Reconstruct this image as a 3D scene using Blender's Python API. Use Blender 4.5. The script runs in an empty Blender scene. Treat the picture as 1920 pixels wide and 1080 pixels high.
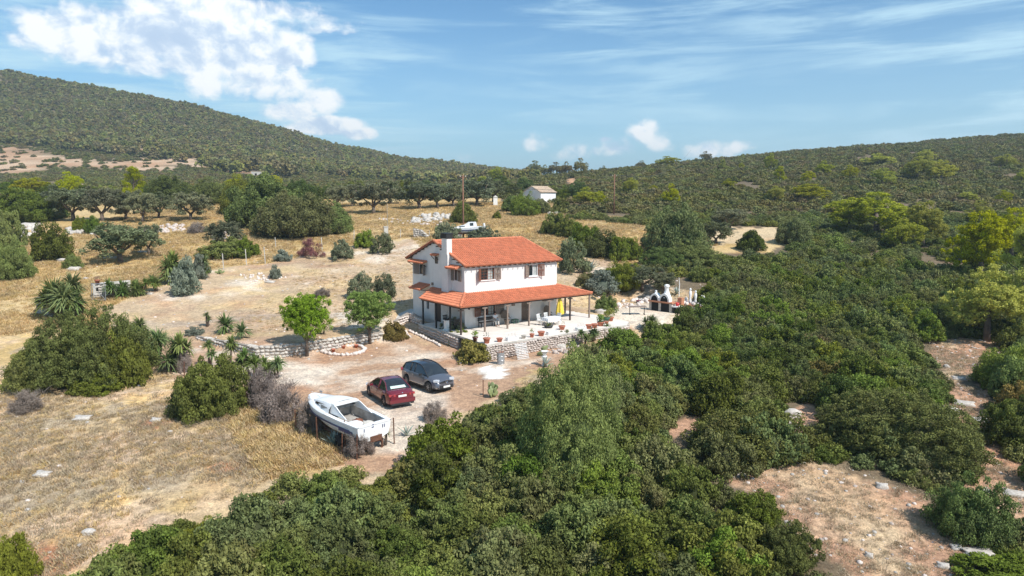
import bpy, math, random
import numpy as np
from mathutils import Vector, Matrix

S = bpy.context.scene
COL = S.collection
rnd = random.Random(7)
R = math.radians

# ------------------------------------------------------------------ camera, sky, sun
FPX, PITCH, CAMH = 1320.886, R(7.121), 10.834
cd = bpy.data.cameras.new("camera"); cam = bpy.data.objects.new("camera", cd); COL.objects.link(cam)
cam.location = (0, 0, CAMH); cam.rotation_euler = (math.pi/2 - PITCH, 0, 0)
cd.sensor_width = 36; cd.lens = 36*FPX/1920; cd.clip_end = 9000; cd.clip_start = 0.5
S.camera = cam
S.render.resolution_x, S.render.resolution_y = 1024, 576
S.view_settings.view_transform = 'Standard'; S.view_settings.look = 'None'
S.view_settings.exposure = 0.50; S.view_settings.gamma = 1
S.cycles.max_bounces = 6

SUN_AZ = math.atan2(0.72, -0.69); SUN_EL = R(48)     # azimuth clockwise from +Y
sdir = Vector((math.sin(SUN_AZ)*math.cos(SUN_EL), math.cos(SUN_AZ)*math.cos(SUN_EL), math.sin(SUN_EL)))
sl = bpy.data.lights.new("sun", 'SUN'); sl.energy = 4.3; sl.angle = R(0.53); sl.color = (1, .955, .89)
so = bpy.data.objects.new("sun", sl); COL.objects.link(so)
so.rotation_euler = sdir.to_track_quat('Z', 'Y').to_euler(); so.location = (60, -60, 90)

def pxdir(u, v):
    A = (u-960)/FPX; B = -(v-540)/FPX
    return np.array([A, math.cos(PITCH)+B*math.sin(PITCH), -math.sin(PITCH)+B*math.cos(PITCH)])
def project(P):
    P = np.asarray(P, float); z = P[..., 2]-CAMH
    d = P[..., 1]*math.cos(PITCH)-z*math.sin(PITCH); w = P[..., 1]*math.sin(PITCH)+z*math.cos(PITCH)
    d = np.where(d > .1, d, .1)
    return 960+FPX*P[..., 0]/d, 540-FPX*w/d

class NT:
    """tiny node helper"""
    def __init__(s, tree): s.t = tree; s.n = tree.nodes; s.l = tree.links
    def node(s, typ, **kw):
        n = s.n.new(typ)
        for k, v in kw.items():
            if k == 'ins':
                for i, val in v.items():
                    if hasattr(val, 'is_output') or isinstance(val, bpy.types.NodeSocket): s.l.new(val, n.inputs[i])
                    else: n.inputs[i].default_value = val
            else: setattr(n, k, v)
        return n
    def math(s, op, a, b=None, c=None, clamp=False):
        ins = {0: a}
        if b is not None: ins[1] = b
        if c is not None: ins[2] = c
        n = s.node('ShaderNodeMath', operation=op, ins=ins); n.use_clamp = clamp
        return n.outputs[0]
    def mix(s, fac, a, b, typ='MIX'):
        n = s.node('ShaderNodeMix', data_type='RGBA', blend_type=typ)
        for i, val in ((0, fac), (6, a), (7, b)):
            if isinstance(val, bpy.types.NodeSocket): s.l.new(val, n.inputs[i])
            else: n.inputs[i].default_value = val if i == 0 else (tuple(val)+(1,))[:4]
        return n.outputs[2]
    def noise(s, vec, scale, detail=4, rough=.55, typ='FBM', dist=0.0, out=0):
        n = s.node('ShaderNodeTexNoise', ins={'Vector': vec, 'Scale': scale, 'Detail': detail, 'Roughness': rough, 'Distortion': dist})
        return n.outputs[out]
    def ramp(s, fac, stops):
        n = s.node('ShaderNodeValToRGB', ins={0: fac}); e = n.color_ramp.elements
        while len(e) > 1: e.remove(e[-1])
        e[0].position = stops[0][0]; e[0].color = (tuple(stops[0][1])+(1,))[:4]
        for p, c in stops[1:]:
            x = e.new(p); x.color = (tuple(c)+(1,))[:4]
        return n.outputs[0]
    def maprange(s, v, a, b, c=0., d=1.):
        n = s.node('ShaderNodeMapRange', ins={0: v, 1: a, 2: b, 3: c, 4: d}); n.interpolation_type = 'SMOOTHSTEP'
        return n.outputs[0]

def build_world():
    w = bpy.data.worlds.new("World"); S.world = w; w.use_nodes = True
    w.node_tree.nodes.clear(); N = NT(w.node_tree)
    sky = N.node('ShaderNodeTexSky', sky_type='NISHITA', sun_disc=False)
    sky.sun_elevation = SUN_EL; sky.sun_rotation = SUN_AZ; sky.air_density = 1.0; sky.dust_density = .7; sky.ozone_density = 2.2
    skyc = N.mix(1.0, sky.outputs[0], (.62, .98, 1.16), 'MULTIPLY')
    bg = N.node('ShaderNodeBackground', ins={0: skyc, 1: 0.088})
    tc = N.node('ShaderNodeTexCoord').outputs['Generated']
    sep = N.node('ShaderNodeSeparateXYZ', ins={0: tc})
    x, y, z = sep.outputs
    az = N.math('ARCTAN2', x, y); el = N.math('ARCSINE', z)
    vec = N.node('ShaderNodeCombineXYZ', ins={0: az, 1: N.math('MULTIPLY', el, 1.25), 2: 0.0}).outputs[0]
    wv = N.noise(vec, 9, 3, .6, out=1)
    warp = N.node('ShaderNodeVectorMath', operation='MULTIPLY_ADD', ins={0: wv, 1: (.05, .05, 0), 2: vec}).outputs[0]
    n1 = N.noise(warp, 11, 10, .58)
    wv2 = N.node('ShaderNodeVectorMath', operation='ADD', ins={0: warp, 1: (.010, .016, 0)}).outputs[0]
    n2 = N.noise(wv2, 11, 10, .58)
    vor = N.node('ShaderNodeTexVoronoi', ins={'Vector': warp, 'Scale': 28.0, 'Detail': 3.0}).outputs[0]
    ell = [(165,66,98,48,1),(262,112,110,34,.7),(335,62,140,58,1),(430,90,125,78,1),(520,95,70,42,1),(500,155,85,40,.7),(440,20,150,26,.8),(545,35,90,24,.55),(625,52,36,12,.4),(600,186,38,22,.6),(535,208,52,18,.75),(612,236,62,16,.85),(672,250,36,12,.8),
           (1015,266,38,20,.66),(1075,284,50,18,.6),(1160,278,34,16,.5),(1212,246,28,20,.5),(1258,264,42,20,.45),(1320,280,50,16,.5),(1390,275,34,12,.5),(880,296,24,12,.3),(1134,261,16,5,.4),
           (-420,90,160,90,.9),(-900,160,220,90,.8),(2350,200,140,50,.7)]
    d = None
    for (u, v, ru, rv, am) in ell:
        p = pxdir(u, v); p = p/np.linalg.norm(p)
        a0 = math.atan2(p[0], p[1]); e0 = math.asin(p[2])
        da = N.math('MULTIPLY', N.math('SUBTRACT', az, a0), FPX/ru*(1-.25*min(1, abs(a0)**2)))
        de = N.math('MULTIPLY', N.math('SUBTRACT', el, e0), FPX/rv)
        rr = N.math('ADD', N.math('MULTIPLY', da, da), N.math('MULTIPLY', de, de))
        g = N.math('MULTIPLY', N.math('SUBTRACT', 1.35, rr), am)
        g = N.math('MAXIMUM', g, -1.2)
        d = g if d is None else N.node('ShaderNodeMath', operation='SMOOTH_MAX', ins={0: d, 1: g, 2: .35}).outputs[0]
    dens = N.math('ADD', d, N.math('MULTIPLY', N.math('SUBTRACT', n1, .40), 3.4))
    dens = N.math('ADD', dens, N.math('MULTIPLY', N.math('SUBTRACT', .45, vor), .55))
    mask = N.maprange(dens, .15, .95, 0, 1)
    # relief: brighter rims towards the sun, blue grey bases
    relief = N.math('MULTIPLY', N.math('SUBTRACT', n1, n2), 6.5)
    core = N.maprange(dens, .5, 2.2, 1, 0)
    br = N.math('ADD', N.math('MULTIPLY', core, .55), N.math('ADD', relief, .34), clamp=True)
    ccol = N.ramp(br, [(0, (.50, .62, .79)), (.35, (.58, .69, .84)), (.65, (.78, .85, .92)), (.95, (.99, .99, .98))])
    # cirrus streaks rising to the right
    rot = N.node('ShaderNodeMapping', ins={0: vec}); rot.inputs['Rotation'].default_value = (0, 0, R(-14)); rot.inputs['Scale'].default_value = (1.0, 7.5, 1)
    c1 = N.noise(rot.outputs[0], 3.2, 9, .62, dist=.5)
    c2 = N.noise(vec, 2.2, 3, .5)
    cir = N.math('MULTIPLY', N.maprange(c1, .41, .68), N.maprange(c2, .32, .56))
    lowhz = N.math('MULTIPLY', N.maprange(el, .30, -.02), .42)
    cir = N.math('MINIMUM', N.math('ADD', N.math('MULTIPLY', cir, .8), lowhz), .85)
    sky2 = N.node('ShaderNodeBackground', ins={0: (.50, .72, .83, 1), 1: .92})
    m1 = N.node('ShaderNodeMixShader', ins={0: cir, 1: bg.outputs[0], 2: sky2.outputs[0]})
    cb = N.node('ShaderNodeBackground', ins={0: ccol, 1: .88})
    m2 = N.node('ShaderNodeMixShader', ins={0: N.math('MULTIPLY', mask, .93), 1: m1.outputs[0], 2: cb.outputs[0]})
    out = N.node('ShaderNodeOutputWorld', ins={0: m2.outputs[0]})
build_world()

# ------------------------------------------------------------------ helpers
def thing(name, label, cat, loc=(0, 0, 0), rz=0, group=None):
    o = bpy.data.objects.new(name, None); COL.objects.link(o); o.empty_display_size = .2
    o.location = loc; o.rotation_euler = (0, 0, rz); tag(o, label, cat, group); return o
def tag(o, label, cat, group=None):
    o['label'] = label; o['category'] = cat
    if group: o['group'] = group
    return o
KID = {}
def link(name, me, parent=None, loc=None, rz=None, scale=None):
    o = bpy.data.objects.new(name, me); COL.objects.link(o)
    if parent is not None: o.parent = parent; KID.setdefault(parent.name, []).append(o)
    if loc is not None: o.location = loc
    if rz is not None: o.rotation_euler = (0, 0, rz) if not hasattr(rz, '__len__') else rz
    if scale is not None: o.scale = scale if hasattr(scale, '__len__') else (scale,)*3
    return o
def kids(o): return KID.get(o.name, [])
def copytree(o, loc=None, rz=None, scale=None, label=None, group=None, parent=None, ch=None):
    c = o.copy(); COL.objects.link(c); c.parent = parent
    if parent is not None: KID.setdefault(parent.name, []).append(c)
    if loc is not None: c.location = loc
    if rz is not None: c.rotation_euler = (0, 0, rz)
    if scale is not None: c.scale = scale if hasattr(scale, '__len__') else (scale,)*3
    if label: c['label'] = label
    if group: c['group'] = group
    for k in (ch if ch is not None else kids(o)): copytree(k, parent=c)
    return c
def npmesh(name, V, F, mats, tint=None, smooth=False, mi=None):
    me = bpy.data.meshes.new(name); V = np.asarray(V, np.float32); F = np.asarray(F, np.int32); k = F.shape[1]
    me.vertices.add(len(V)); me.vertices.foreach_set('co', V.ravel())
    me.loops.add(F.size); me.loops.foreach_set('vertex_index', F.ravel())
    me.polygons.add(len(F)); me.polygons.foreach_set('loop_start', np.arange(len(F), dtype=np.int32)*k)
    if mi is not None: me.polygons.foreach_set('material_index', np.asarray(mi, np.int32))
    if smooth: me.polygons.foreach_set('use_smooth', np.ones(len(F), bool))
    for m in (mats if isinstance(mats, (list, tuple)) else [mats]): me.materials.append(m)
    if tint is not None:
        a = me.attributes.new('tint', 'FLOAT', 'POINT'); a.data.foreach_set('value', np.asarray(tint, np.float32))
    me.update(calc_edges=True); return me

class MB:
    def __init__(s): s.v = []; s.f = []; s.m = []; s.t = []
    def add(s, vs, fs, mi=0, tint=.5):
        n = len(s.v); s.v += [tuple(p) for p in vs]; s.f += [tuple(i+n for i in f) for f in fs]; s.m += [mi]*len(fs); s.t += [tint]*len(vs); return s
    def box(s, c, d, rz=0, mi=0, tint=.5, tilt=None):
        x, y, z = d[0]/2, d[1]/2, d[2]/2; M = Matrix.Rotation(rz, 3, 'Z')
        if tilt: M = M @ Matrix.Rotation(tilt[0], 3, 'X') @ Matrix.Rotation(tilt[1], 3, 'Y')
        vs = [Vector(c)+M @ Vector(p) for p in ((-x,-y,-z),(x,-y,-z),(x,y,-z),(-x,y,-z),(-x,-y,z),(x,-y,z),(x,y,z),(-x,y,z))]
        return s.add(vs, [(0,3,2,1),(4,5,6,7),(0,1,5,4),(1,2,6,5),(2,3,7,6),(3,0,4,7)], mi, tint)
    def b2(s, a, b, mi=0, tint=.5):
        return s.box([(a[i]+b[i])/2 for i in range(3)], [abs(b[i]-a[i]) for i in range(3)], 0, mi, tint)
    def tube(s, pts, rs, n=8, mi=0, cap=True, tint=.5):
        pts = [Vector(p) for p in pts]; rs = rs if hasattr(rs, '__len__') else [rs]*len(pts); vs = []; fs = []
        for i, p in enumerate(pts):
            d = (pts[min(i+1, len(pts)-1)]-pts[max(i-1, 0)]).normalized()
            a = d.cross(Vector((0, 0, 1)) if abs(d.z) < .95 else Vector((1, 0, 0))).normalized(); b = d.cross(a)
            vs += [p+(a*math.cos(2*math.pi*k/n)+b*math.sin(2*math.pi*k/n))*rs[i] for k in range(n)]
        for i in range(len(pts)-1):
            fs += [(i*n+k, i*n+(k+1) % n, (i+1)*n+(k+1) % n, (i+1)*n+k) for k in range(n)]
        if cap: fs += [tuple(range(n))[::-1], tuple(range((len(pts)-1)*n, len(pts)*n))]
        return s.add(vs, fs, mi, tint)
    def lathe(s, prof, c=(0, 0, 0), n=14, mi=0):
        vs = []; fs = []
        for r, z in prof: vs += [(c[0]+r*math.cos(2*math.pi*k/n), c[1]+r*math.sin(2*math.pi*k/n), c[2]+z) for k in range(n)]
        for i in range(len(prof)-1): fs += [(i*n+k, i*n+(k+1) % n, (i+1)*n+(k+1) % n, (i+1)*n+k) for k in range(n)]
        return s.add(vs, fs, mi)
    def prism(s, pts, vec, mi=0):
        n = len(pts); v = Vector(vec); vs = [Vector(p) for p in pts]+[Vector(p)+v for p in pts]
        return s.add(vs, [tuple(range(n))[::-1], tuple(range(n, 2*n))]+[(k, (k+1) % n, n+(k+1) % n, n+k) for k in range(n)], mi)
    def grid(s, rows, mi=0, close=False):
        n = len(rows[0]); vs = [p for r in rows for p in r]; fs = []
        for i in range(len(rows)-1):
            for k in range(n if close else n-1): fs.append((i*n+k, i*n+(k+1) % n, (i+1)*n+(k+1) % n, (i+1)*n+k))
        return s.add(vs, fs, mi)
    def mesh(s, name, mats, smooth=False, bevel=0, fix=True):
        me = bpy.data.meshes.new(name); me.from_pydata([tuple(v) for v in s.v], [], s.f)
        for m in (mats if isinstance(mats, (list, tuple)) else [mats]): me.materials.append(m)
        me.polygons.foreach_set('material_index', s.m)
        if smooth: me.polygons.foreach_set('use_smooth', [True]*len(s.f))
        a = me.attributes.new('tint', 'FLOAT', 'POINT'); a.data.foreach_set('value', s.t)
        if fix:
            import bmesh
            bm = bmesh.new(); bm.from_mesh(me); bmesh.ops.recalc_face_normals(bm, faces=bm.faces[:]); bm.to_mesh(me); bm.free()
        me.update(); return me
    def build(s, name, mats, parent=None, smooth=False, loc=None, rz=None, fix=True):
        return link(name, s.mesh(name, mats, smooth, fix=fix), parent, loc, rz)

# ------------------------------------------------------------------ materials
def mat(name, col, rough=.7, metal=0, var=0., vscale=6., bump=0., bscale=30., spec=.5, col2=None, coat=0, attr=False, wear=None):
    m = bpy.data.materials.new(name); m.use_nodes = True; N = NT(m.node_tree); p = N.n['Principled BSDF']
    p.inputs['Roughness'].default_value = rough; p.inputs['Metallic'].default_value = metal
    p.inputs['Specular IOR Level'].default_value = spec; p.inputs['Coat Weight'].default_value = coat
    tc = N.node('ShaderNodeTexCoord').outputs['Object']
    c = tuple(col)+(1,); last = None
    if var or col2:
        n = N.noise(tc, vscale, 6, .6)
        d = tuple(x*(1-var) for x in col) if col2 is None else col2
        last = N.mix(N.maprange(n, .35, .65), col, d)
    if attr:
        at = N.node('ShaderNodeAttribute', attribute_name='tint').outputs['Fac']
        k = N.maprange(at, 0, 1, .84, 1.14)
        last = N.mix(1.0, last if last is not None else c[:3], N.node('ShaderNodeCombineColor', ins={0: k, 1: k, 2: k}).outputs[0], 'MULTIPLY')
    if wear:
        n = N.noise(tc, wear[1], 8, .7); last = N.mix(N.maprange(n, wear[2], wear[2]+.12), last if last is not None else c[:3], wear[0])
    if last is not None: N.l.new(last, p.inputs['Base Color'])
    else: p.inputs['Base Color'].default_value = c
    if bump:
        n = N.noise(tc, bscale, 6, .6); b = N.node('ShaderNodeBump', ins={'Strength': bump, 'Distance': .02, 'Height': n}); N.l.new(b.outputs[0], p.inputs['Normal'])
    return m
def leafmat(name, dark, light, trans=.22, hue=.03, rough=.68, dry=None, vr=(.80, 1.22), bs=.55):
    m = bpy.data.materials.new(name); m.use_nodes = True; N = NT(m.node_tree); p = N.n['Principled BSDF']
    at = N.node('ShaderNodeAttribute', attribute_name='tint').outputs['Fac']
    oi = N.node('ShaderNodeObjectInfo').outputs['Random']
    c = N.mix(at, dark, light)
    geo = N.node('ShaderNodeNewGeometry').outputs['Position']
    big = N.noise(geo, bs, 4, .6)
    c = N.mix(N.maprange(big, .45, .75, 0, .55), c, tuple(x*y for x, y in zip(light, (1.15, .95, .75))) if dry is None else dry)
    hs = N.node('ShaderNodeHueSaturation', ins={'Hue': N.maprange(oi, 0, 1, .5-hue, .5+hue*.6), 'Saturation': N.maprange(N.math('FRACT', N.math('MULTIPLY', oi, 7.3)), 0, 1, .88, 1.12), 'Value': N.maprange(N.math('FRACT', N.math('MULTIPLY', oi, 13.7)), 0, 1, vr[0], vr[1]), 'Color': c})
    N.l.new(hs.outputs[0], p.inputs['Base Color']); p.inputs['Roughness'].default_value = rough; p.inputs['Specular IOR Level'].default_value = .14
    tr = N.node('ShaderNodeBsdfTranslucent', ins={0: hs.outputs[0]})
    mx = N.node('ShaderNodeMixShader', ins={0: trans, 1: p.outputs[0], 2: tr.outputs[0]})
    N.l.new(mx.outputs[0], N.n['Material Output'].inputs[0]); return m

M = {}
M['stucco'] = mat('white stucco', (.74, .70, .67), .9, var=.07, vscale=1.3, bump=.25, bscale=60)
def streaks(m):     # rain streaks and splash dirt on the render
    N = NT(m.node_tree); p = N.n['Principled BSDF']; src = p.inputs['Base Color'].links[0].from_socket
    tc = N.node('ShaderNodeTexCoord').outputs['Object']; mp = N.node('ShaderNodeMapping', ins={0: tc}); mp.inputs['Scale'].default_value = (5, 5, .55)
    st = N.maprange(N.noise(mp.outputs[0], 1.6, 7, .65), .52, .78, 0, .42); z = N.node('ShaderNodeSeparateXYZ', ins={0: tc}).outputs[2]
    sp = N.math('MULTIPLY', N.maprange(N.math('ADD', z, N.math('MULTIPLY', N.noise(tc, 3, 5, .7), .9)), .95, .35), .38)
    pt = N.maprange(N.noise(tc, .9, 8, .7), .58, .70, 0, .3)
    c = N.mix(st, src, (.50, .46, .41)); c = N.mix(sp, c, (.47, .36, .27)); c = N.mix(pt, c, (.62, .60, .60)); N.l.new(c, p.inputs['Base Color'])
streaks(M['stucco'])
M['white'] = mat('white paint', (.80, .79, .77), .6, var=.06, vscale=5)
M['limewash'] = mat('old limewash', (.80, .79, .77), .9, var=.1, vscale=.8, bump=.4, bscale=12, wear=((.5, .45, .41), 1.0, .60))
M['tile'] = mat('orange clay tile', (.60, .20, .10), .75, var=.16, vscale=9, attr=True, bump=.2)
M['oldtile'] = mat('weathered pale tile', (.62, .50, .38), .85, col2=(.48, .35, .25), vscale=3, attr=True)
M['wood'] = mat('brown stained wood', (.23, .085, .045), .6, var=.35, vscale=14)
M['woodg'] = mat('faded grey brown wood', (.26, .19, .15), .7, var=.25, vscale=14)
M['dkwood'] = mat('dark brown timber', (.045, .026, .02), .6, var=.3, vscale=8)
M['glass'] = mat('window glass', (.02, .025, .03), .06, spec=.9)
M['curtain'] = mat('pale curtain', (.42, .44, .42), .9, var=.3, vscale=11)
M['black'] = mat('black rubber', (.015, .015, .016), .7)
M['dkmetal'] = mat('dark metal', (.03, .03, .033), .45, metal=.3)
M['metal'] = mat('galvanised metal', (.45, .46, .47), .45, metal=.6, var=.3)
M['concrete'] = mat('pale concrete', (.52, .49, .44), .9, var=.2, vscale=2, bump=.3, bscale=25)
M['paving'] = mat('pinkish beige terrace paving', (.76, .68, .60), .8, var=.13, vscale=1.2, bump=.15, bscale=20, wear=((.48, .40, .33), 2.2, .6))
M['stone'] = mat('pale limestone', (.56, .52, .47), .92, col2=(.38, .34, .30), vscale=4, bump=.6, bscale=14, attr=True)
M['pinkstone'] = mat('pinkish field stone', (.58, .45, .38), .92, col2=(.45, .42, .39), vscale=3, bump=.6, bscale=14, attr=True)
M['whitestone'] = mat('whitewashed stone', (.74, .70, .65), .9, col2=(.55, .42, .36), vscale=6, bump=.5, bscale=16, attr=True)
M['mortar'] = mat('dusty mortar', (.36, .31, .26), .95, var=.3, vscale=6, bump=.4)
M['terracotta'] = mat('terracotta', (.50, .17, .10), .8, var=.2, vscale=12)
M['yellow'] = mat('yellow canvas', (.78, .56, .06), .8, var=.12, vscale=7)
M['bark'] = mat('grey brown bark', (.17, .13, .10), .95, col2=(.09, .07, .055), vscale=12, bump=.8, bscale=20)
M['polewood'] = mat('weathered pole wood', (.24, .12, .075), .9, var=.3, vscale=4)
M['rust'] = mat('rusty iron', (.16, .07, .04), .9, var=.4, vscale=9)
M['gel'] = mat('weathered white gelcoat', (.80, .80, .80), .35, var=.06, vscale=2, wear=((.62, .60, .56), 3, .62))
M['gelin'] = mat('grimy fibreglass', (.42, .40, .37), .7, col2=(.26, .24, .22), vscale=3)
M['hullgreen'] = mat('stained hull underside', (.30, .33, .33), .6, col2=(.22, .22, .2), vscale=2)
M['navy'] = mat('navy blue stripe', (.04, .06, .17), .4, var=.3, vscale=3)
M['redpaint'] = mat('dark red car paint', (.14, .012, .022), .22, coat=.7, spec=.6)
M['greypaint'] = mat('slate grey metallic paint', (.13, .14, .17), .3, metal=.45, coat=.8)
M['blackroof'] = mat('black roof paint', (.018, .022, .034), .15, coat=.8)
M['plastic'] = mat('black plastic', (.02, .02, .022), .6)
M['chrome'] = mat('chrome', (.75, .76, .78), .2, metal=1)
M['lamp'] = mat('clear lamp glass', (.62, .64, .67), .1, spec=.9)
M['redlamp'] = mat('red tail lamp', (.36, .03, .035), .15, spec=.9)
M['plate'] = mat('white number plate', (.75, .75, .72), .5)
M['rim'] = mat('alloy rim', (.32, .33, .35), .35, metal=.8)
M['shade'] = mat('pale sun blind', (.50, .60, .54), .5)
M['green'] = mat('green plastic', (.03, .12, .07), .5)
M['skin'] = mat('skin', (.38, .21, .15), .6)
M['shirt'] = mat('white shirt', (.76, .76, .78), .9)
M['trouser'] = mat('pale trousers', (.55, .52, .48), .9)
M['hair'] = mat('dark hair', (.02, .015, .012), .8)
M['wicker'] = mat('grey brown wicker', (.22, .17, .13), .9, var=.5, vscale=25, bump=.5)
M['brick'] = mat('orange brick', (.50, .22, .12), .85, var=.25, vscale=10)
M['soot_and_unlit'] = mat('soot_and_unlit', (.012, .011, .010), .95)  # oven black; its colour also stands for unlit depth in openings and hollows
M['redplastic'] = mat('red plastic', (.5, .03, .03), .4)
M['l_mastic'] = leafmat('mastic leaves', (.045, .058, .012), (.240, .295, .062), dry=(.13, .135, .052))
M['l_oak'] = leafmat('kermes oak leaves', (.046, .056, .018), (.225, .262, .074), dry=(.155, .135, .055))
M['l_dark'] = leafmat('dark evergreen leaves', (.034, .048, .012), (.155, .200, .042), dry=(.09, .11, .035))
M['l_bright'] = leafmat('wild olive leaves', (.060, .085, .032), (.25, .31, .10), dry=(.22, .28, .09))
M['l_pine'] = leafmat('yellow green pine needles', (.10, .125, .012), (.50, .50, .045), .35, hue=.012, dry=(.34, .36, .045), vr=(.95, 1.3))
M['l_gpine'] = leafmat('fresh green pine needles', (.07, .115, .020), (.27, .39, .065), .35, hue=.004, dry=(.24, .33, .06), vr=(1.05, 1.2))
M['l_farpine'] = leafmat('distant pine crowns', (.09, .095, .030), (.31, .30, .095), .25, hue=.04, dry=(.20, .16, .10), bs=.045)
M['l_farscrub'] = leafmat('distant scrub', (.055, .064, .018), (.215, .215, .068), .2, hue=.035, dry=(.24, .17, .09), bs=.05)
M['l_olive'] = leafmat('olive leaves', (.070, .080, .040), (.215, .232, .125), .2, dry=(.19, .2, .11))
M['l_grey'] = leafmat('silver grey leaves', (.10, .12, .085), (.27, .29, .22), .2, dry=(.2, .22, .16))
M['l_yucca'] = leafmat('yucca blades', (.06, .095, .025), (.24, .31, .10), .25, dry=(.2, .24, .09))
M['l_agave'] = mat('blue grey agave leaf', (.34, .38, .33), .6, col2=(.22, .27, .22), vscale=4)
M['l_dead'] = leafmat('dry twigs', (.15, .115, .095), (.34, .28, .24), .1, hue=.01, dry=(.26, .2, .16))
M['l_red'] = leafmat('reddish dry bush', (.14, .075, .065), (.28, .15, .13), .1, dry=(.2, .12, .1))
M['l_varie'] = leafmat('yellow and green leaves', (.10, .12, .025), (.42, .38, .12), .25, dry=(.45, .38, .16))
M['l_brown'] = leafmat('olive brown leaves', (.11, .10, .03), (.24, .21, .07), .2, dry=(.24, .18, .06))
M['l_grass'] = leafmat('dry straw', (.36, .25, .11), (.66, .50, .26), .25, hue=.012, dry=(.52, .38, .18))
M['l_straw'] = leafmat('dull dry grass', (.26, .20, .13), (.52, .42, .28), .2, hue=.012, dry=(.38, .3, .2))

# ------------------------------------------------------------------ terrain height
def vn(x, y, seed=0):
    x = np.asarray(x, float); y = np.asarray(y, float)
    xi = np.floor(x).astype(np.int64); yi = np.floor(y).astype(np.int64); fx = x-xi; fy = y-yi
    fx = fx*fx*(3-2*fx); fy = fy*fy*(3-2*fy)
    def h(a, b):
        n = (a*374761393+b*668265263+seed*974711) & 0xffffffff
        n = ((n ^ (n >> 13))*1274126177) & 0xffffffff
        return ((n ^ (n >> 16)) & 0xffff)/65535.0
    return (h(xi, yi)*(1-fx)+h(xi+1, yi)*fx)*(1-fy)+(h(xi, yi+1)*(1-fx)+h(xi+1, yi+1)*fx)*fy-.5
def fbm(x, y, seed=0, o=4):
    r = 0; a = 1
    for k in range(o): r = r+a*vn(np.asarray(x)*2**k, np.asarray(y)*2**k, seed+k*17); a *= .5
    return r
CPX = np.array([-500, 0, 200, 400, 600, 800, 960, 1100, 1300, 1500, 1700, 1920, 2400])
NEARZ = [(-80, -7), (0, -5), (15, -4), (25, -3.2), (35, -1.9), (43, -1.5), (55, -1.2), (62, -.6), (70, .6), (90, 3.0), (115, 5.8), (145, 8.7)]
FAR = {200: [362, 362, 362, 362, 363, 365, 362, 360, 352, 345, 340, 338, 334],
       300: [345, 345, 345, 345, 348, 350, 345, 324, 314, 300, 287, 272, 255],
       400: [322, 322, 322, 326, 335, 343, 336, 327, 305, 280, 266, 251, 235],
       550: [225, 238, 245, 268, 305, 333, 330, 345, 330, 305, 290, 275, 260],
       700: [100, 132, 163, 203, 262, 312, 323, 345, 335, 320, 305, 290, 275],
       900: [150, 170, 200, 235, 285, 322, 323, 348, 340, 330, 320, 305, 290],
       1250: [260, 265, 280, 300, 330, 340, 345, 355, 350, 345, 340, 335, 330]}
YK = [y for y, _ in NEARZ]+list(FAR)+[4000]
def rowz(y, v): return CAMH-y*np.tan(np.arctan((np.asarray(v)-540)/FPX)+PITCH)
TK = np.array([[z]*len(CPX) for _, z in NEARZ]+[rowz(y, FAR[y]) for y in FAR]+[[0.]*len(CPX)])
UK = (CPX-960)/FPX/math.cos(PITCH)
YD = np.concatenate([np.arange(-80, 160, 1.), np.arange(160, 1300, 5.), np.linspace(1300, 4000, 20)])
UD = np.linspace(-1.15, 1.15, 121)
TD = np.array([np.interp(YD, YK, TK[:, c]) for c in range(len(CPX))])
TD = np.array([np.interp(UD, UK, TD[:, j]) for j in range(len(YD))])
def smooth(A, w, ax):
    k = np.hanning(w+2)[1:-1]; k /= k.sum()
    return np.apply_along_axis(lambda a: np.convolve(np.pad(a, w//2, mode='edge'), k, 'valid'), ax, A)
TD = smooth(smooth(TD, 9, 0), 9, 1)
HX, HY, HYAW = -4.002, 58.96, R(36.815)
ha = np.array([math.cos(HYAW), math.sin(HYAW)]); hb = np.array([-math.sin(HYAW), math.cos(HYAW)])
def HW(s, r, z=0.): return (HX+ha[0]*s+hb[0]*r, HY+ha[1]*s+hb[1]*r, z)
def sstep(a, b, x): t = np.clip((x-a)/(b-a), 0, 1); return t*t*(3-2*t)
WALLL = None
def Hraw(x, y):
    x = np.asarray(x, float); y = np.asarray(y, float)
    yi = np.clip(np.interp(y, YD, np.arange(len(YD))), 0, len(YD)-1.001); u = x/np.maximum(y, 60.)
    ui = np.clip((u-UD[0])/(UD[1]-UD[0]), 0, len(UD)-1.001)
    a = yi.astype(int); b = ui.astype(int); fa = yi-a; fb = ui-b
    z = (TD[a, b]*(1-fa)+TD[a+1, b]*fa)*(1-fb)+(TD[a, b+1]*(1-fa)+TD[a+1, b+1]*fa)*fb
    z = z+.22*fbm(x/9, y/9, 3, 3)+.07*fbm(x/1.7, y/1.7, 9, 2)
    z = z+5*fbm(x/70, y/70, 5, 4)*sstep(280, 520, y)
    return z
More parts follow.
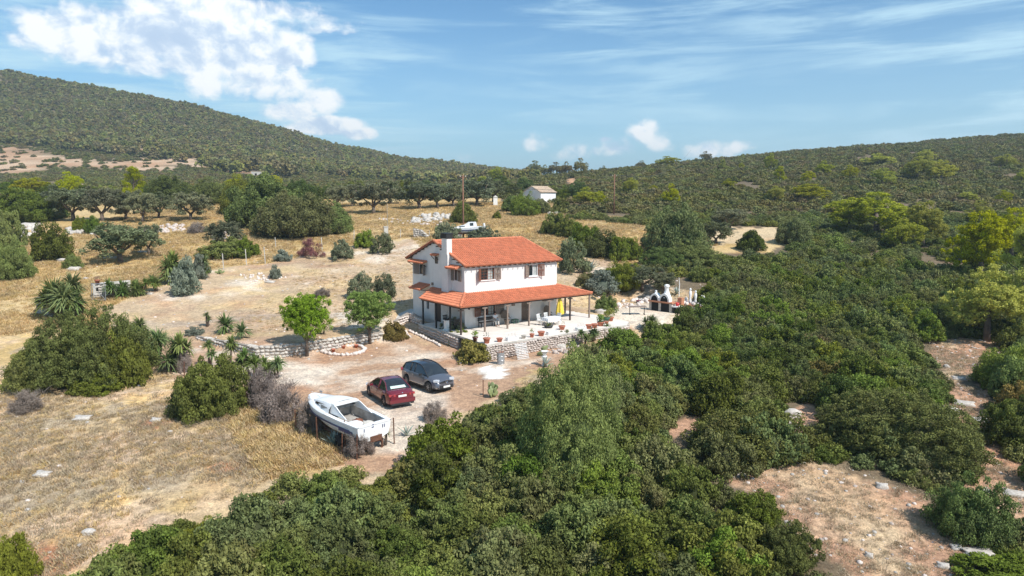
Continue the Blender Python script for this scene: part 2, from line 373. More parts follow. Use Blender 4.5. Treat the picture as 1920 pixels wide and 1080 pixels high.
def H(x, y):
    z = Hraw(x, y); x = np.asarray(x, float); y = np.asarray(y, float)
    if WALLL is not None:
        xs, ys, hs = WALLL
        wy = np.interp(x, xs, ys); hh = np.interp(x, xs, hs, left=0, right=0)
        d = y-wy; z = z+hh*sstep(.05, .3, d)*(1-sstep(2, 13, d))
    s = (x-HX)*ha[0]+(y-HY)*ha[1]; r = (x-HX)*hb[0]+(y-HY)*hb[1]
    inside = sstep(-2.3, -1.9, s)*(1-sstep(13.2, 13.6, s))*sstep(-6.7, -6.3, r)*(1-sstep(4.0, 5.5, r))
    inside2 = sstep(.1, .5, s)*(1-sstep(9.7, 10.1, s))*sstep(-1, 0, r)*(1-sstep(8.5, 8.85, r))
    k = np.maximum(inside, inside2)
    z = z*(1-k)+np.minimum(z, -.35)*k
    # level garden to the right of the terrace
    g = sstep(12, 15, s)*(1-sstep(24, 28, s))*sstep(-8, -6, r)*(1-sstep(3, 8, r))
    return z*(1-g)+(-.03)*g
_t = np.concatenate([np.arange(14, 160, .25), np.arange(160, 1400, 1.5)])
def G(u, v, y0=14):
    d = pxdir(u, v); t = _t[_t >= y0]/d[1]; P = d[None]*t[:, None]; P[:, 2] += CAMH
    z = H(P[:, 0], P[:, 1]); k = np.nonzero(P[:, 2] <= z)[0]
    if len(k) == 0: k = [int(np.argmin(P[:, 2]-z))]
    i = k[0]
    if i > 0:
        a = P[i-1, 2]-z[i-1]; b = P[i, 2]-z[i]; f = a/(a-b) if a != b else 0; p = P[i-1]*(1-f)+P[i]*f
    else: p = P[i]
    return float(p[0]), float(p[1]), float(H(p[0], p[1]))
def depth(p): return p[1]*math.cos(PITCH)-(p[2]-CAMH)*math.sin(PITCH)
_w = [(366, 636, .25), (400, 648, .5), (440, 662, .75), (480, 674, .95), (530, 672, 1.0), (590, 663, .95), (650, 652, .9), (718, 640, .8)]
_wp = [G(u, v)[:2]+(h,) for u, v, h in _w]
WALLL = (np.array([p[0] for p in _wp]), np.array([p[1] for p in _wp]), np.array([p[2] for p in _wp]))
def pip(poly, u, v):
    u = np.asarray(u, float); v = np.asarray(v, float); c = np.zeros(u.shape, bool); n = len(poly)
    for i in range(n):
        x1, y1 = poly[i]; x2, y2 = poly[(i+1) % n]
        if y1 == y2: continue
        c ^= ((y1 > v) != (y2 > v)) & (u < (x2-x1)*(v-y1)/(y2-y1)+x1)
    return c
YARD = [(205, 575), (300, 530), (420, 500), (500, 494), (610, 470), (700, 455), (770, 445), (800, 470), (1050, 505), (1090, 480), (1200, 500), (1330, 530), (1320, 600), (1230, 640), (1100, 670), (980, 710), (900, 770), (850, 800), (760, 890), (650, 880), (600, 800), (520, 745), (420, 720), (330, 705), (250, 640), (180, 580)]
C1 = [(1340, 885), (1540, 860), (1760, 930), (1745, 985), (1900, 1055), (1960, 1110), (1600, 1110), (1560, 1055), (1450, 1015), (1450, 950), (1390, 905)]
C2 = [(1730, 642), (1800, 628), (1905, 640), (1880, 662), (1815, 690), (1800, 720), (1865, 735), (1840, 780), (1850, 850), (1930, 880), (1960, 1000), (1870, 950), (1825, 880), (1825, 830), (1800, 785), (1755, 772), (1775, 745), (1775, 700)]
C3 = [(1470, 765), (1495, 750), (1545, 790), (1510, 815)]
C4 = [(1265, 775), (1320, 765), (1305, 800), (1260, 830)]
CUP = [(1300, 425), (1445, 425), (1470, 445), (1400, 460), (1320, 458)]
PATHUP = [(1064, 360), (1060, 350), (1066, 333), (1080, 333), (1074, 352)]
SCRUB = [(20, 1200), (70, 1108), (205, 1022), (395, 945), (510, 900), (630, 872), (745, 892), (765, 850), (800, 805), (880, 768), (960, 735), (1020, 712), (1110, 668), (1190, 640), (1240, 632), (1300, 612), (1330, 590), (1325, 525), (1235, 510), (1190, 490), (1330, 462), (1440, 456), (1480, 440), (1440, 425), (1230, 412), (1060, 398), (1045, 385), (1035, 372), (940, 368), (930, 336), (1000, 326), (1100, 315), (1300, 292), (1500, 262), (1700, 250), (1930, 236), (2300, 210), (2400, 1200), (100, 1200)]
TANS = [[(330, 292), (470, 316), (520, 330), (440, 328), (330, 306)], [(170, 303), (330, 300), (330, 322), (180, 318)], [(-300, 287), (0, 274), (40, 276), (90, 286), (158, 298), (150, 316), (100, 312), (60, 325), (0, 335), (-300, 340)], [(235, 302), (280, 296), (288, 318), (240, 322)], [(255, 276), (300, 281), (300, 290), (262, 287)], [(350, 298), (395, 303), (390, 314), (355, 312)], [(410, 308), (450, 315), (448, 322), (405, 320)], [(155, 345), (195, 345), (192, 351), (160, 350)]]
def intan(u, v):
    m = np.zeros(np.shape(u), bool)
    for q in TANS: m |= pip(q, u+9*fbm(np.asarray(u)/17, np.asarray(v)/9, 8, 2), v+5*fbm(np.asarray(u)/13, np.asarray(v)/9, 18, 2))
    return m
CLEAR = [C1, C2, C3, C4, CUP, PATHUP]
# ------------------------------------------------------------------ ground sheet
def build_ground():
    xs = np.concatenate([-np.geomspace(3200, 52, 70), np.arange(-50, 50.1, .42), np.geomspace(52, 3200, 70)])
    ys = np.concatenate([np.linspace(-75, 8, 14), np.arange(10, 92, .42), np.geomspace(92.6, 1300, 190), np.linspace(1400, 3900, 12)])
    X, Y = np.meshgrid(xs, ys); X = X.ravel(); Y = Y.ravel(); Z = H(X, Y)
    P = np.stack([X, Y, Z], 1)
    jx = 16*fbm(X/3.2, Y/3.2, 31, 4); jy = 11*fbm(X/3.2, Y/3.2, 37, 4)
    k = np.clip(60/np.maximum(Y, 10), .3, 1.6)
    u, v = project(P); u = u+jx*k*2.2; v = v+jy*k*1.6
    ok = Y > 12
    n1 = fbm(X/6, Y/6, 51, 4); n2 = fbm(X/1.2, Y/1.2, 53, 3)
    def c(*a): return np.array(a)
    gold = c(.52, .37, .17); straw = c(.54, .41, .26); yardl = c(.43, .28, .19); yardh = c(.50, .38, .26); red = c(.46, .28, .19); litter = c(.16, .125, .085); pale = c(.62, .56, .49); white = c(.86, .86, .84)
    C = np.tile(gold, (len(X), 1))
    def blend(m, col): C[:] = C*(1-m[:, None])+col*m[:, None]
    w = sstep(640, 760, v+n1*60); blend(w*.85, straw)
    w = np.clip(.45+n1*1.6, 0, 1)*(v < 640); blend(w*.5, c(.50, .40, .26))
    gm = pip([(470, 640), (640, 640), (610, 860), (470, 800)], u, v); blend(gm*np.clip(.3+n1*2, 0, 1), gold)
    n3 = fbm(X/3.3, Y/2.6, 57, 4)
    ff = (v > 620)*1.0; blend(ff*np.clip(n3*3-.25, 0, .7), c(.60, .45, .34)); blend(ff*np.clip(-n3*3-.35, 0, .6), c(.36, .31, .25)); blend(ff*np.clip(n2*n1*14-.5, 0, .6), c(.60, .42, .18))
    for (a_, b_, ra, rb) in ((295, 800, 36, 12), (430, 885, 34, 14), (560, 760, 50, 14), (100, 1040, 50, 30)): blend(np.clip(1.2-((u-a_)/ra)**2-((v-b_)/rb)**2, 0, .8), c(.46, .20, .12))
    ym = pip(YARD, u, v) & ok
    t = sstep(590, 660, v); yc = yardh[None]*(1-t[:, None])+yardl[None]*t[:, None]
    C[ym] = yc[ym]
    blend(ym*(v < 640)*np.clip(fbm(X/4, Y/3, 91, 4)*2.6+.05, 0, .75), c(.56, .42, .24)); blend(ym*(v < 640)*np.clip(fbm(X/3, Y/3, 93, 4)*2.6-.25, 0, .6), c(.40, .27, .19))
    pl = ym*np.clip((n1-.12)*3+n2*.6, 0, .75); blend(pl, pale)
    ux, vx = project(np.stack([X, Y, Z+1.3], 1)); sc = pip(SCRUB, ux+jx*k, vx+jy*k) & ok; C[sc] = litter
    for q in CLEAR[:4]: C[pip(q, u, v) & ok] = red
    C[pip(CUP, u, v) & ok] = c(.55, .43, .28); C[pip(PATHUP, u, v) & ok] = c(.50, .30, .18)
    cl = np.zeros(len(X), bool)
    for q in CLEAR[:2]: cl |= pip(q, u, v)
    blend((cl & ok)*np.clip(n1*2.4+n2*1.0-.1, 0, .85), c(.46, .36, .24))
    far = Y > 230; hill = far & (X < .02*Y)
    C[hill] = c(.17, .14, .09)
    tl = intan(u, v) & far & (Y < 520); C[tl] = c(.40, .26, .17); blend((tl & (n1 > .05))*.6, c(.5, .4, .3))
    hrocks = pip([(560, 250), (760, 290), (860, 330), (700, 335), (480, 310)], u, v) & far; blend(hrocks*np.clip(.4+n2*2, 0, .8), c(.34, .30, .27))
    patch = pip([(890, 694), (915, 688), (950, 690), (954, 704), (935, 714), (905, 712)], u-jx*k*1.2, v-jy*k) & ok; blend(patch*np.clip(.75+n2*1.2, .2, .95), white)
    gar = pip([(1140, 590), (1200, 560), (1260, 590), (1245, 612), (1170, 622), (1130, 612)], u, v) & ok; blend(gar*.85, c(.64, .56, .47))
    # wheel tracks: two paler bands through the yard
    for off in (0, 1):
        tr = pip([(520, 690+off*26), (760, 668+off*20), (960, 690+off*16), (960, 696+off*16), (760, 676+off*22), (520, 700+off*28)], u, v); blend(tr*.35, pale)
    tr = pip([(210, 610), (420, 596), (640, 585), (760, 560), (760, 568), (640, 596), (420, 606), (210, 622)], u, v); blend(tr*.35, c(.36, .33, .31))
    C *= (1+.22*n2+.18*n1)[:, None]
    nx, ny = len(xs), len(ys)
    i = np.arange(nx-1)[None]+np.arange(ny-1)[:, None]*nx; i = i.ravel()
    F = np.stack([i, i+1, i+nx+1, i+nx], 1)
    m = bpy.data.materials.new('dry ground'); m.use_nodes = True; N = NT(m.node_tree); p = N.n['Principled BSDF']
    col = N.node('ShaderNodeAttribute', attribute_name='Col').outputs['Color']
    pos = N.node('ShaderNodeNewGeometry').outputs['Position']
    a = N.noise(pos, 2.3, 8, .72); b = N.noise(pos, 9, 6, .75); d = N.noise(pos, .25, 4, .6)
    cc = N.mix(1, col, N.ramp(a, [(0, (.55, .52, .48)), (.42, (.82, .80, .78)), (.56, (1.1, 1.08, 1.02)), (.75, (1.35, 1.3, 1.22))]), 'MULTIPLY')
    cc = N.mix(1, cc, N.ramp(b, [(.25, (.55, .52, .50)), (.5, (1, 1, 1)), (.72, (1.5, 1.48, 1.42))]), 'MULTIPLY')
    cc = N.mix(N.maprange(d, .5, .7, 0, .35), cc, N.mix(1, cc, (1.1, .82, .68), 'MULTIPLY'))
    vo = N.node('ShaderNodeTexVoronoi', ins={'Vector': pos, 'Scale': 4.2, 'Randomness': 1.0}).outputs[0]
    peb = N.math('MULTIPLY', N.maprange(vo, .17, .10), N.maprange(N.noise(pos, .8, 2), .5, .66))
    cc = N.mix(N.math('MULTIPLY', peb, .6), cc, (.60, .56, .52))
    N.l.new(cc, p.inputs['Base Color']); p.inputs['Roughness'].default_value = .95; p.inputs['Specular IOR Level'].default_value = .15
    bp = N.node('ShaderNodeBump', ins={'Strength': .6, 'Distance': .12, 'Height': N.math('ADD', b, N.math('MULTIPLY', a, .7))}); N.l.new(bp.outputs[0], p.inputs['Normal'])
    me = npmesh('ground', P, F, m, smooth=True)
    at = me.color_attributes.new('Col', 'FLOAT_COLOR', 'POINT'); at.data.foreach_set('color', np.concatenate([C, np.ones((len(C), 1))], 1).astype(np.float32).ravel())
    o = link('ground', me); o['kind'] = 'structure'; return o
build_ground()

# ------------------------------------------------------------------ foliage meshes
def ico(sub=2):
    import bmesh
    bm = bmesh.new(); bmesh.ops.create_icosphere(bm, subdivisions=sub, radius=1)
    V = np.array([v.co[:] for v in bm.verts]); F = np.array([[v.index for v in f.verts] for f in bm.faces]); bm.free(); return V, F
def leaves(rs, cent, rad, per, size, flat=.8, up=.25, jitter=.8, elong=1.7, shell=.5):
    n = len(cent)*per; ci = np.repeat(np.arange(len(cent)), per)
    d = rs.normal(size=(n, 3)); d[:, 2] += up; d /= np.linalg.norm(d, axis=1)[:, None]
    r = rad[ci]*(shell+(1-shell)*rs.random(n)**.6)
    p = cent[ci]+d*r[:, None]*np.array([1, 1, flat])
    nn = d+rs.normal(size=(n, 3))*jitter; nn /= np.linalg.norm(nn, axis=1)[:, None]
    a = np.cross(nn, rs.normal(size=(n, 3))); a /= np.linalg.norm(a, axis=1)[:, None]; b = np.cross(nn, a)
    s = size*(.6+.8*rs.random(n))[:, None]
    V = np.stack([p-a*s*elong*.5, p+b*s*.5, p+a*s*elong*.5, p-b*s*.5], 1).reshape(-1, 3)
    F = np.arange(n*4).reshape(-1, 4)
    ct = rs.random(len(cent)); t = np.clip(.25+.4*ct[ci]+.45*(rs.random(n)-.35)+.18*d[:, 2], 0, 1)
    return V, F, np.repeat(t, 4)
def dome(rs, n, H_=.8, rmin=.5, low=0.0, fr=None):
    d = rs.normal(size=(n, 3)); d[:, 2] = np.abs(d[:, 2])*(1-low)-low*.3; d /= np.linalg.norm(d, axis=1)[:, None]
    ph = rs.random(6)*6.28; az = np.arctan2(d[:, 1], d[:, 0])
    lob = 1+.13*np.sin(az*2+ph[0])+.10*np.sin(az*3+ph[1])+.10*np.sin(az*5+ph[2]+d[:, 2]*4)
    r = (rmin+(1-rmin)*rs.random(n)**.5)*lob*.86
    c = d*r[:, None]; c[:, 2] = c[:, 2]*H_*1.05+.1*H_; return c
def shrubmesh(name, m, seed, ncl=70, per=110, size=.05, rad=.21, Hh=.8, core=True, **kw):
    rs = np.random.RandomState(seed); c = dome(rs, ncl, Hh); rd = rad*(.6+.8*rs.random(ncl))
    V, F, T = leaves(rs, c, rd, per, size, **kw)
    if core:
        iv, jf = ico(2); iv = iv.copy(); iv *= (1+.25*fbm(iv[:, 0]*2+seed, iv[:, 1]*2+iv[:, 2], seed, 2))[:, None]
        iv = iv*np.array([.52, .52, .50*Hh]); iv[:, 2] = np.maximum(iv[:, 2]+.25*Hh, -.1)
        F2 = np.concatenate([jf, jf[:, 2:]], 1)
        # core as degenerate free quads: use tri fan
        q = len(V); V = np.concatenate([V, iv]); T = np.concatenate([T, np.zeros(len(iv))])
        me = bpy.data.meshes.new(name); nF = len(F); nJ = len(jf)
        me.vertices.add(len(V)); me.vertices.foreach_set('co', V.astype(np.float32).ravel())
        me.loops.add(nF*4+nJ*3); me.loops.foreach_set('vertex_index', np.concatenate([F.ravel(), (jf+q).ravel()]).astype(np.int32))
        me.polygons.add(nF+nJ); me.polygons.foreach_set('loop_start', np.concatenate([np.arange(nF)*4, nF*4+np.arange(nJ)*3]).astype(np.int32))
        me.materials.append(m); a = me.attributes.new('tint', 'FLOAT', 'POINT'); a.data.foreach_set('value', T.astype(np.float32)); me.update(calc_edges=True)
        return me
    return npmesh(name, V, F, m, T)
def treemeshes(name, m, seed, kind):
    """returns (trunk mesh, crown mesh), unit height 1"""
    rs = np.random.RandomState(seed); r2 = random.Random(seed); mb = MB(); cents = []; rads = []
    if kind == 'olive':
        nb = 4
        mb.tube([(0, 0, -.05), (.01, 0, .12), (0, .02, .24)], [.055, .04, .036], 8)
        for k in range(nb):
            a = k*6.28/nb+r2.random(); e = .26+.1*r2.random(); p1 = (math.cos(a)*.13, math.sin(a)*.13, .36); p2 = (math.cos(a)*e, math.sin(a)*e, .58+.1*r2.random()); p3 = (p2[0]*1.25, p2[1]*1.25, p2[2]+.14)
            mb.tube([(0, .02, .22), p1, p2, p3], [.03, .022, .014, .006], 6)
            for j in range(20):
                cents.append((p2[0]*(.4+1.0*r2.random())+r2.gauss(0, .08), p2[1]*(.4+1.0*r2.random())+r2.gauss(0, .08), p2[2]-.05+r2.gauss(0, .15)))
        for j in range(18): cents.append((r2.gauss(0, .15), r2.gauss(0, .15), .74+r2.gauss(0, .08)))
        cents = np.array(cents); rads = .095*(.6+.8*rs.random(len(cents))); V, F, T = leaves(rs, cents, rads, 110, .020, .8, .2, 1., 2.4, .2)
    elif kind in ('pine', 'roundpine', 'wildpine'):
        top = .92
        mb.tube([(0, 0, -.04), (.015, .01, .3), (-.01, .015, .6), (.01, 0, .9)], [.035, .026, .018, .006], 8)
        lo = .30 if kind == 'roundpine' else .10
        W = .46 if kind == 'roundpine' else .50
        for k in range(46 if kind != 'roundpine' else 40):
            z = lo+(top-lo)*r2.random(); a = r2.random()*6.28
            if kind == 'roundpine': w = W*math.sqrt(max(.05, 1-((z-.62)/.36)**2))
            else: w = W*(1-((z-.1)/.95)**1.6)+.05
            w *= .75+.45*r2.random(); tip = (math.cos(a)*w, math.sin(a)*w, min(z+.04+.05*r2.random(), .97))
            mb.tube([(0, 0, max(.2, z-.12)), (tip[0]*.5, tip[1]*.5, z-.04), tip], [.012, .008, .003], 5)
            for j in range(5):
                f = .45+.6*r2.random(); cents.append((tip[0]*f+r2.gauss(0, .03), tip[1]*f+r2.gauss(0, .03), tip[2]-(1-f)*.05+r2.gauss(.02, .025)))
        for j in range(14): cents.append((r2.gauss(0, .07), r2.gauss(0, .07), .82+.14*r2.random()))
        cents = np.array(cents); rads = (.078 if kind == 'roundpine' else .085)*(.6+.8*rs.random(len(cents))); V, F, T = leaves(rs, cents, rads, 100, .0125, .8, .5, 1.0, 2.8, .3)
    elif kind in ('blob', 'ball'):
        lob = []
        if kind == 'ball':
            mb.tube([(0, 0, -.04), (.01, .01, .25), (-.01, 0, .5)], [.034, .026, .016], 8)
            for k in range(9): a = k*2.4; lob.append((math.cos(a)*.24, math.sin(a)*.24, .60+.13*math.sin(k*1.7), .24))
            lob.append((0, 0, .76, .22)); lob.append((0, 0, .55, .28))
            for k in range(5): a = k*1.256; mb.tube([(0, 0, .22), (math.cos(a)*.25, math.sin(a)*.25, .5)], [.015, .006], 5)
        else:
            mb.tube([(0, 0, -.04), (.01, .01, .25), (-.01, 0, .7)], [.04, .03, .012], 8)
            for k in range(13): a = r2.random()*6.28; q = .12+.22*r2.random(); z = .28+.5*r2.random()*(1-q*1.2); lob.append((math.cos(a)*q, math.sin(a)*q, z, .13+.09*r2.random()))
            lob.append((0, 0, .80, .15)); lob.append((.05, -.05, .5, .22))
        for (x, y, z, q) in lob:
            nn = int(34*(q/.2)**2)
            d = rs.normal(size=(nn, 3)); d[:, 2] += .35; d /= np.linalg.norm(d, axis=1)[:, None]; cents += [tuple(p) for p in np.array([x, y, z])+d*q*(.7+.35*rs.random(nn))[:, None]*np.array([1, 1, .85])]
        cents = np.array(cents); rads = .048*(.6+.8*rs.random(len(cents))); V, F, T = leaves(rs, cents, rads, 62, .0115, .85, .6, 1.0, 2.6, .2)
    elif kind == 'bare':
        V = None
        for k in range(34):
            a = r2.random()*6.28; w = .15+.4*r2.random(); z = .35+.6*r2.random()
            q = (math.cos(a)*w*.4, math.sin(a)*w*.4, z*.5)
            mb.tube([(r2.gauss(0, .03), r2.gauss(0, .03), -.03), q, (math.cos(a)*w, math.sin(a)*w, z)], [.014, .008, .003], 4)
            for j in range(5):
                b = a+r2.gauss(0, .9); l = .1+.12*r2.random(); s = .5+.5*r2.random(); o_ = (q[0]+(math.cos(a)*w-q[0])*s, q[1]+(math.sin(a)*w-q[1])*s, q[2]+(z-q[2])*s)
                mb.tube([o_, (o_[0]+math.cos(b)*l, o_[1]+math.sin(b)*l, o_[2]+l*.7)], [.005, .002], 3, cap=False)
        return mb, None
    return mb.mesh(name+'_trunk', M['bark'], True, fix=False), npmesh(name+'_crown', V, F, m, T)

SH = {}
def variants(key, mname, n, **kw): SH[key] = [shrubmesh(key, M[mname], 11*i+len(SH)*101+3, **kw) for i in range(n)]
variants('mastic', 'l_mastic', 4, ncl=170, per=120, size=.034, rad=.135)
variants('oak', 'l_oak', 3, ncl=165, per=115, size=.034, rad=.13, Hh=.72)
variants('dark', 'l_dark', 2, ncl=130, per=120, size=.036, rad=.16, Hh=.85)
variants('bigdark', 'l_dark', 2, ncl=300, per=150, size=.021, rad=.105, Hh=.8)
variants('bigmastic', 'l_mastic', 2, ncl=300, per=150, size=.021, rad=.125, Hh=.8)
variants('bigoak', 'l_oak', 1, ncl=300, per=150, size=.021, rad=.12, Hh=.65)
variants('huge', 'l_mastic', 1, ncl=800, per=120, size=.0125, rad=.066, Hh=.75)
variants('hugebright', 'l_bright', 1, ncl=700, per=120, size=.0135, rad=.085, Hh=1.0)
variants('bright', 'l_bright', 2, ncl=300, per=150, size=.022, rad=.13, Hh=1.05)
variants('grey', 'l_grey', 2, ncl=60, per=80, size=.055, rad=.2, Hh=1.0, elong=2.4)
variants('olivebush', 'l_olive', 2, ncl=90, per=70, size=.045, rad=.17, Hh=1.0, elong=2.2, core=False)
variants('brown', 'l_brown', 1, ncl=70, per=90, size=.05, rad=.18, Hh=.8)
variants('varie', 'l_varie', 1, ncl=60, per=60, size=.07, rad=.2, Hh=.8)
variants('farscrub', 'l_farscrub', 4, ncl=26, per=26, size=.15, rad=.33, Hh=.62)
variants('midscrub', 'l_oak', 3, ncl=60, per=60, size=.066, rad=.24, Hh=.66)
TR = {}
for key, mn, kd, n in (('olive', 'l_olive', 'olive', 3), ('pine', 'l_pine', 'pine', 3), ('gpine', 'l_gpine', 'ball', 2), ('dpine', 'l_farpine', 'blob', 2), ('bpine', 'l_pine', 'blob', 3)):
    TR[key] = [treemeshes(key, M[mn], 40+7*i+len(TR), kd) for i in range(n)]
DEAD = []
for i in range(3):
    mb, _ = treemeshes('bare', None, 90+i, 'bare'); DEAD.append(mb)
def deadmesh(i, m, dense=True):
    me = DEAD[i].mesh('dry_bush', [m], fix=False); return me
def farpine(seed):
    rs = np.random.RandomState(seed); n = 15; z = .25+.7*rs.random(n); w = .42*(1-(z-.2)**1.5)*(.4+.7*rs.random(n)); a = rs.random(n)*6.28
    c = np.stack([np.cos(a)*w, np.sin(a)*w, z], 1); V, F, T = leaves(rs, c, .17*(.7+.6*rs.random(n)), 15, .15, .8, .4, .9, 1.6, .5)
    return npmesh('far_pine', V, F, M['l_farpine'], T)

# scatter with geometry nodes: one object, kind stuff
def scatter(name, pts, scl, rot, meshes, zs=None, stuff=True):
    pts = np.asarray(pts, np.float32); n = len(pts)
    me = bpy.data.meshes.new(name); me.vertices.add(n); me.vertices.foreach_set('co', pts.ravel())
    rs = np.random.RandomState(n)
    for an, arr in (('scl', scl), ('rot', rot), ('zs', zs if zs is not None else np.ones(n)), ('idx', rs.randint(0, len(meshes), n).astype(float))):
        a = me.attributes.new(an, 'FLOAT', 'POINT'); a.data.foreach_set('value', np.asarray(arr, np.float32))
    o = link(name, me); o['kind'] = 'stuff'
    g = bpy.data.node_groups.new(name, 'GeometryNodeTree'); g.interface.new_socket('Geometry', in_out='INPUT', socket_type='NodeSocketGeometry'); g.interface.new_socket('Geometry', in_out='OUTPUT', socket_type='NodeSocketGeometry')
    N = NT(g); gi = N.node('NodeGroupInput'); go = N.node('NodeGroupOutput'); join = N.node('GeometryNodeJoinGeometry')
    def attr(nm): return N.node('GeometryNodeInputNamedAttribute', data_type='FLOAT', ins={'Name': nm}).outputs[0]
    s = attr('scl'); sv = N.node('ShaderNodeCombineXYZ', ins={0: s, 1: s, 2: N.math('MULTIPLY', s, attr('zs'))}).outputs[0]
    rv = N.node('ShaderNodeCombineXYZ', ins={2: attr('rot')}).outputs[0]
    idx = attr('idx')
    for k, ms in enumerate(meshes):
        so_ = SRC.get(ms.name)
        if so_ is None:
            so_ = bpy.data.objects.new(name+'_source', ms); SRC[ms.name] = so_     # never linked to the scene
        oi = N.node('GeometryNodeObjectInfo', ins={'Object': so_, 'As Instance': False})
        cmp_ = N.node('FunctionNodeCompare', data_type='FLOAT', operation='EQUAL'); N.l.new(idx, cmp_.inputs[0]); cmp_.inputs[1].default_value = float(k); cmp_.inputs['Epsilon'].default_value = .1
        ip = N.node('GeometryNodeInstanceOnPoints', ins={'Points': gi.outputs[0], 'Selection': cmp_.outputs[0], 'Instance': oi.outputs['Geometry'], 'Rotation': rv, 'Scale': sv})
        N.l.new(ip.outputs[0], join.inputs[0])
    N.l.new(join.outputs[0], go.inputs[0])
    md = o.modifiers.new('scatter', 'NODES'); md.node_group = g
    return o
SRC = {}
# ------------------------------------------------------------------ vegetation placed one by one
COUNT = {}; EXT = {}
def ext(me):
    if me.name not in EXT:
        a = np.empty(len(me.vertices)*3, np.float32); me.vertices.foreach_get('co', a); a = a.reshape(-1, 3); EXT[me.name] = (float(np.percentile(np.hypot(a[:, 0], a[:, 1]), 97)), float(np.percentile(a[:, 2], 99)))
    return EXT[me.name]
def plant(key, u, v, w, h, label, cat='shrub', group=None, name=None, var=None):
    """u, v: foot of the plant as seen in the photograph (1920 px), w,h its size there"""
    p = G(u, v); d = depth(p); W = w*d/FPX; Hh = h*d/FPX
    p2 = (p[0]*(1+.35*W/p[1]), p[1]+.35*W, 0); p2 = (p2[0], p2[1], float(H(p2[0], p2[1])))
    i = COUNT.get(key, 0); COUNT[key] = i+1; L = SH[key]; me = L[(i if var is None else var) % len(L)]
    R0, Z0 = ext(me); sxy = W/2/R0
    Hh = max(Hh/math.cos(PITCH)-.30*W*(CAMH-p2[2])/p2[1], Hh*.45)     # part of the seen height is the crown's depth
    o = link(name or ('dry_bush' if key.startswith('dead') else 'shrub'), me, None, (p2[0], p2[1], p2[2]-.05), rnd.random()*6.28, (sxy, sxy, Hh/Z0))
    return tag(o, label, cat, group)
def tree(key, u, v, w, h, label, group=None, name='tree', cat='tree', var=None, p=None):
    p = p or G(u, v); d = depth(p); Hh = h*d/FPX*1.02; W = w*d/FPX
    i = COUNT.get(key, 0); COUNT[key] = i+1; L = TR[key]; tm, cm = L[(i if var is None else var) % len(L)]
    o = thing(name, label, cat, p, rnd.random()*6.28, group); sx = W/.92
    o.scale = (sx, sx, Hh)
    link('trunk', tm, o); link('crown', cm, o); return o
for k in SH: pass
SH['dead'] = [shrubmesh('dry_bush', M['l_dead'], 801+i, ncl=80, per=150, size=.016, rad=.22, Hh=1.0, core=False, elong=7, shell=.05, jitter=1.5) for i in range(3)]
SH['deadred'] = [shrubmesh('dry_bush', M['l_red'], 811, ncl=50, per=120, size=.018, rad=.25, Hh=1.0, core=False, elong=7, shell=.05, jitter=1.5)]
SH['bare'] = [deadmesh(i, M['l_dead']) for i in range(3)]

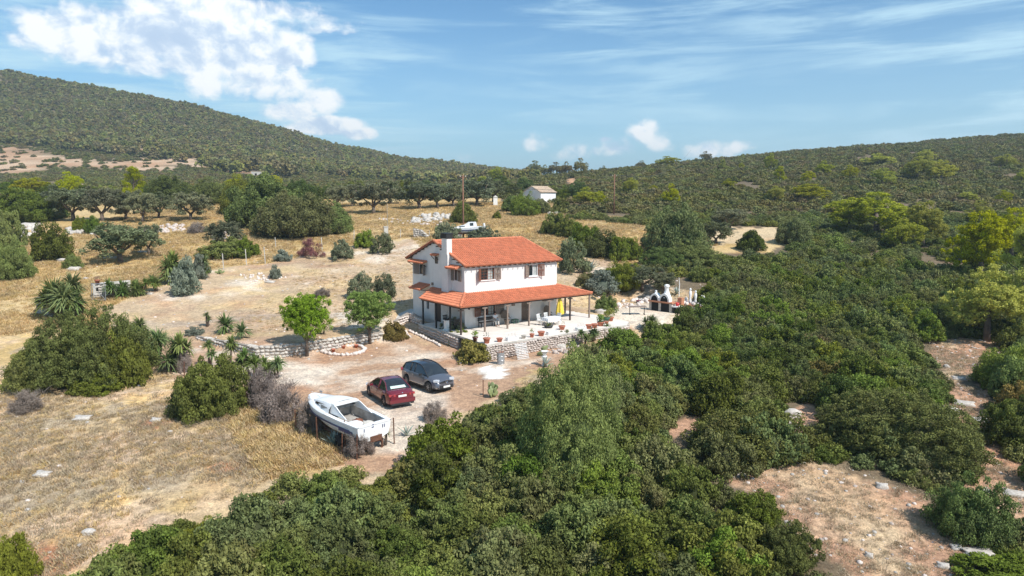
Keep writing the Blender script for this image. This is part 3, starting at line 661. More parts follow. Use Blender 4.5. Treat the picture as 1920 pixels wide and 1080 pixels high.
for a in [
 ('huge', 168, 742, 225, 158, 'huge dark green spreading bush covering the left edge of the yard'),
 ('bigmastic', 72, 738, 135, 92, 'lower left shoulder bush of the huge bush beside the dry field'),
 ('mastic', 238, 730, 95, 100, 'round bush between the huge bush and the leaning yuccas'),
 ('mastic', 180, 745, 90, 45, 'low bush fringe under the huge bush at the left'),
 ('bigdark', 398, 792, 148, 118, 'dense dark dome shaped bush left of the dead grey bushes'),
 ('dark', 350, 786, 70, 60, 'small dark bush hugging the left foot of the dome shaped bush'),
 ('dark', 98, 492, 72, 70, 'round dark tree-like bush standing alone in the golden field'),
 ('mastic', 137, 506, 36, 26, 'little dark bush beside white rocks in the golden field'),
 ('bigmastic', 28, 528, 85, 70, 'dark bush cut by the left frame edge above the yard gate'),
 ('mastic', 5, 470, 75, 70, 'dark bush cut by the left frame edge beside bare rocks'),
 ('bigdark', 45, 422, 130, 62, 'broad dark thicket at the left edge below the yellow green pines'),
 ('dark', 100, 412, 60, 40, 'dark bush at the right end of the left thicket'),
 ('mastic', 150, 437, 30, 28, 'small dark bush above the white rock pile, left one of a pair'),
 ('dark', 177, 440, 34, 32, 'small dark bush above the white rock pile, right one of a pair'),
 ('bigdark', 318, 383, 90, 48, 'dark evergreen thicket behind the olive row, left part'),
 ('bigmastic', 395, 386, 80, 44, 'dark evergreen thicket behind the olive row, middle part'),
 ('bigdark', 500, 432, 175, 96, 'broad dark green thicket in the field behind the yard fence'),
 ('bigmastic', 445, 404, 75, 62, 'rounded dark bush joined to the left of the field thicket'),
 ('bigdark', 560, 395, 80, 52, 'dark bush rising behind the field thicket'),
 ('bigoak', 555, 452, 170, 80, 'grey green thicket in front of the dark field thicket'),
 ('bigmastic', 622, 442, 90, 55, 'dark rounded right end of the field thicket'),
 ('oak', 425, 488, 95, 34, 'low grey green bush creeping behind the white fence posts'),
 ('mastic', 462, 484, 55, 35, 'low green bush right of the creeping bush by the fence'),
 ('mastic', 684, 466, 44, 30, 'dark green bush just left of the concrete pillar'),
 ('olivebush', 716, 478, 46, 38, 'airy green bush in front of the concrete pillar'),
 ('olivebush', 642, 490, 48, 38, 'airy grey green bush inside the yard fence'),
 ('grey', 530, 492, 36, 22, 'small pale green bush by the upper fence line'),
 ('grey', 517, 524, 26, 26, 'thin pale green sapling in the middle of the bare yard'),
 ('deadred', 583, 486, 50, 36, 'reddish brown bare bush inside the upper fence'),
 ('dark', 868, 420, 52, 38, 'round dark bush at the foot of the brown utility pole'),
 ('olivebush', 842, 462, 56, 42, 'grey green bush rising behind the roof ridge left of the raised boat'),
 ('olivebush', 905, 458, 60, 30, 'grey green bush rising behind the roof ridge right of the raised boat'),
 ('mastic', 957, 398, 42, 28, 'round bush left of the white hut'),
 ('bigmastic', 982, 406, 58, 38, 'dark bush in front of the left side of the white hut'),
 ('oak', 1012, 402, 46, 26, 'grey green bush in front of the white hut gable'),
 ('mastic', 932, 411, 18, 14, 'tiny dark bush among rocks in the field left of the hut'),
 ('oak', 1052, 398, 34, 22, 'bush just right of the white hut wall'),
 ('mastic', 1038, 442, 56, 40, 'first bush of the dark row leading right from behind the house roof'),
 ('oak', 1068, 448, 52, 36, 'second bush of the dark row behind the roof, greyer than its neighbours'),
 ('mastic', 1095, 470, 62, 46, 'third bush of the dark row behind the roof'),
 ('dark', 1130, 486, 70, 50, 'fourth and darkest bush of the row behind the roof'),
 ('mastic', 1168, 492, 66, 44, 'last bush of the dark row, next to the big grey green one'),
 ('bigoak', 1268, 488, 128, 92, 'large grey green bush right of the dark row'),
 ('bigdark', 1240, 505, 90, 36, 'low dark green bush below the large grey green bush'),
 ('bigmastic', 1300, 500, 95, 40, 'low green bush right of the low dark one'),
 ('olivebush', 1074, 515, 66, 62, 'airy olive green bush at the right end of the house'),
 ('bigmastic', 1166, 556, 86, 52, 'bright green leafy bush behind the paved garden'),
 ('brown', 1097, 541, 38, 26, 'olive brown bush left of the grey mound bush'),
 ('grey', 1125, 560, 82, 44, 'grey mounded bush between house and paved garden'),
 ('mastic', 1134, 588, 44, 34, 'green bush at the corner of the terrace garden'),
 ('dark', 1408, 474, 58, 38, 'dark round bush beside the tan clearing on the slope'),
 ('bigoak', 1490, 462, 78, 50, 'grey round bush right of the dark one on the slope'),
 ('grey', 348, 556, 66, 70, 'silvery oleander-like bush beside the yard yuccas'),
 ('grey', 375, 525, 40, 46, 'smaller silvery bush behind the first silvery one'),
 ('brown', 738, 640, 56, 34, 'low olive yellow dome bush by the stone wall below the house'),
 ('olivebush', 678, 562, 54, 48, 'airy yellow green bush behind the round pine, left one'),
 ('olivebush', 722, 562, 50, 46, 'airy yellow green bush behind the round pine, right one'),
 ('grey', 365, 631, 34, 18, 'pale low bush at the end of the curved stone wall'),
 ('varie', 890, 683, 80, 42, 'yellow and green variegated shrub below the terrace wall'),
 ('mastic', 862, 650, 40, 30, 'dark leafy shrub beside the terrace steps'),
 ('olivebush', 850, 640, 50, 44, 'straggly bush hiding the corner post of the veranda'),
 ('olivebush', 1058, 648, 30, 28, 'pale straggly bush in the rockery below the terrace'),
 ('dead', 490, 770, 66, 78, 'leafless grey bush, first from the left of the dead hedge', 'bush'),
 ('dead', 530, 800, 78, 88, 'largest leafless grey brown bush in the dead hedge', 'bush'),
 ('dead', 588, 816, 58, 66, 'leafless bush in the dead hedge touching the white boat', 'bush'),
 ('dead', 678, 862, 62, 58, 'dark leafless bush behind the boat transom', 'bush'),
 ('dead', 52, 778, 66, 44, 'small bare grey bush in front of the huge bush', 'bush'),
 ('dead', 815, 795, 46, 42, 'pale leafless bush at the edge of the parking yard', 'bush'),
 ('dead', 605, 560, 34, 18, 'flat brown twiggy bush on the bare yard near the round pine', 'bush'),
 ('dead', 370, 440, 36, 22, 'purplish bare bush beside the rubble in the golden field', 'bush'),
 ('dead', 345, 700, 30, 40, 'dry twiggy bush at the rusty fence post left of the dome bush', 'bush'),
 ('bigmastic', 1818, 1034, 146, 130, 'isolated dark bush casting a shadow on the stony clearing'),
 ('huge', 1690, 890, 300, 142, 'wide dark green bush mound above the stony clearing'),
 ('bigoak', 1400, 882, 235, 110, 'wide grey green scrub mound left of the pale boulder'),
 ('bigmastic', 1888, 738, 140, 82, 'dark bush right of the stony path, upper one'),
 ('bigdark', 1912, 856, 140, 105, 'dark bush right of the stony path, lower one'),
 ('bigdark', 1470, 1085, 130, 100, 'dark bush at the bottom frame edge beside the stony clearing'),
 ('mastic', 1412, 1000, 110, 72, 'rounded dark bush on the left rim of the stony clearing'),
 ('mastic', 28, 1120, 90, 110, 'dark bush in the bottom left corner of the dry field'),
 ('mastic', 1880, 1125, 190, 70, 'dark bush along the bottom right frame edge'),
 ('mastic', 1735, 762, 100, 50, 'low green bush beside the stony path'),
 ('hugebright', 1068, 945, 225, 282, 'tall light green wild olive rising from the foreground thicket'),
 ('bright', 1000, 778, 95, 56, 'light green bush at the edge of the parking yard'),
 ('mastic', 1165, 668, 92, 50, 'dark green bush hiding the right end of the terrace wall'),
 ('oak', 1108, 690, 72, 44, 'grey green bush below the spiky plants at the terrace corner'),
 ('mastic', 1236, 652, 82, 46, 'green bush on the lower rim of the paved garden'),
 ('oak', 1288, 628, 74, 50, 'grey green bush on the right rim of the paved garden by the raised bed'),
 ('bright', 1130, 830, 120, 130, 'light green crown right behind the tall wild olive'),
]:
    q = plant(a[0], a[1], a[2], a[3], a[4], a[5], a[6] if len(a) > 6 else 'shrub')
    if a[0] == 'dead':      # bare stems inside the twigs
        R0, Z0 = ext(SH['bare'][0]); st_ = link('stems', SH['bare'][int(a[1]) % 3], q, (0, 0, 0), 0, (1.9, 1.9, 1.1))

for a in [
 (137, 414, 76, 66, 'olive tree at the left end of the orchard row, forked low'),
 (193, 416, 74, 66, 'second olive tree from the left in the orchard row, leaning trunks'),
 (237, 413, 56, 56, 'slim olive tree third from the left in the orchard row'),
 (268, 417, 54, 60, 'olive tree fourth from the left in the orchard row'),
 (298, 411, 50, 50, 'small olive tree fifth from the left in the orchard row'),
 (357, 414, 70, 56, 'olive tree alone at the right end of the left orchard row'),
 (226, 492, 108, 76, 'broad olive tree alone in the golden field above the yard gate'),
 (280, 478, 50, 60, 'olive tree just behind the broad one in the golden field'),
 (425, 470, 66, 58, 'pale olive tree in front of the field thicket'),
 (632, 391, 42, 46, 'small dark olive tree right of the field thicket'),
 (700, 401, 74, 60, 'round olive tree in the open field above the concrete pillar'),
 (732, 383, 44, 46, 'olive tree behind the round one above the concrete pillar'),
 (786, 392, 72, 54, 'olive tree in the middle of the orchard behind the house'),
 (820, 390, 54, 48, 'olive tree just left of the brown utility pole'),
 (850, 388, 50, 46, 'olive tree partly hidden by the brown utility pole'),
 (895, 386, 66, 52, 'olive tree right of the brown utility pole'),
 (925, 380, 50, 44, 'olive tree near the small white pillar in the field'),
 (1343, 458, 60, 44, 'small crooked olive tree at the edge of the tan clearing'),
 (1368, 432, 64, 44, 'dark olive tree above the tan clearing on the slope'),
 (1205, 545, 70, 48, 'grey olive tree behind the brick barbecue'),
 (1245, 550, 44, 42, 'thin bare-stemmed olive tree beside the barbecue chimney'),
 (75, 405, 60, 50, 'olive tree half merged with the left thicket'),
 (660, 388, 50, 44, 'olive tree between the small dark one and the round one'),
]: tree('olive', a[0], a[1], a[2], a[3], a[4], 'olive trees', 'olive_tree')
for a in [
 (576, 668, 92, 122, 'young round pine with airy bright green crown on the curved wall'),
 (694, 644, 90, 104, 'young round pine with dense bright green crown nearer the house'),
]: tree('gpine', a[0], a[1], a[2], a[3], a[4], 'young round pines in the yard', 'pine_tree')
PT = [
 (62, 372, 84, 42, 'broad yellow green pine at the far left above the thicket'),
 (130, 372, 46, 52, 'yellow green pine second from the left above the olive row'),
 (252, 378, 38, 60, 'narrow tall yellow green pine above the olive row'),
 (445, 362, 50, 36, 'yellow green pine top behind the field thicket'),
 (515, 360, 40, 34, 'small pine top right of it behind the field thicket'),
 (1640, 445, 165, 88, 'largest yellow green pine on the slope, broad and leaning'),
 (1590, 432, 60, 56, 'pale pine at the left flank of the largest slope pine'),
 (1730, 462, 82, 92, 'loose yellow green pine at the right flank of the largest slope pine'),
 (1690, 468, 70, 60, 'low yellow pine in front of the largest slope pine'),
 (1850, 640, 160, 150, 'bright yellow green pine at the right edge above the stony path'),
 (1835, 535, 130, 150, 'dark-hearted tall pine above the right stony path'),
 (1895, 495, 120, 110, 'rounded yellow green pine cut by the right frame edge'),
 (1925, 600, 110, 170, 'tall pine cut by the right frame edge beside the yellow one'),
 (1835, 425, 56, 52, 'thin yellow pine right of the largest slope pine'),
 (1516, 378, 80, 36, 'flat topped bright yellow pine in the middle of the slope'),
 (1453, 379, 36, 32, 'small bright pine left of the flat topped one'),
 (1365, 354, 30, 20, 'tiny yellow pine low on the hill slope'),
 (1355, 320, 12, 20, 'narrow yellow pine near the skyline'),
 (1390, 320, 14, 16, 'tiny pine near the skyline right of the narrow one'),
 (1445, 322, 26, 36, 'upright pine below the pale bare patch near the skyline'),
 (1462, 342, 20, 28, 'dull green pine above the small bright pine'),
 (1543, 330, 36, 30, 'pine in the middle of the upper slope'),
 (1515, 345, 30, 26, 'small pine just behind the flat topped one'),
 (1593, 338, 32, 30, 'yellow green pine right of the middle upper slope'),
 (1645, 312, 60, 26, 'wide pine group high on the hill'),
 (1655, 350, 48, 38, 'loose pine above the largest slope pine'),
 (1720, 338, 62, 46, 'dense pine high on the right slope, left one'),
 (1765, 340, 60, 42, 'dense pine high on the right slope, right one'),
 (1735, 305, 40, 26, 'small pine behind the dense ones near the skyline'),
 (1887, 316, 40, 28, 'round pine near the skyline at the far right'),
 (1915, 345, 30, 30, 'pine at the right frame edge below the skyline'),
 (1812, 380, 42, 22, 'low yellow pine among scrub at the right'),
 (1880, 385, 28, 30, 'small upright pine right of the low yellow one'),
 (1098, 387, 56, 38, 'bright pine right of the white hut'),
 (1125, 384, 30, 28, 'small pine beside the bright pine near the hut'),
 (1182, 364, 34, 32, 'sparse pale pine left of the second utility pole'),
 (1258, 386, 34, 44, 'yellow green pine right of the second utility pole'),
 (1225, 362, 18, 16, 'tiny pine between the hut and the slope pines'),
 (933, 342, 34, 30, 'bright pine in the saddle left of the ridge trees'),
 (957, 336, 36, 18, 'low bright pine in the saddle'),
 (905, 345, 22, 16, 'small pine left of the saddle'),
 (1250, 312, 46, 20, 'wide pine on the skyline right of the ridge trees'),
]
for a in PT: tree('bpine' if a[2] > a[3]*.72 else 'pine', a[0], a[1], a[2], a[3], a[4], 'yellow green pines', 'pine_tree')
for a in [
 (1003, 333, 38, 34, 'dark ridge tree left of the sandy track'),
 (1022, 332, 26, 24, 'second dark ridge tree left of the sandy track'),
 (1043, 332, 34, 30, 'third dark ridge tree left of the sandy track'),
 (1062, 330, 28, 28, 'ridge tree standing at the top of the sandy track'),
 (1089, 330, 28, 36, 'tallest ridge tree right of the sandy track'),
 (1132, 322, 16, 14, 'lone dark tree on the skyline dip'),
 (1203, 316, 26, 16, 'dark tree on the skyline before the slope pines'),
 (1322, 303, 24, 20, 'paired feathery trees on the skyline'),
 (1812, 254, 13, 9, 'tiny round tree on the right skyline'),
 (1850, 250, 13, 10, 'second tiny round tree on the right skyline'),
 (1907, 248, 20, 12, 'round tree on the skyline at the right frame edge'),
]: tree('dpine', a[0], a[1], a[2], a[3], a[4], None, 'tree')

# ------------------------------------------------------------------ scrub: 300 nearest as things, the rest as stuff
def hexpts(x0, x1, y0, y1, sp, seed):
    rs = np.random.RandomState(seed); xs = np.arange(x0, x1, sp); ys = np.arange(y0, y1, sp*.87)
    X, Y = np.meshgrid(xs, ys); X = X+(np.arange(len(ys)) % 2)[:, None]*sp*.5
    X = X.ravel(); Y = Y.ravel(); X += rs.uniform(-.33, .33, len(X))*sp; Y += rs.uniform(-.33, .33, len(Y))*sp; return X, Y, rs
def inscrub(X, Y, hh, extra=()):
    Z = H(X, Y); u, v = project(np.stack([X, Y, Z+hh], 1)); u0, v0 = project(np.stack([X, Y, Z+.1], 1))
    m = pip(SCRUB, u, v)
    for q in CLEAR:
        for dx in (-1.3, 0, 1.3):
            for dz in (.1, .9, 1.7, 2.3):
                uu, vv = project(np.stack([X+dx*min(1, hh/1.2)*(.75 if Y.max() < 90 else 1), Y, Z+dz*(hh/1.5)], 1)); m &= ~pip(q, uu, vv)
    for q in extra: m &= ~pip(q, u0, v0)
    m &= ~pip(YARD, u0, v0)
    m &= (u > -150) & (u < 2080) & (v0 < 1400)
    return m, Z, u, v
X, Y, rs = hexpts(-26, 60, 19, 80, 2.0, 5)
m, Z, u, v = inscrub(X, Y, 1.5)
s_ = (X-HX)*ha[0]+(Y-HY)*ha[1]; r_ = (X-HX)*hb[0]+(Y-HY)*hb[1]
m &= ~((s_ > -3) & (s_ < 24) & (r_ > -8.4) & (r_ < 9))
X, Y, Z, u, v = X[m], Y[m], Z[m], u[m], v[m]; o_ = np.argsort(Y); X, Y, Z, u, v = (q[o_] for q in (X, Y, Z, u, v))
dist = fbm(X/9, Y/9, 77, 3)
nth = 0; restp = []
for i in range(len(X)):
    vis = (-60 < u[i] < 1990) and v[i] < 1130
    sc = 1.45+.55*rnd.random(); zsc = sc*(1.15+.35*rnd.random())
    edge = not bool(pip(SCRUB, np.array([u[i]]), np.array([v[i]-26]))[0])
    if edge: sc *= .8; zsc *= .75
    k = 'mastic' if dist[i] > -.05 else 'oak'
    if rnd.random() < .04: k = 'brown'
    elif rnd.random() < .12: k = 'dark'
    if vis and nth < 225:
        i2 = COUNT.get(k, 0); COUNT[k] = i2+1
        lab = {'mastic': 'dark green rounded bush in the thicket', 'oak': 'grey green dense bush in the thicket', 'brown': 'rusty olive green low bush in the thicket', 'dark': 'very dark green bush in the thicket'}[k]
        uu, vv_ = u[i], v[i]
        reg = ('along the bottom edge left of the centre' if uu < 640 else 'along the bottom edge right of the centre') if vv_ > 930 else 'bordering the dry field and boat' if uu < 860 else 'left of the tall pale wild olive' if uu < 960 else 'around the tall pale wild olive' if uu < 1180 else ('between the olive and stony clearing' if vv_ > 740 else 'below the terrace and paved garden') if uu < 1420 else ('around the stony clearing' if vv_ > 800 else 'under the yellow green pines at the right' if uu > 1650 else 'in the middle of the right slope')
        lab += ' '+reg
        grp = {'mastic': 'dark green thicket bushes', 'oak': 'grey green thicket bushes', 'brown': 'rusty thicket bushes', 'dark': 'darkest thicket bushes'}[k]+' '+reg
        o = link('shrub', SH[k][i2 % len(SH[k])], None, (X[i], Y[i], Z[i]-.1), rnd.random()*6.28, (sc, sc, zsc)); tag(o, lab, 'shrub', grp); nth += 1
    else: restp.append((X[i], Y[i], Z[i]-.1, sc, zsc/sc))
rp = np.array(restp)
scatter('near_scrub', rp[:, :3], rp[:, 3], np.random.RandomState(1).random(len(rp))*6.28, SH['midscrub']+SH['oak'][:2]+SH['mastic'][:2], rp[:, 4])
# low undergrowth between the bushes
X, Y, rs = hexpts(-26, 60, 19, 80, 1.25, 15)
m, Z, u, v = inscrub(X, Y, .5); s_ = (X-HX)*ha[0]+(Y-HY)*ha[1]; r_ = (X-HX)*hb[0]+(Y-HY)*hb[1]
m &= ~((s_ > -3) & (s_ < 24) & (r_ > -8) & (r_ < 9))
scatter('undergrowth', np.stack([X, Y, Z-.1], 1)[m], .55+.5*rs.random(m.sum()), rs.random(m.sum())*6.28, SH['midscrub'])
# right slope
P_ = []
for (y0, y1, sp, h0) in ((80, 130, 2.1, 1.35), (130, 220, 2.7, 1.6), (220, 430, 3.6, 1.9)):
    X, Y, rs = hexpts(-30, .95*y1, y0, y1, sp, int(y0))
    m, Z, u, v = inscrub(X, Y, 1.2); n = m.sum()
    gaps = (rs.random(n) > (.05 if y0 < 100 else .10)) & (fbm(X[m]/11, Y[m]/11, 88, 4) < (.42 if y0 < 100 else .30))
    P_.append(np.stack([X[m], Y[m], Z[m]-.15, h0*(.7+.6*rs.random(n)), .75+.4*rs.random(n)], 1)[gaps])
P_ = np.concatenate(P_)
nearp = P_[:, 1] < 135
scatter('slope_scrub', P_[nearp, :3], P_[nearp, 3], np.random.RandomState(2).random(nearp.sum())*6.28, SH['midscrub'], P_[nearp, 4])
scatter('hill_scrub', P_[~nearp, :3], P_[~nearp, 3], np.random.RandomState(3).random((~nearp).sum())*6.28, SH['farscrub'], P_[~nearp, 4])
# left valley scrub and hillside wood
X, Y, rs = hexpts(-480, 40, 150, 520, 3.6, 21)
Z = H(X, Y); u, v = project(np.stack([X, Y, Z], 1)); hl = np.interp(u, [-200, 0, 100, 300, 450, 600, 800, 960], [262, 268, 280, 300, 322, 328, 345, 352])-5; m = (u > -120) & (u < 1060) & (v < 372) & (v > hl) & ~intan(u, v)
m &= ~pip([(40, 345), (80, 340), (200, 345), (200, 352), (60, 352)], u, v)
m |= (u > -120) & (u < 1060) & (v < 372) & (v > hl) & intan(u, v) & (rs.random(len(X)) < .16)
scatter('valley_scrub', np.stack([X, Y, Z-.2], 1)[m], 1.9*(.6+.7*rs.random(m.sum())), rs.random(m.sum())*6.28, SH['farscrub'], .6+.5*rs.random(m.sum()))
FP = [farpine(300+i) for i in range(5)]
X, Y, rs = hexpts(-640, 40, 330, 780, 3.5, 22); X += rs.uniform(-1.6, 1.6, len(X)); Y += rs.uniform(-1.6, 1.6, len(Y))
Z = H(X, Y); u, v = project(np.stack([X, Y, Z], 1))
line = np.interp(u, [-200, 0, 100, 300, 450, 600, 800, 960], [262, 268, 280, 300, 322, 328, 345, 352])+5*fbm(u/40, v/40, 4, 2)
m = (u > -120) & (u < 1010) & (v < line) & ~(intan(u, v) & (rs.random(len(X)) < .9))
m &= (rs.random(len(X)) < np.where(pip([(560, 240), (760, 280), (860, 330), (700, 335), (480, 310)], u, v), .74, .93)+.5*fbm(X/14, Y/14, 66, 3))
n = m.sum(); low = np.clip((v[m]-np.interp(u[m], [0, 400, 800], [225, 265, 325]))/50, 0, 1)
print('hill trees', n)
scatter('hillside_wood', np.stack([X, Y, Z-.3], 1)[m], (2.7+2.6*rs.random(n)**1.6)*(1+.35*low), rs.random(n)*6.28, FP, .8+.3*rs.random(n))
X, Y, rs = hexpts(-400, 30, 300, 430, 7, 23)
Z = H(X, Y); u, v = project(np.stack([X, Y, Z], 1)); m = (u > -100) & (u < 560) & (np.abs(v-np.interp(u, [0, 150, 300, 450, 560], [276, 290, 305, 318, 326])) < 11) & (rs.random(len(X)) < .55)
scatter('pines_at_the_hill_foot', np.stack([X, Y, Z-.3], 1)[m], 6.5+3*rs.random(m.sum()), rs.random(m.sum())*6.28, FP)

# band of trees closing the golden fields
B = [(20, 358), (95, 368), (165, 372), (200, 374), (285, 372), (355, 372), (420, 372), (470, 366), (590, 372), (625, 368), (665, 366), (700, 366), (735, 366), (765, 368), (800, 366), (835, 368), (870, 366), (905, 364), (935, 362), (960, 366), (985, 362), (1050, 372), (1080, 372)]
for i, (u_, v_) in enumerate(B):
    w_ = 44+rnd.random()*26
    side = 'left of the round field thicket' if u_ < 540 else 'behind the orchard and the house'
    k = 'bigdark' if i % 3 else 'bigmastic'
    plant(k, u_, v_+6, w_, 22+rnd.random()*12, ('dark evergreen tree' if k == 'bigdark' else 'mid green tree')+' in the belt closing the golden fields, '+side, 'tree', 'tree belt '+side+(' dark' if k == 'bigdark' else ' mid green'), name='tree')
# ------------------------------------------------------------------ the house (local x along the front, y to the back, origin at its front left wall corner)
def wall_open(mb, o, ux, L, z0, z1, holes, inward, dep=.16, mi=0):
    """rectangular wall with openings (a0,a1,b0,b1); reveals go inward"""
    o = Vector(o); ux = Vector(ux); inn = Vector(inward)*dep; Z_ = Vector((0, 0, 1))
    xs = sorted({0, L, *[h[0] for h in holes], *[h[1] for h in holes]}); zs = sorted({z0, z1, *[h[2] for h in holes], *[h[3] for h in holes]})
    for i in range(len(xs)-1):
        for j in range(len(zs)-1):
            cx, cz = (xs[i]+xs[i+1])/2, (zs[j]+zs[j+1])/2
            if any(h[0] < cx < h[1] and h[2] < cz < h[3] for h in holes): continue
            mb.add([o+ux*xs[i]+Z_*zs[j], o+ux*xs[i+1]+Z_*zs[j], o+ux*xs[i+1]+Z_*zs[j+1], o+ux*xs[i]+Z_*zs[j+1]], [(0, 1, 2, 3)], mi)
    for h in holes:
        c = [o+ux*h[0]+Z_*h[2], o+ux*h[1]+Z_*h[2], o+ux*h[1]+Z_*h[3], o+ux*h[0]+Z_*h[3]]
        for k in range(4): mb.add([c[k], c[(k+1) % 4], c[(k+1) % 4]+inn, c[k]+inn], [(0, 1, 2, 3)], mi)
        mb.add([p+inn*1.0 for p in c], [(0, 1, 2, 3)], 1)
def tiles(poly, org, ud, vd, nrm, uw=.215, vl=.37, seed=1):
    """rows of half round clay tiles on a sloping plane; poly in (u,v) metres"""
    r2 = random.Random(seed); mb = MB(); us = [p[0] for p in poly]; vs_ = [p[1] for p in poly]
    org = Vector(org); ud = Vector(ud).normalized(); vd = Vector(vd).normalized(); nr = Vector(nrm).normalized()
    mb.add([org+ud*p[0]+vd*p[1]-nr*.0 for p in poly], [tuple(range(len(poly)))], 0, .25)
    mb.add([org+ud*p[0]+vd*p[1]-nr*.07 for p in poly], [tuple(range(len(poly)))[::-1]], 1, .25)
    n = len(poly)
    for k in range(n):
        a = org+ud*poly[k][0]+vd*poly[k][1]; b = org+ud*poly[(k+1) % n][0]+vd*poly[(k+1) % n][1]
        mb.add([a, b, b-nr*.07, a-nr*.07], [(0, 1, 2, 3)], 0, .4)
    u = min(us)+uw/2
    while u < max(us):
        v = min(vs_)-.03
        while v < max(vs_)-.05:
            if pip(poly, np.array([u]), np.array([max(v, .0)+vl*.45]))[0]:
                t = r2.random(); t = .15+.7*t if r2.random() > .08 else .98; w0 = uw*.44; w1 = uw*.36; l = vl*1.12; vv = []
                for (q, w, hh) in ((v, w0, .085), (v+l, w1, .062)):
                    for a in (0, 45, 90, 135, 180):
                        vv.append(org+ud*(u+math.cos(R(a))*w)+vd*q+nr*(math.sin(R(a))*hh+(.028 if q == v else 0)))
                mb.add(vv, [(0, 1, 6, 5), (1, 2, 7, 6), (2, 3, 8, 7), (3, 4, 9, 8), (0, 1, 2, 3, 4)], 0, t)
            v += vl
        u += uw
    return mb
def ridge_caps(mb, a, b, r=.11, seg=.38):
    a = Vector(a); b = Vector(b); L = (b-a).length; n = max(1, int(L/seg)); d = (b-a).normalized(); s = d.cross(Vector((0, 0, 1))).normalized(); up = s.cross(d)
    for k in range(n):
        p0 = a+d*(L*k/n); p1 = a+d*(L*(k+1.1)/n); vv = []
        for p, q in ((p0, 1.12), (p1, .92)):
            for t in range(0, 181, 36): vv.append(p+s*math.cos(R(t))*r*q+up*math.sin(R(t))*r*q*.9)
        mb.add(vv, [(i, i+1, i+7, i+6) for i in range(5)]+[tuple(range(6))], 0, rnd.random())
def shutter(parent, hinge, w, z0, z1, ang, m, name='shutter'):
    """leaf hinged at hinge=(x,y), direction angle ang in the house frame"""
    d = (math.cos(ang), math.sin(ang)); mb = MB(); cx, cy = hinge[0]+d[0]*w/2, hinge[1]+d[1]*w/2
    fr = .06
    for q in (fr/2, w-fr/2): mb.box((hinge[0]+d[0]*q, hinge[1]+d[1]*q, (z0+z1)/2), (fr, .04, z1-z0), ang)
    for z in (z0+fr/2, z1-fr/2, (z0+z1)/2): mb.box((cx, cy, z), (w-2*fr, .04, fr), ang)
    o = mb.build(name, M[m], parent)
    sl_ = MB(); n = max(4, int((z1-z0-.12)/.075))
    for k in range(n):
        z = z0+.07+(z1-z0-.14)*(k+.5)/n
        if abs(z-(z0+z1)/2) < .035: continue
        sl_.box((cx, cy, z), (w-2*fr, .012, .062), ang, tilt=(R(28), 0))
    s = sl_.build('slats', M[m], o); s['kind'] = 'stuff'; return o
def window(parent, o, ux, w, z0, z1, inn, cols, rows, frame='wood', curtain=False):
    o = Vector(o); ux = Vector(ux); inn = Vector(inn); ang = math.atan2(ux.y, ux.x); mb = MB(); c = o+ux*w/2+inn*.08; t = .055
    for q in (t/2, w-t/2, w/2): p = o+ux*q+inn*.08; mb.box((p.x, p.y, (z0+z1)/2), (t, .05, z1-z0), ang)
    for z in (z0+t/2, z1-t/2): mb.box((c.x, c.y, z), (w, .046, t), ang)
    f = mb.build('window', M[frame], parent)
    bars = MB()
    for i in range(1, cols):
        if abs(i/cols-.5) < .01: continue
        p = o+ux*(w*i/cols)+inn*.08; bars.box((p.x, p.y, (z0+z1)/2), (.025, .036, z1-z0-.1), ang)
    for j in range(1, rows): bars.box((c.x, c.y, z0+(z1-z0)*j/rows), (w-.1, .032, .025), ang)
    if cols > 1: bars.build('glazing_bars', M[frame], f)
    for k in (0, 1):
        g = MB(); p = o+ux*(w*(.25+.5*k))+inn*.10; g.box((p.x, p.y, (z0+z1)/2), (w/2-.06, .012, z1-z0-.06), ang); g.build('pane', M['glass'], f)
    if curtain:
        g = MB(); p = o+ux*(w*.72)+inn*.085; g.box((p.x, p.y, (z0+z1)/2), (w*.33, .01, z1-z0-.1), ang); g.build('curtain', M['curtain'], f)
    return f
def awning(parent, x, y0, y1, z, out, lab=None):
    """small tiled canopy on the left wall (x=0), falling towards -x"""
    a = thing_part('awning', parent)
    drop = out*.33; t = tiles([(0, 0), (y1-y0, 0), (y1-y0, math.hypot(out, drop)), (0, math.hypot(out, drop))], (x-out, y1, z-drop), (0, -1, 0), (out, 0, drop), (-drop, 0, out), .2, .34)
    q = t.build('tiles', [M['tile'], M['dkwood']], a, fix=False); q['kind'] = 'stuff'
    mb = MB()
    for y in (y0+.12, y1-.12):
        mb.tube([(x-.03, y, z-.55), (x-out*.85, y, z-drop*.9-.1)], .03, 4); mb.tube([(x-.03, y, z-.10), (x-out*.95, y, z-drop-.1)], .03, 4)
    mb.build('bracket', M['dkwood'], a); return a
def thing_part(name, parent):
    o = bpy.data.objects.new(name, None); COL.objects.link(o); o.parent = parent; KID.setdefault(parent.name, []).append(o); return o

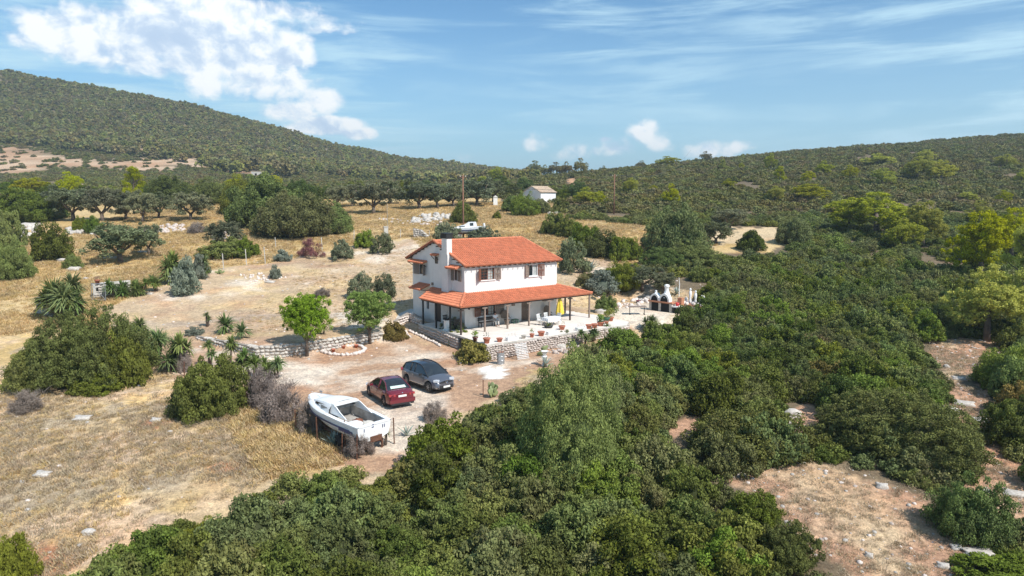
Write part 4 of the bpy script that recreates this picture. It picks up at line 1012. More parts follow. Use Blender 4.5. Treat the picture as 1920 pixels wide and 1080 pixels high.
def build_house():
    h = thing('house', 'white two-storey house with orange tiled roofs and a wraparound veranda', 'house', (HX, HY, 0), HYAW)
    W, D = 10.203, 8.951; rr, ze, zr = 4.845, 5.315, 7.216; zw = 5.26
    mb = MB()
    FW = [(1.67, 3.10, 4.0, 5.02), (6.90, 7.92, 4.0, 5.05), (1.62, 3.2, .92, 2.05), (6.05, 6.85, 0.0, 2.08)]
    wall_open(mb, (0, 0, 0), (1, 0, 0), W, -.3, zw+.1, FW, (0, 1, 0))
    LW = [(.95, 1.62, 3.98, 4.9), (6.55, 7.7, 4.02, 4.96), (4.3, 4.72, 5.28-.06, 5.8), (6.0, 6.45, .9, 1.6), (3.9, 4.95, 0, 2.0)]
    LWl = [q for q in LW if q[3] < 5.2]
    wall_open(mb, (0, 0, 0), (0, 1, 0), D, -.3, zw-.1, LWl, (1, 0, 0))
    g = .367; z_in = lambda y: ze-.10+(min(y, 2*rr-y)+.334)*g
    mb.add([(0, 0, zw-.1), (0, D, zw-.1), (0, D, z_in(D)), (0, rr, z_in(rr)), (0, 0, z_in(0))], [(0, 1, 2, 3, 4)])
    mb.add([(W, 0, -.3), (W, D, -.3), (W, D, z_in(D)), (W, rr, z_in(rr)-.5), (W, 0, z_in(0))], [(0, 1, 2, 3, 4)])
    mb.add([(0, D, -.3), (W, D, -.3), (W, D, z_in(D)), (0, D, z_in(D))], [(0, 1, 2, 3)])
    mb.build('wall', [M['stucco'], M['glass']], h, fix=False)
    # main roof
    of = .334; sl_ = math.hypot(rr+of, zr-ze); xl, xr, xrr = -.16, 10.52, 9.75
    poly = [(0, 0), (xr-xl, 0), (xrr-xl, sl_), (0, sl_)]
    roof = thing_part('roof', h)
    t = tiles(poly, (xl, -of, ze), (1, 0, 0), (0, rr+of, zr-ze), (0, -(zr-ze), rr+of), seed=3)
    q = t.build('tiles', [M['tile'], M['dkwood']], roof, fix=False); q['kind'] = 'stuff'
    t = tiles([(p[0], p[1]) for p in [(0, 0), (xr-xl, 0), (xr-xl, sl_), (xr-xrr, sl_)]], (xr, 2*rr+of, ze), (-1, 0, 0), (0, -(rr+of), zr-ze), (0, zr-ze, rr+of), seed=4)
    q = t.build('tiles', [M['tile'], M['dkwood']], roof, fix=False); q['kind'] = 'stuff'
    mb = MB(); mb.add([(xr, -of, ze-.01), (xr, 2*rr+of, ze-.01), (xrr, rr, zr-.01)], [(0, 1, 2)], 0); mb.build('hip_end', M['tile'], roof)
    mb = MB(); ridge_caps(mb, (xl-.05, rr, zr+.03), (xrr, rr, zr+.03)); ridge_caps(mb, (xr, -of, ze+.04), (xrr, rr, zr+.04)); ridge_caps(mb, (xl+.06, -of, ze+.06), (xl+.06, rr, zr+.06), .12); ridge_caps(mb, (xl+.06, 2*rr+of, ze+.06), (xl+.06, rr, zr+.06), .12)
    ridge_caps(mb, (xr, 2*rr+of, ze+.04), (xrr, rr, zr+.04))
    q = mb.build('ridge_tiles', M['tile'], roof, fix=False); q['kind'] = 'stuff'
    mb = MB()
    for k in range(14):
        y = .1+k*(rr-.2)/7
        if y > D: break
        z = ze-.16+(min(y, 2*rr-y)+of)*g; mb.box((xl-.02, y, z), (.26, .09, .09))
    for k in range(19): mb.box((.2+k*.55, -of/2-.05, ze-.11), (.08, of+.05, .09))
    q = mb.build('rafter_ends', M['dkwood'], roof); q['kind'] = 'stuff'
    # chimney on the left wall
    mb = MB(); mb.b2((-.42, 2.0, 2.7), (-.001, 3.05, 6.2)); mb.b2((-.42, 2.1, 6.2), (.1, 2.95, 7.55))
    ch = mb.build('chimney', M['stucco'], h)
    mb = MB(); mb.b2((-.47, 2.05, 7.55), (.15, 3.0, 7.95)); mb.build('chimney_cap', M['black'], ch)
    mb = MB(); mb.b2((-.49, 2.02, 7.95), (.17, 3.03, 8.01)); mb.build('cap_slab', M['dkmetal'], ch)
    # windows and shutters, front
    for hx0, hx1, z0, z1, cols, rows, fr, cu in ((1.67, 3.10, 4.0, 5.02, 4, 4, 'wood', True), (6.90, 7.92, 4.0, 5.05, 1, 1, 'white', True), (1.62, 3.2, .92, 2.05, 4, 4, 'wood', True)):
        window(h, (hx0, 0, 0), (1, 0, 0), hx1-hx0, z0, z1, (0, 1, 0), cols, rows, fr, cu)
        m2 = MB(); m2.b2((hx0-.08, -.09, z0-.07), (hx1+.08, -.002, z0-.003)); m2.build('sill', M['white'], h)
    shutter(h, (1.66, -.03), .56, 3.98, 5.03, R(180+38), 'wood'); shutter(h, (3.12, -.03), .58, 3.98, 5.03, R(-14), 'woodg')
    shutter(h, (6.88, -.03), .50, 3.98, 5.06, R(180+16), 'woodg'); shutter(h, (7.94, -.03), .60, 3.98, 5.06, R(-28), 'wood')
    shutter(h, (1.60, -.03), .74, .90, 2.06, R(180+14), 'wood'); shutter(h, (3.22, -.03), .80, .90, 2.06, R(-9), 'woodg')
    d = shutter(h, (6.06, .05), .79, 0.02, 2.07, 0, 'woodg', 'door'); m2 = MB(); m2.box((6.75, .02, 1.0), (.03, .06, .12)); m2.build('handle', M['metal'], d)
    mb = MB(); mb.b2((8.45, -.24, 1.62), (9.65, -.003, 2.02)); mb.build('roller_blind_box', M['woodg'], h)
    mb = MB(); mb.b2((4.95, -.12, 1.5), (5.25, -.003, 1.82)); mb.build('meter_box', M['woodg'], h)
    mb = MB(); mb.b2((.34, -.16, 1.6), (.44, -.003, 1.8)); mb.build('wall_lamp', M['dkmetal'], h)
    # left wall
    def leftwin(y0, y1, z0, z1): return window(h, (0, y1, 0), (0, -1, 0), y1-y0, z0, z1, (1, 0, 0), 1, 1, 'woodg', True)
    leftwin(.95, 1.62, 3.98, 4.9); leftwin(6.55, 7.7, 4.02, 4.96); 
    shutter(h, (-.03, 1.64), .45, 3.96, 4.92, R(90+8), 'woodg'); shutter(h, (-.03, .93), .55, 3.96, 4.92, R(-90-8), 'woodg')
    shutter(h, (-.03, 7.72), .85, 4.0, 4.98, R(90+6), 'woodg'); shutter(h, (-.03, 6.53), .5, 4.0, 4.98, R(-90-55), 'woodg')
    mb = MB(); mb.b2((-.03, 4.32, 5.22), (-.004, 4.7, 5.8)); s = mb.build('small_window', M['glass'], h)
    mb = MB(); [mb.b2((-.05, a, 5.2), (-.031, a+.05, 5.82)) for a in (4.28, 4.49, 4.7)]; mb.build('frame', M['woodg'], s)
    mb = MB(); mb.b2((-.03, 3.92, .02), (.02, 4.93, 1.98)); mb.build('side_door', M['dkwood'], h)
    awning(h, 0, 6.2, 8.95, 5.32, .55); awning(h, 0, .45, 2.2, 5.28, .6); awning(h, 0, 4.1, 5.0, 6.12, .4); awning(h, 0, 5.75, 7.7, 3.2, 1.15)
    mb = MB(); mb.b2((-.14, 5.12, 3.2), (-.003, 5.32, 3.45)); mb.build('wall_lamp', M['woodg'], h)
    # veranda roof
    vr = thing_part('veranda_roof', h); x0, x1, yo, zo, zi = -2.03, 12.45, -2.47, 2.30, 3.0
    L1 = math.hypot(yo, zi-zo)
    t = tiles([(0, 0), (x1-x0, 0), (10.2-x0, L1), (-x0, L1)], (x0, yo, zo), (1, 0, 0), (0, -yo, zi-zo), (0, -(zi-zo), -yo), seed=6); q = t.build('tiles', [M['tile'], M['dkwood']], vr, fix=False); q['kind'] = 'stuff'
    L2 = math.hypot(x0, zi-zo)
    t = tiles([(0, 0), (6.6, 0), (6.6-2.45, L2), (-1.2, L2)], (x0, 4.13, zo), (0, -1, 0), (-x0, 0, zi-zo), (-(zi-zo), 0, -x0), seed=7); q = t.build('tiles', [M['tile'], M['dkwood']], vr, fix=False); q['kind'] = 'stuff'
    L3 = math.hypot(x1-10.2, zi-zo)
    t = tiles([(0, 0), (5.9, 0), (5.9, L3), (2.47, L3)], (x1, yo, zo), (0, 1, 0), (10.2-x1, 0, zi-zo), (zi-zo, 0, x1-10.2), seed=8); q = t.build('tiles', [M['tile'], M['dkwood']], vr, fix=False); q['kind'] = 'stuff'
    mb = MB(); ridge_caps(mb, (x0, yo, zo+.05), (0, 0, zi+.05)); ridge_caps(mb, (x1, yo, zo+.05), (10.2, 0, zi+.05)); q = mb.build('ridge_tiles', M['tile'], vr, fix=False); q['kind'] = 'stuff'
    mb = MB(); mb.b2((x0+.1, yo+.17, zo-.20), (x1-.1, yo+.29, zo-.06)); mb.build('beam', M['dkwood'], vr)
    mb = MB(); mb.b2((x0+.14, yo+.3, zo-.19), (x0+.26, 4.1, zo-.06)); mb.build('beam', M['dkwood'], vr)
    mb = MB(); mb.b2((x1-.28, yo+.3, zo-.19), (x1-.16, 3.4, zo-.06)); mb.build('beam', M['dkwood'], vr)
    mb = MB()
    for k in range(24): x = x0+.4+k*.6; mb.tube([(x, yo+.05, zo-.05), (x if 0 < x < 10.2 else max(min(x, 10.2), 0), -.02, zi-.1)], .035, 4)
    q = mb.build('rafters', M['dkwood'], vr); q['kind'] = 'stuff'
    for s, r, m_ in [(-1.83, -2.24, 'dkwood'), (.51, -2.24, 'woodg'), (2.84, -2.24, 'woodg'), (5.16, -2.24, 'woodg'), (7.46, -2.24, 'woodg'), (9.89, -2.24, 'dkwood'), (12.26, -2.24, 'woodg'), (-1.83, 3.87, 'black'), (-1.83, 1.65, 'black'), (-1.83, -.62, 'black'), (12.26, 1.15, 'dkwood')]:
        mb = MB(); mb.box((s, r, 1.03), (.12, .12, 2.14)); o = mb.build('post', M[m_], h)
        if -2 < s < 12 and r < -2:
            m2 = MB(); m2.box((s, r, 2.0), (.5, .1, .1)); m2.build('bracket', M[m_], o)
    return h
build_house()

# ------------------------------------------------------------------ stone walls: every stone a part
STM = []
def rock_mesh(name, m, seed, sub=2, rough=.3, n=None):
    V, F = ico(sub); V = V*(1+rough*1.6*fbm(V[:, 0]*1.3+seed*3.1, V[:, 1]*1.3+V[:, 2]*1.7, seed, 3))[:, None]
    V = np.sign(V)*np.abs(V)**.78
    return npmesh(name, V, F, m, np.full(len(V), random.Random(seed).random()), smooth=False)
for mk in ('stone', 'pinkstone', 'whitestone'): STM.append([rock_mesh('stone', M[mk], 5+i, 1) for i in range(7)])
def stone_wall(name, label, pts, z0s, z1s, kind=0, sw=.34, sh=.24, thick=.35, mort=True, cat='wall', depth_dir=1, limit=300, core=None):
    """pts: plan polyline; z0s/z1s bottom and top heights at the points; stones on the camera side (left of travel is back)"""
    o = thing(name, label, cat, (pts[0][0], pts[0][1], z0s[0])); ox, oy, oz = o.location
    P = [Vector((p[0]-ox, p[1]-oy, 0)) for p in pts]; mb = MB()
    for i in range(len(P)-1):
        d = (P[i+1]-P[i]).normalized(); nrm = Vector((-d.y, d.x, 0))*depth_dir
        a, b = P[i]+nrm*.05-d*.02, P[i+1]+nrm*.05+d*.02; c_, e = a+nrm*(thick-.05), b+nrm*(thick-.05)
        za0, za1, zb0, zb1 = z0s[i]-oz, z1s[i]-oz, z0s[i+1]-oz, z1s[i+1]-oz
        vs = [(a.x, a.y, za0-.3), (b.x, b.y, zb0-.3), (e.x, e.y, zb0-.3), (c_.x, c_.y, za0-.3), (a.x, a.y, za1-.03), (b.x, b.y, zb1-.03), (e.x, e.y, zb1-.03), (c_.x, c_.y, za1-.03)]
        mb.add(vs, [(0, 3, 2, 1), (4, 5, 6, 7), (0, 1, 5, 4), (1, 2, 6, 5), (2, 3, 7, 6), (3, 0, 4, 7)])
    mb.build('mortar_core', core or M['mortar'], o)
    r2 = random.Random(len(label)); cnt = 0; L = [0]
    for i in range(len(P)-1): L.append(L[-1]+(P[i+1]-P[i]).length)
    s = sw*.3
    row = 0
    hmax = max(z1s[i]-z0s[i] for i in range(len(z0s)))
    k = 0
    while k*sh < hmax+sh*.2:
        s = r2.random()*sw*.6
        while s < L[-1]:
            w = sw*(.7+.6*r2.random()); m_ = s+w/2
            if m_ > L[-1]: break
            i = max(j for j in range(len(L)-1) if L[j] <= m_); f = (m_-L[i])/(L[i+1]-L[i]); p = P[i].lerp(P[i+1], f); d = (P[i+1]-P[i]).normalized(); nrm = Vector((-d.y, d.x, 0))*depth_dir
            zb = z0s[i]*(1-f)+z0s[i+1]*f-oz; zt = z1s[i]*(1-f)+z1s[i+1]*f-oz; z = zb+(k+.5)*sh
            if z < zt-sh*.15 and cnt < limit:
                top = z+sh > zt
                q = p+nrm*(.10+(.06 if top else 0)); cnt += 1
                link('stone', STM[kind][r2.randrange(7)], o, (q.x+r2.gauss(0, .01), q.y+r2.gauss(0, .01), z+r2.gauss(0, .012)), (r2.gauss(0, .12), r2.gauss(0, .12), math.atan2(d.y, d.x)+r2.gauss(0, .1)), (w*.56, .13+.07*r2.random()+(.1 if top else 0), sh*.53))
            s += w
        k += 1
    return o
bz = [float(Hraw(*_wp[i][:2])) for i in range(len(_wp))]
stone_wall('stone_wall', 'curved pale stone retaining wall holding the upper yard below the two round pines', [(p[0], p[1]) for p in _wp], bz, [b+p[2]+.04 for b, p in zip(bz, _wp)], 0, .40, .25)
# terrace slab with its stone front
TP = [(-2.12, 4.25), (-2.12, -2.35), (-2.35, -6.65), (1.5, -6.78), (6.0, -6.82), (9.6, -6.85), (12.2, -7.1), (13.6, -6.0), (13.9, -2), (13.6, 4.0), (10.3, 4.0), (10.3, 9.0), (-.05, 9.0), (-.05, 4.25)]
mb = MB(); mb.add([(x, y, .0) for x, y in TP], [tuple(range(len(TP)))])
terr = mb.mesh('terrace', M['paving'], fix=False)
to = link('terrace', terr, None, (HX, HY, 0), HYAW); to['kind'] = 'structure'
mb = MB()
for i in range(8): (a, b), (c_, d) = TP[i], TP[i+1]; mb.add([(a, b, 0), (c_, d, 0), (c_, d, -.14), (a, b, -.14)], [(0, 1, 2, 3)])
e_ = mb.build('edge', M['concrete'], to, fix=False)
def hline(pl, kind, label, sw, sh, zt=-.10, limit=300, dd=1):
    W_ = [HW(*p) for p in pl]; z0 = [min(float(H(w[0], w[1]-.3)), -.25) for w in W_]
    return stone_wall('stone_wall', label, [(w[0], w[1]) for w in W_], z0, [zt]*len(W_), kind, sw, sh, limit=limit, depth_dir=dd)
hline([(-2.42, -6.72), (1.5, -6.86), (6.0, -6.9), (9.6, -6.93)], 1, 'pinkish stone retaining wall under the front edge of the terrace', .26, .17)
hline([(9.75, -6.93), (12.25, -7.2), (13.7, -6.05)], 1, 'right end of the pinkish stone terrace wall behind the spiky plants', .34, .22, dd=1)
hline([(-2.2, 4.2), (-2.2, -2.3)], 1, 'low dark stone wall under the left side of the veranda', .34, .22)
# short wall with path left of the veranda
p = [G(742, 612)[:2], G(768, 603)[:2], G(790, 612)[:2]]; zb = [float(H(*q)) for q in p]
stone_wall('stone_wall', 'short rough stone wall with pale capping just left of the veranda', p, zb, [zb[0]+.5, zb[1]+.85, zb[2]+.7], 2, .34, .22)
mb = MB(); q = [G(735, 606), G(762, 600), G(792, 597), G(800, 586), G(770, 583), G(748, 592)]
for i in range(1): mb.prism([(a[0], a[1], a[2]+.10) for a in q], (0, 0, .12))
o = mb.build('path', M['concrete']); o['kind'] = 'structure'
q = [G(775, 583), G(800, 588), G(806, 572), G(784, 566)]
mb = MB(); mb.prism([(a[0], a[1], a[2]+.0) for a in q], (0, 0, .15)); o = mb.build('path', M['concrete']); o['kind'] = 'structure'
# stone edging and ring
def stone_row(name, label, pts, kind, size, n, cat):
    o = thing(name, label, cat, G(*pts[0])); r2 = random.Random(n); lx, ly, lz = o.location
    W_ = [G(*p) for p in pts]; L = [0]
    for i in range(len(W_)-1): L.append(L[-1]+math.dist(W_[i][:2], W_[i+1][:2]))
    for k in range(n):
        s = L[-1]*(k+.5)/n; i = max(j for j in range(len(L)-1) if L[j] <= s); f = (s-L[i])/(L[i+1]-L[i]); x = W_[i][0]*(1-f)+W_[i+1][0]*f; y = W_[i][1]*(1-f)+W_[i+1][1]*f
        w = size*(.75+.5*r2.random()); link('stone', STM[kind][r2.randrange(7)], o, (x-lx+r2.gauss(0, .03), y-ly+r2.gauss(0, .03), float(H(x, y))-lz+w*.35), (r2.random(), r2.random(), r2.random()*6), (w*.6, w*.45, w*.5))
    return o
ring = [(643+41*math.cos(t), 657+10.5*math.sin(t)) for t in np.linspace(0, 2*math.pi, 21)]
stone_row('stone_ring', 'oval ring of whitewashed stones around bare soil below the curved wall', ring, 2, .26, 54, 'flower bed')
stone_row('stone_edging', 'line of whitewashed stones edging the bed left of the terrace steps', [(768, 622), (790, 632), (812, 642), (826, 650)], 2, .24, 26, 'edging')
stone_row('stone_edging', 'line of pale stones from the short rough wall down to the round bush', [(752, 608), (757, 622), (770, 634)], 2, .24, 12, 'edging')
# steps up to the terrace
st = thing('steps', 'three pale stone steps climbing to the left corner of the terrace', 'steps', HW(-3.3, -4.6, -1.0), HYAW)
for k in range(3):
    mb = MB(); mb.box((.1+k*.42, -.2, -.15+k*.30), (.46, 1.35, .3)); mb.build('step', M['whitestone'], st)

# ------------------------------------------------------------------ small house in the back, ruins
hp = G(1014, 383); s_ = 158/1321
ht = thing('hut', 'small whitewashed stone hut with pale tiled gable roof far behind the house', 'hut', hp, R(40))
mb = MB(); Wd, Dp, Hh_ = 4.6, 6.2, 2.7
for a in [[(0, 0, -1), (Wd, 0, -1), (Wd, 0, Hh_), (0, 0, Hh_)], [(Wd, 0, -1), (Wd, Dp, -1), (Wd, Dp, Hh_), (Wd, 0, Hh_)], [(0, Dp, -1), (Wd, Dp, -1), (Wd, Dp, Hh_), (0, Dp, Hh_)]]: mb.add(a, [(0, 1, 2, 3)])
mb.add([(0, 0, -1), (0, Dp, -1), (0, Dp, Hh_), (0, Dp/2, Hh_+1.35), (0, 0, Hh_)], [(0, 1, 2, 3, 4)]); mb.add([(Wd, 0, Hh_), (Wd, Dp, Hh_), (Wd, Dp/2, Hh_+1.35)], [(0, 1, 2)])
mb.build('wall', M['limewash'], ht)
rf = thing_part('roof', ht); L_ = math.hypot(Dp/2+.25, 1.47)
t = tiles([(0, 0), (Wd+.4, 0), (Wd+.4, L_), (0, L_)], (-.2, -.25, Hh_-.05), (1, 0, 0), (0, Dp/2+.25, 1.47), (0, -1.47, Dp/2+.25), .24, .4, 3); q = t.build('tiles', [M['oldtile'], M['oldtile']], rf, fix=False); q['kind'] = 'stuff'
t = tiles([(0, 0), (Wd+.4, 0), (Wd+.4, L_), (0, L_)], (Wd+.2, Dp+.25, Hh_-.05), (-1, 0, 0), (0, -(Dp/2+.25), 1.47), (0, 1.47, Dp/2+.25), .24, .4, 4); q = t.build('tiles', [M['oldtile'], M['oldtile']], rf, fix=False); q['kind'] = 'stuff'
mb = MB(); mb.b2((-.04, 3.1, .5), (-.005, 3.6, 1.1)); mb.build('window', M['soot_and_unlit'], ht)  # dark sheet on the wall: unlit interior painted as colour
mb = MB(); mb.b2((-.05, 2.6, -.9), (-.005, 3.5, 0.1)); mb.build('doorway', M['soot_and_unlit'], ht)  # same dark sheet, the doorway's unlit inside put into its colour
fp = G(498, 331); fb = thing('ruined_farmhouse', 'low pale ruined building at the foot of the wooded hill', 'building', fp, R(12))
mb = MB(); mb.b2((-7, -2.5, -1), (1.5, 2.5, 2.6)); mb.b2((1.5, -2.0, -1), (6.5, 2.5, 2.1)); mb.build('wall', M['concrete'], fb)
for x in (-5.2, -2.4, 3.0): mb = MB(); mb.b2((x, -2.54 if x < 1 else -2.04, .4), (x+1, -2.505 if x < 1 else -2.005, 1.6)); mb.build('window', M['soot_and_unlit'], fb)  # near-black panels paint the unlit rooms behind the window openings
mb = MB(); mb.b2((-7.2, -2.7, 2.6), (1.7, 2.7, 2.8)); mb.build('roof', M['oldtile'], fb)
p = G(929, 385); mb = MB(); mb.box((0, 0, .9), (.9, .9, 1.8)); mb.prism([(-.55, -.55, 1.8), (.55, -.55, 1.8), (0, -.55, 2.2)], (0, 1.1, 0)); o = mb.build('pillar', M['limewash'], loc=p); tag(o, 'small white wayside pillar among olives left of the hut', 'pillar')
p = G(724, 448); mb = MB(); mb.box((0, 0, .85), (.62, .5, 1.9)); mb.box((0, 0, 1.86), (.7, .58, .12)); o = mb.build('pillar', M['concrete'], loc=p, rz=.3); tag(o, 'pale square concrete pillar by the gap in the back fence', 'pillar')
p = G(775, 446); z = p[2]
stone_wall('stone_wall', 'tall broken stump of rough stone wall behind the house gable', [(p[0], p[1]), (p[0]+1.0, p[1]+.1), (p[0]+2.2, p[1]-.7)], [z-.1, z, z-.1], [z+1.55, z+1.3, z+.35], 0, .4, .28, .5)

# walls and gate at the yard entrance (left)
p0, p1, p2 = G(176, 560), G(205, 556), G(246, 548)
stone_wall('stone_wall', 'low grey stone wall with rendered face behind the yard gate', [p0[:2], p1[:2], p2[:2]], [p0[2], p1[2], p2[2]], [p0[2]+1.55, p1[2]+1.5, p2[2]+1.3], 0, .45, .26, .4, core=M['concrete'])
a0, a1 = G(68, 588), G(94, 596)
stone_wall('stone_wall', 'leaning grey stone wall under the big left yuccas', [a0[:2], a1[:2]], [a0[2], a1[2]], [a0[2]+1.6, a1[2]+1.3], 0, .4, .26, .4)
gp = G(177, 563); gt = thing('gate', 'open grey metal frame gate with small dark sign at the yard entrance', 'gate', (gp[0], gp[1]-.35, gp[2]), R(-8)); mb = MB()
gw, gh = 1.5, 1.75
for x in (0, gw): mb.tube([(x, 0, .05), (x, 0, gh)], .035, 6)
for z in (.1, gh): mb.tube([(0, 0, z), (gw, 0, z)], .035, 6)
mb.tube([(0, 0, gh), (gw, 0, .1)], .022, 6); mb.build('frame', M['metal'], gt)
mb = MB()
for k in range(1, 8): mb.tube([(gw*k/8, 0, .1), (gw*k/8, 0, gh)], .008, 4)
mb.build('bars', M['metal'], gt); mb = MB(); mb.box((gw*.45, -.05, 1.15), (.26, .03, .32)); mb.build('sign_plate', M['dkmetal'], gt)
# ------------------------------------------------------------------ vehicles (local +x forward, wheels on z=0)
def lerpl(x, tab): return float(np.interp(x, [a for a, _ in tab], [b for _, b in tab]))
def sl1(x, tab):
    return (lerpl(x-.06, tab)+lerpl(x, tab)*2+lerpl(x+.06, tab))/4
def build_car(name, label, L, W, wb0, wb1, wr, top, roofl, widthf, paint, roofm, zb, loc, rz, kind):
    c = thing(name, label, 'car', loc, rz)
    xs = sorted(set([round(x, 3) for x in np.linspace(0, L, 95)])); hw = W/2; rows = []
    for x in xs:
        w = hw*sl1(x, widthf); zt = sl1(x, top); bot = zb+.10*max(0, (.35-x)/.35)+.06*max(0, (x-L+.35)/.35)
        for wx in (wb0, wb1):
            dx = abs(x-wx); ra = wr+.07
            if dx < ra: bot = max(bot, wr+math.sqrt(ra*ra-dx*dx)*.98)
        bz_ = max(zt-.02, bot+.03); mid = bot+(zt-bot)*.5
        rows.append([(x, -w*.93, bot), (x, -w*1.0, min(bot+.10, bz_-.02)), (x, -w*1.0, mid), (x, -w*.975, zt-.14 if zt-.14 > mid else mid+.01), (x, -w*.93, zt-.03), (x, -w*.84, zt+.012), (x, -w*.45, zt+.04), (x, 0, zt+.05),
                     (x, w*.45, zt+.04), (x, w*.84, zt+.012), (x, w*.93, zt-.03), (x, w*.975, zt-.14 if zt-.14 > mid else mid+.01), (x, w, mid), (x, w, min(bot+.10, bz_-.02)), (x, w*.93, bot)])
    mb = MB(); mb.grid(rows)
    mb.add(rows[0], [tuple(range(15))]); mb.add(rows[-1], [tuple(range(15))])
    body = mb.build('body', M[paint], c, smooth=True)
    md = body.modifiers.new('edges', 'EDGE_SPLIT'); md.split_angle = R(42)
    mb = MB(); mb.b2((.25, -hw*.80, zb+.02), (L-.3, hw*.80, .62)); mb.build('underbody', M['black'], c)
    # greenhouse
    gx0, gx1 = roofl[0][0], roofl[-1][0]; gs = np.linspace(gx0, gx1, 41); side = []; topg = []
    for x in gs:
        zr_ = sl1(x, roofl) if gx0 < x < gx1 else lerpl(x, roofl); zt = sl1(x, top)-.01; zr_ = max(zr_, zt); w = hw*sl1(x, widthf); wb = w*.90; h_ = zr_-zt; wt = wb-h_*.42
        side.append((x, wb, zt, wt, zr_))
    def ztop(x): return x
    rx0 = [x for x, z in roofl if z > max(q for _, q in roofl)-.09][0]; rx1 = [x for x, z in roofl if z > max(q for _, q in roofl)-.09][-1]
    def strip(cond, nm, m_, off=0):
        r = [[(x, -wt+.0, zr_), (x, -wt*.6, zr_+.035*min(1, (zr_-zt)*4)+off), (x, 0, zr_+.05*min(1, (zr_-zt)*4)+off), (x, wt*.6, zr_+.035*min(1, (zr_-zt)*4)+off), (x, wt, zr_)] for (x, wb, zt, wt, zr_) in side if cond(x)]
        if len(r) > 1: m2 = MB(); m2.grid(r); return m2.build(nm, M[m_], c, smooth=True, fix=False)
    eps = (gx1-gx0)/40*1.02
    strip(lambda x: x <= rx0+eps*.5, 'rear_window', 'glass'); strip(lambda x: rx0-eps*.5 <= x <= rx1+eps*.5, 'roof', roofm); strip(lambda x: x >= rx1-eps*.5, 'windshield', 'glass')
    for s in (-1, 1):
        m2 = MB(); m2.grid([[(x, s*wb, zt), (x, s*(wb*.35+wt*.65), zt+(zr_-zt)*.65), (x, s*wt, zr_)] for (x, wb, zt, wt, zr_) in side]); m2.build('side_window', M['glass'], c, smooth=True, fix=False)
        # pillars and frame
        m3 = MB(); edge = [(x, s*(wt+.004), zr_+.004) for (x, wb, zt, wt, zr_) in side]
        m3.tube(edge, .036, 6)
        for px in ((gx0+gx1)/2-.02, rx0+(.35 if kind == 'sedan' else .45)):
            q = min(side, key=lambda a: abs(a[0]-px)); m3.tube([(q[0]-.02, s*(q[1]+.004), q[2]), (q[0]-.05, s*(q[3]+.006), q[4]-.01)], .028 if px > rx0+.5 else .05, 6)
        m3.build('pillars', M[paint if kind == 'sedan' else 'plastic'], c, smooth=True)
        m4 = MB(); mx = gx1-.62; wm = hw*.98; zt = sl1(mx, top)
        m4.box((mx, s*(wm+.09), zt+.05), (.12, .20, .13), 0); mir = m4.build('mirror', M[paint if kind == 'sedan' else 'plastic'], c)
        m5 = MB()
        for hx in ((gx0+gx1)/2-.12, (gx0+gx1)/2-1.0): m5.box((hx, s*(hw*.985), sl1(hx, top)-.17), (.17, .03, .03))
        m5.build('door_handle', M[paint] if kind == 'sedan' else M['chrome'], c)
        m6 = MB()
        for hx in ((gx0+gx1)/2+.02, (gx0+gx1)/2-.98 if kind == 'sedan' else (gx0+gx1)/2-.92, gx1-.42): m6.box((hx, s*(hw*.992), .62), (.012, .012, .55))
        m6.build('door_seam', M['black'], c)
        m7 = MB(); m7.box(((wb0+wb1)/2, s*hw*.985, zb+.07), (wb1-wb0-.75, .05, .11)); sk = m7.build('sill', M['plastic'], c)
        if kind == 'suv': m8 = MB(); m8.box(((wb0+wb1)/2, s*(hw*1.0+.005), zb+.14), (wb1-wb0-.9, .03, .035)); m8.build('chrome_strip', M['chrome'], c)
    for wx in (wb0, wb1):
        for s in (-1, 1):
            m2 = MB(); y0, y1 = s*(hw-.20), s*(hw-.005)
            prof = [(wr*.60, -.0), (wr*.93, 0), (wr, .03), (wr, .17), (wr*.93, .2), (wr*.6, .2)]
            vs = []; n = 24
            for r_, t_ in prof: vs += [(wx+r_*math.cos(2*math.pi*k/n), y0+(y1-y0)*t_/.2, wr+r_*math.sin(2*math.pi*k/n)) for k in range(n)]
            m2.add(vs, [(i*n+k, i*n+(k+1) % n, (i+1)*n+(k+1) % n, (i+1)*n+k) for i in range(len(prof)-1) for k in range(n)])
            wh = m2.build('wheel', M['black'], c, smooth=True)
            m3 = MB(); yy = s*(hw-.035); m3.tube([(wx, yy-s*.05, wr), (wx, yy-s*.03, wr)], wr*.6, 20)
            for k in range(6): a = k*math.pi/3; m3.box((wx+math.cos(a)*wr*.32, yy, wr+math.sin(a)*wr*.32), (wr*.52, .03, .05), 0, tilt=(0, -a))
            m3.build('rim', M['rim'], wh)
    return c, hw
def emblem_text(txt, size, m, parent, loc, rot):
    cu = bpy.data.curves.new('lettering', 'FONT'); cu.body = txt; cu.size = size; cu.extrude = .002; cu.align_x = 'CENTER'; cu.align_y = 'CENTER'
    o = bpy.data.objects.new('lettering', cu); COL.objects.link(o); dg = bpy.context.evaluated_depsgraph_get(); me = bpy.data.meshes.new_from_object(o.evaluated_get(dg)); bpy.data.objects.remove(o); me.materials.clear(); me.materials.append(M[m])
    q = link('lettering', me, parent, loc, rot); return q
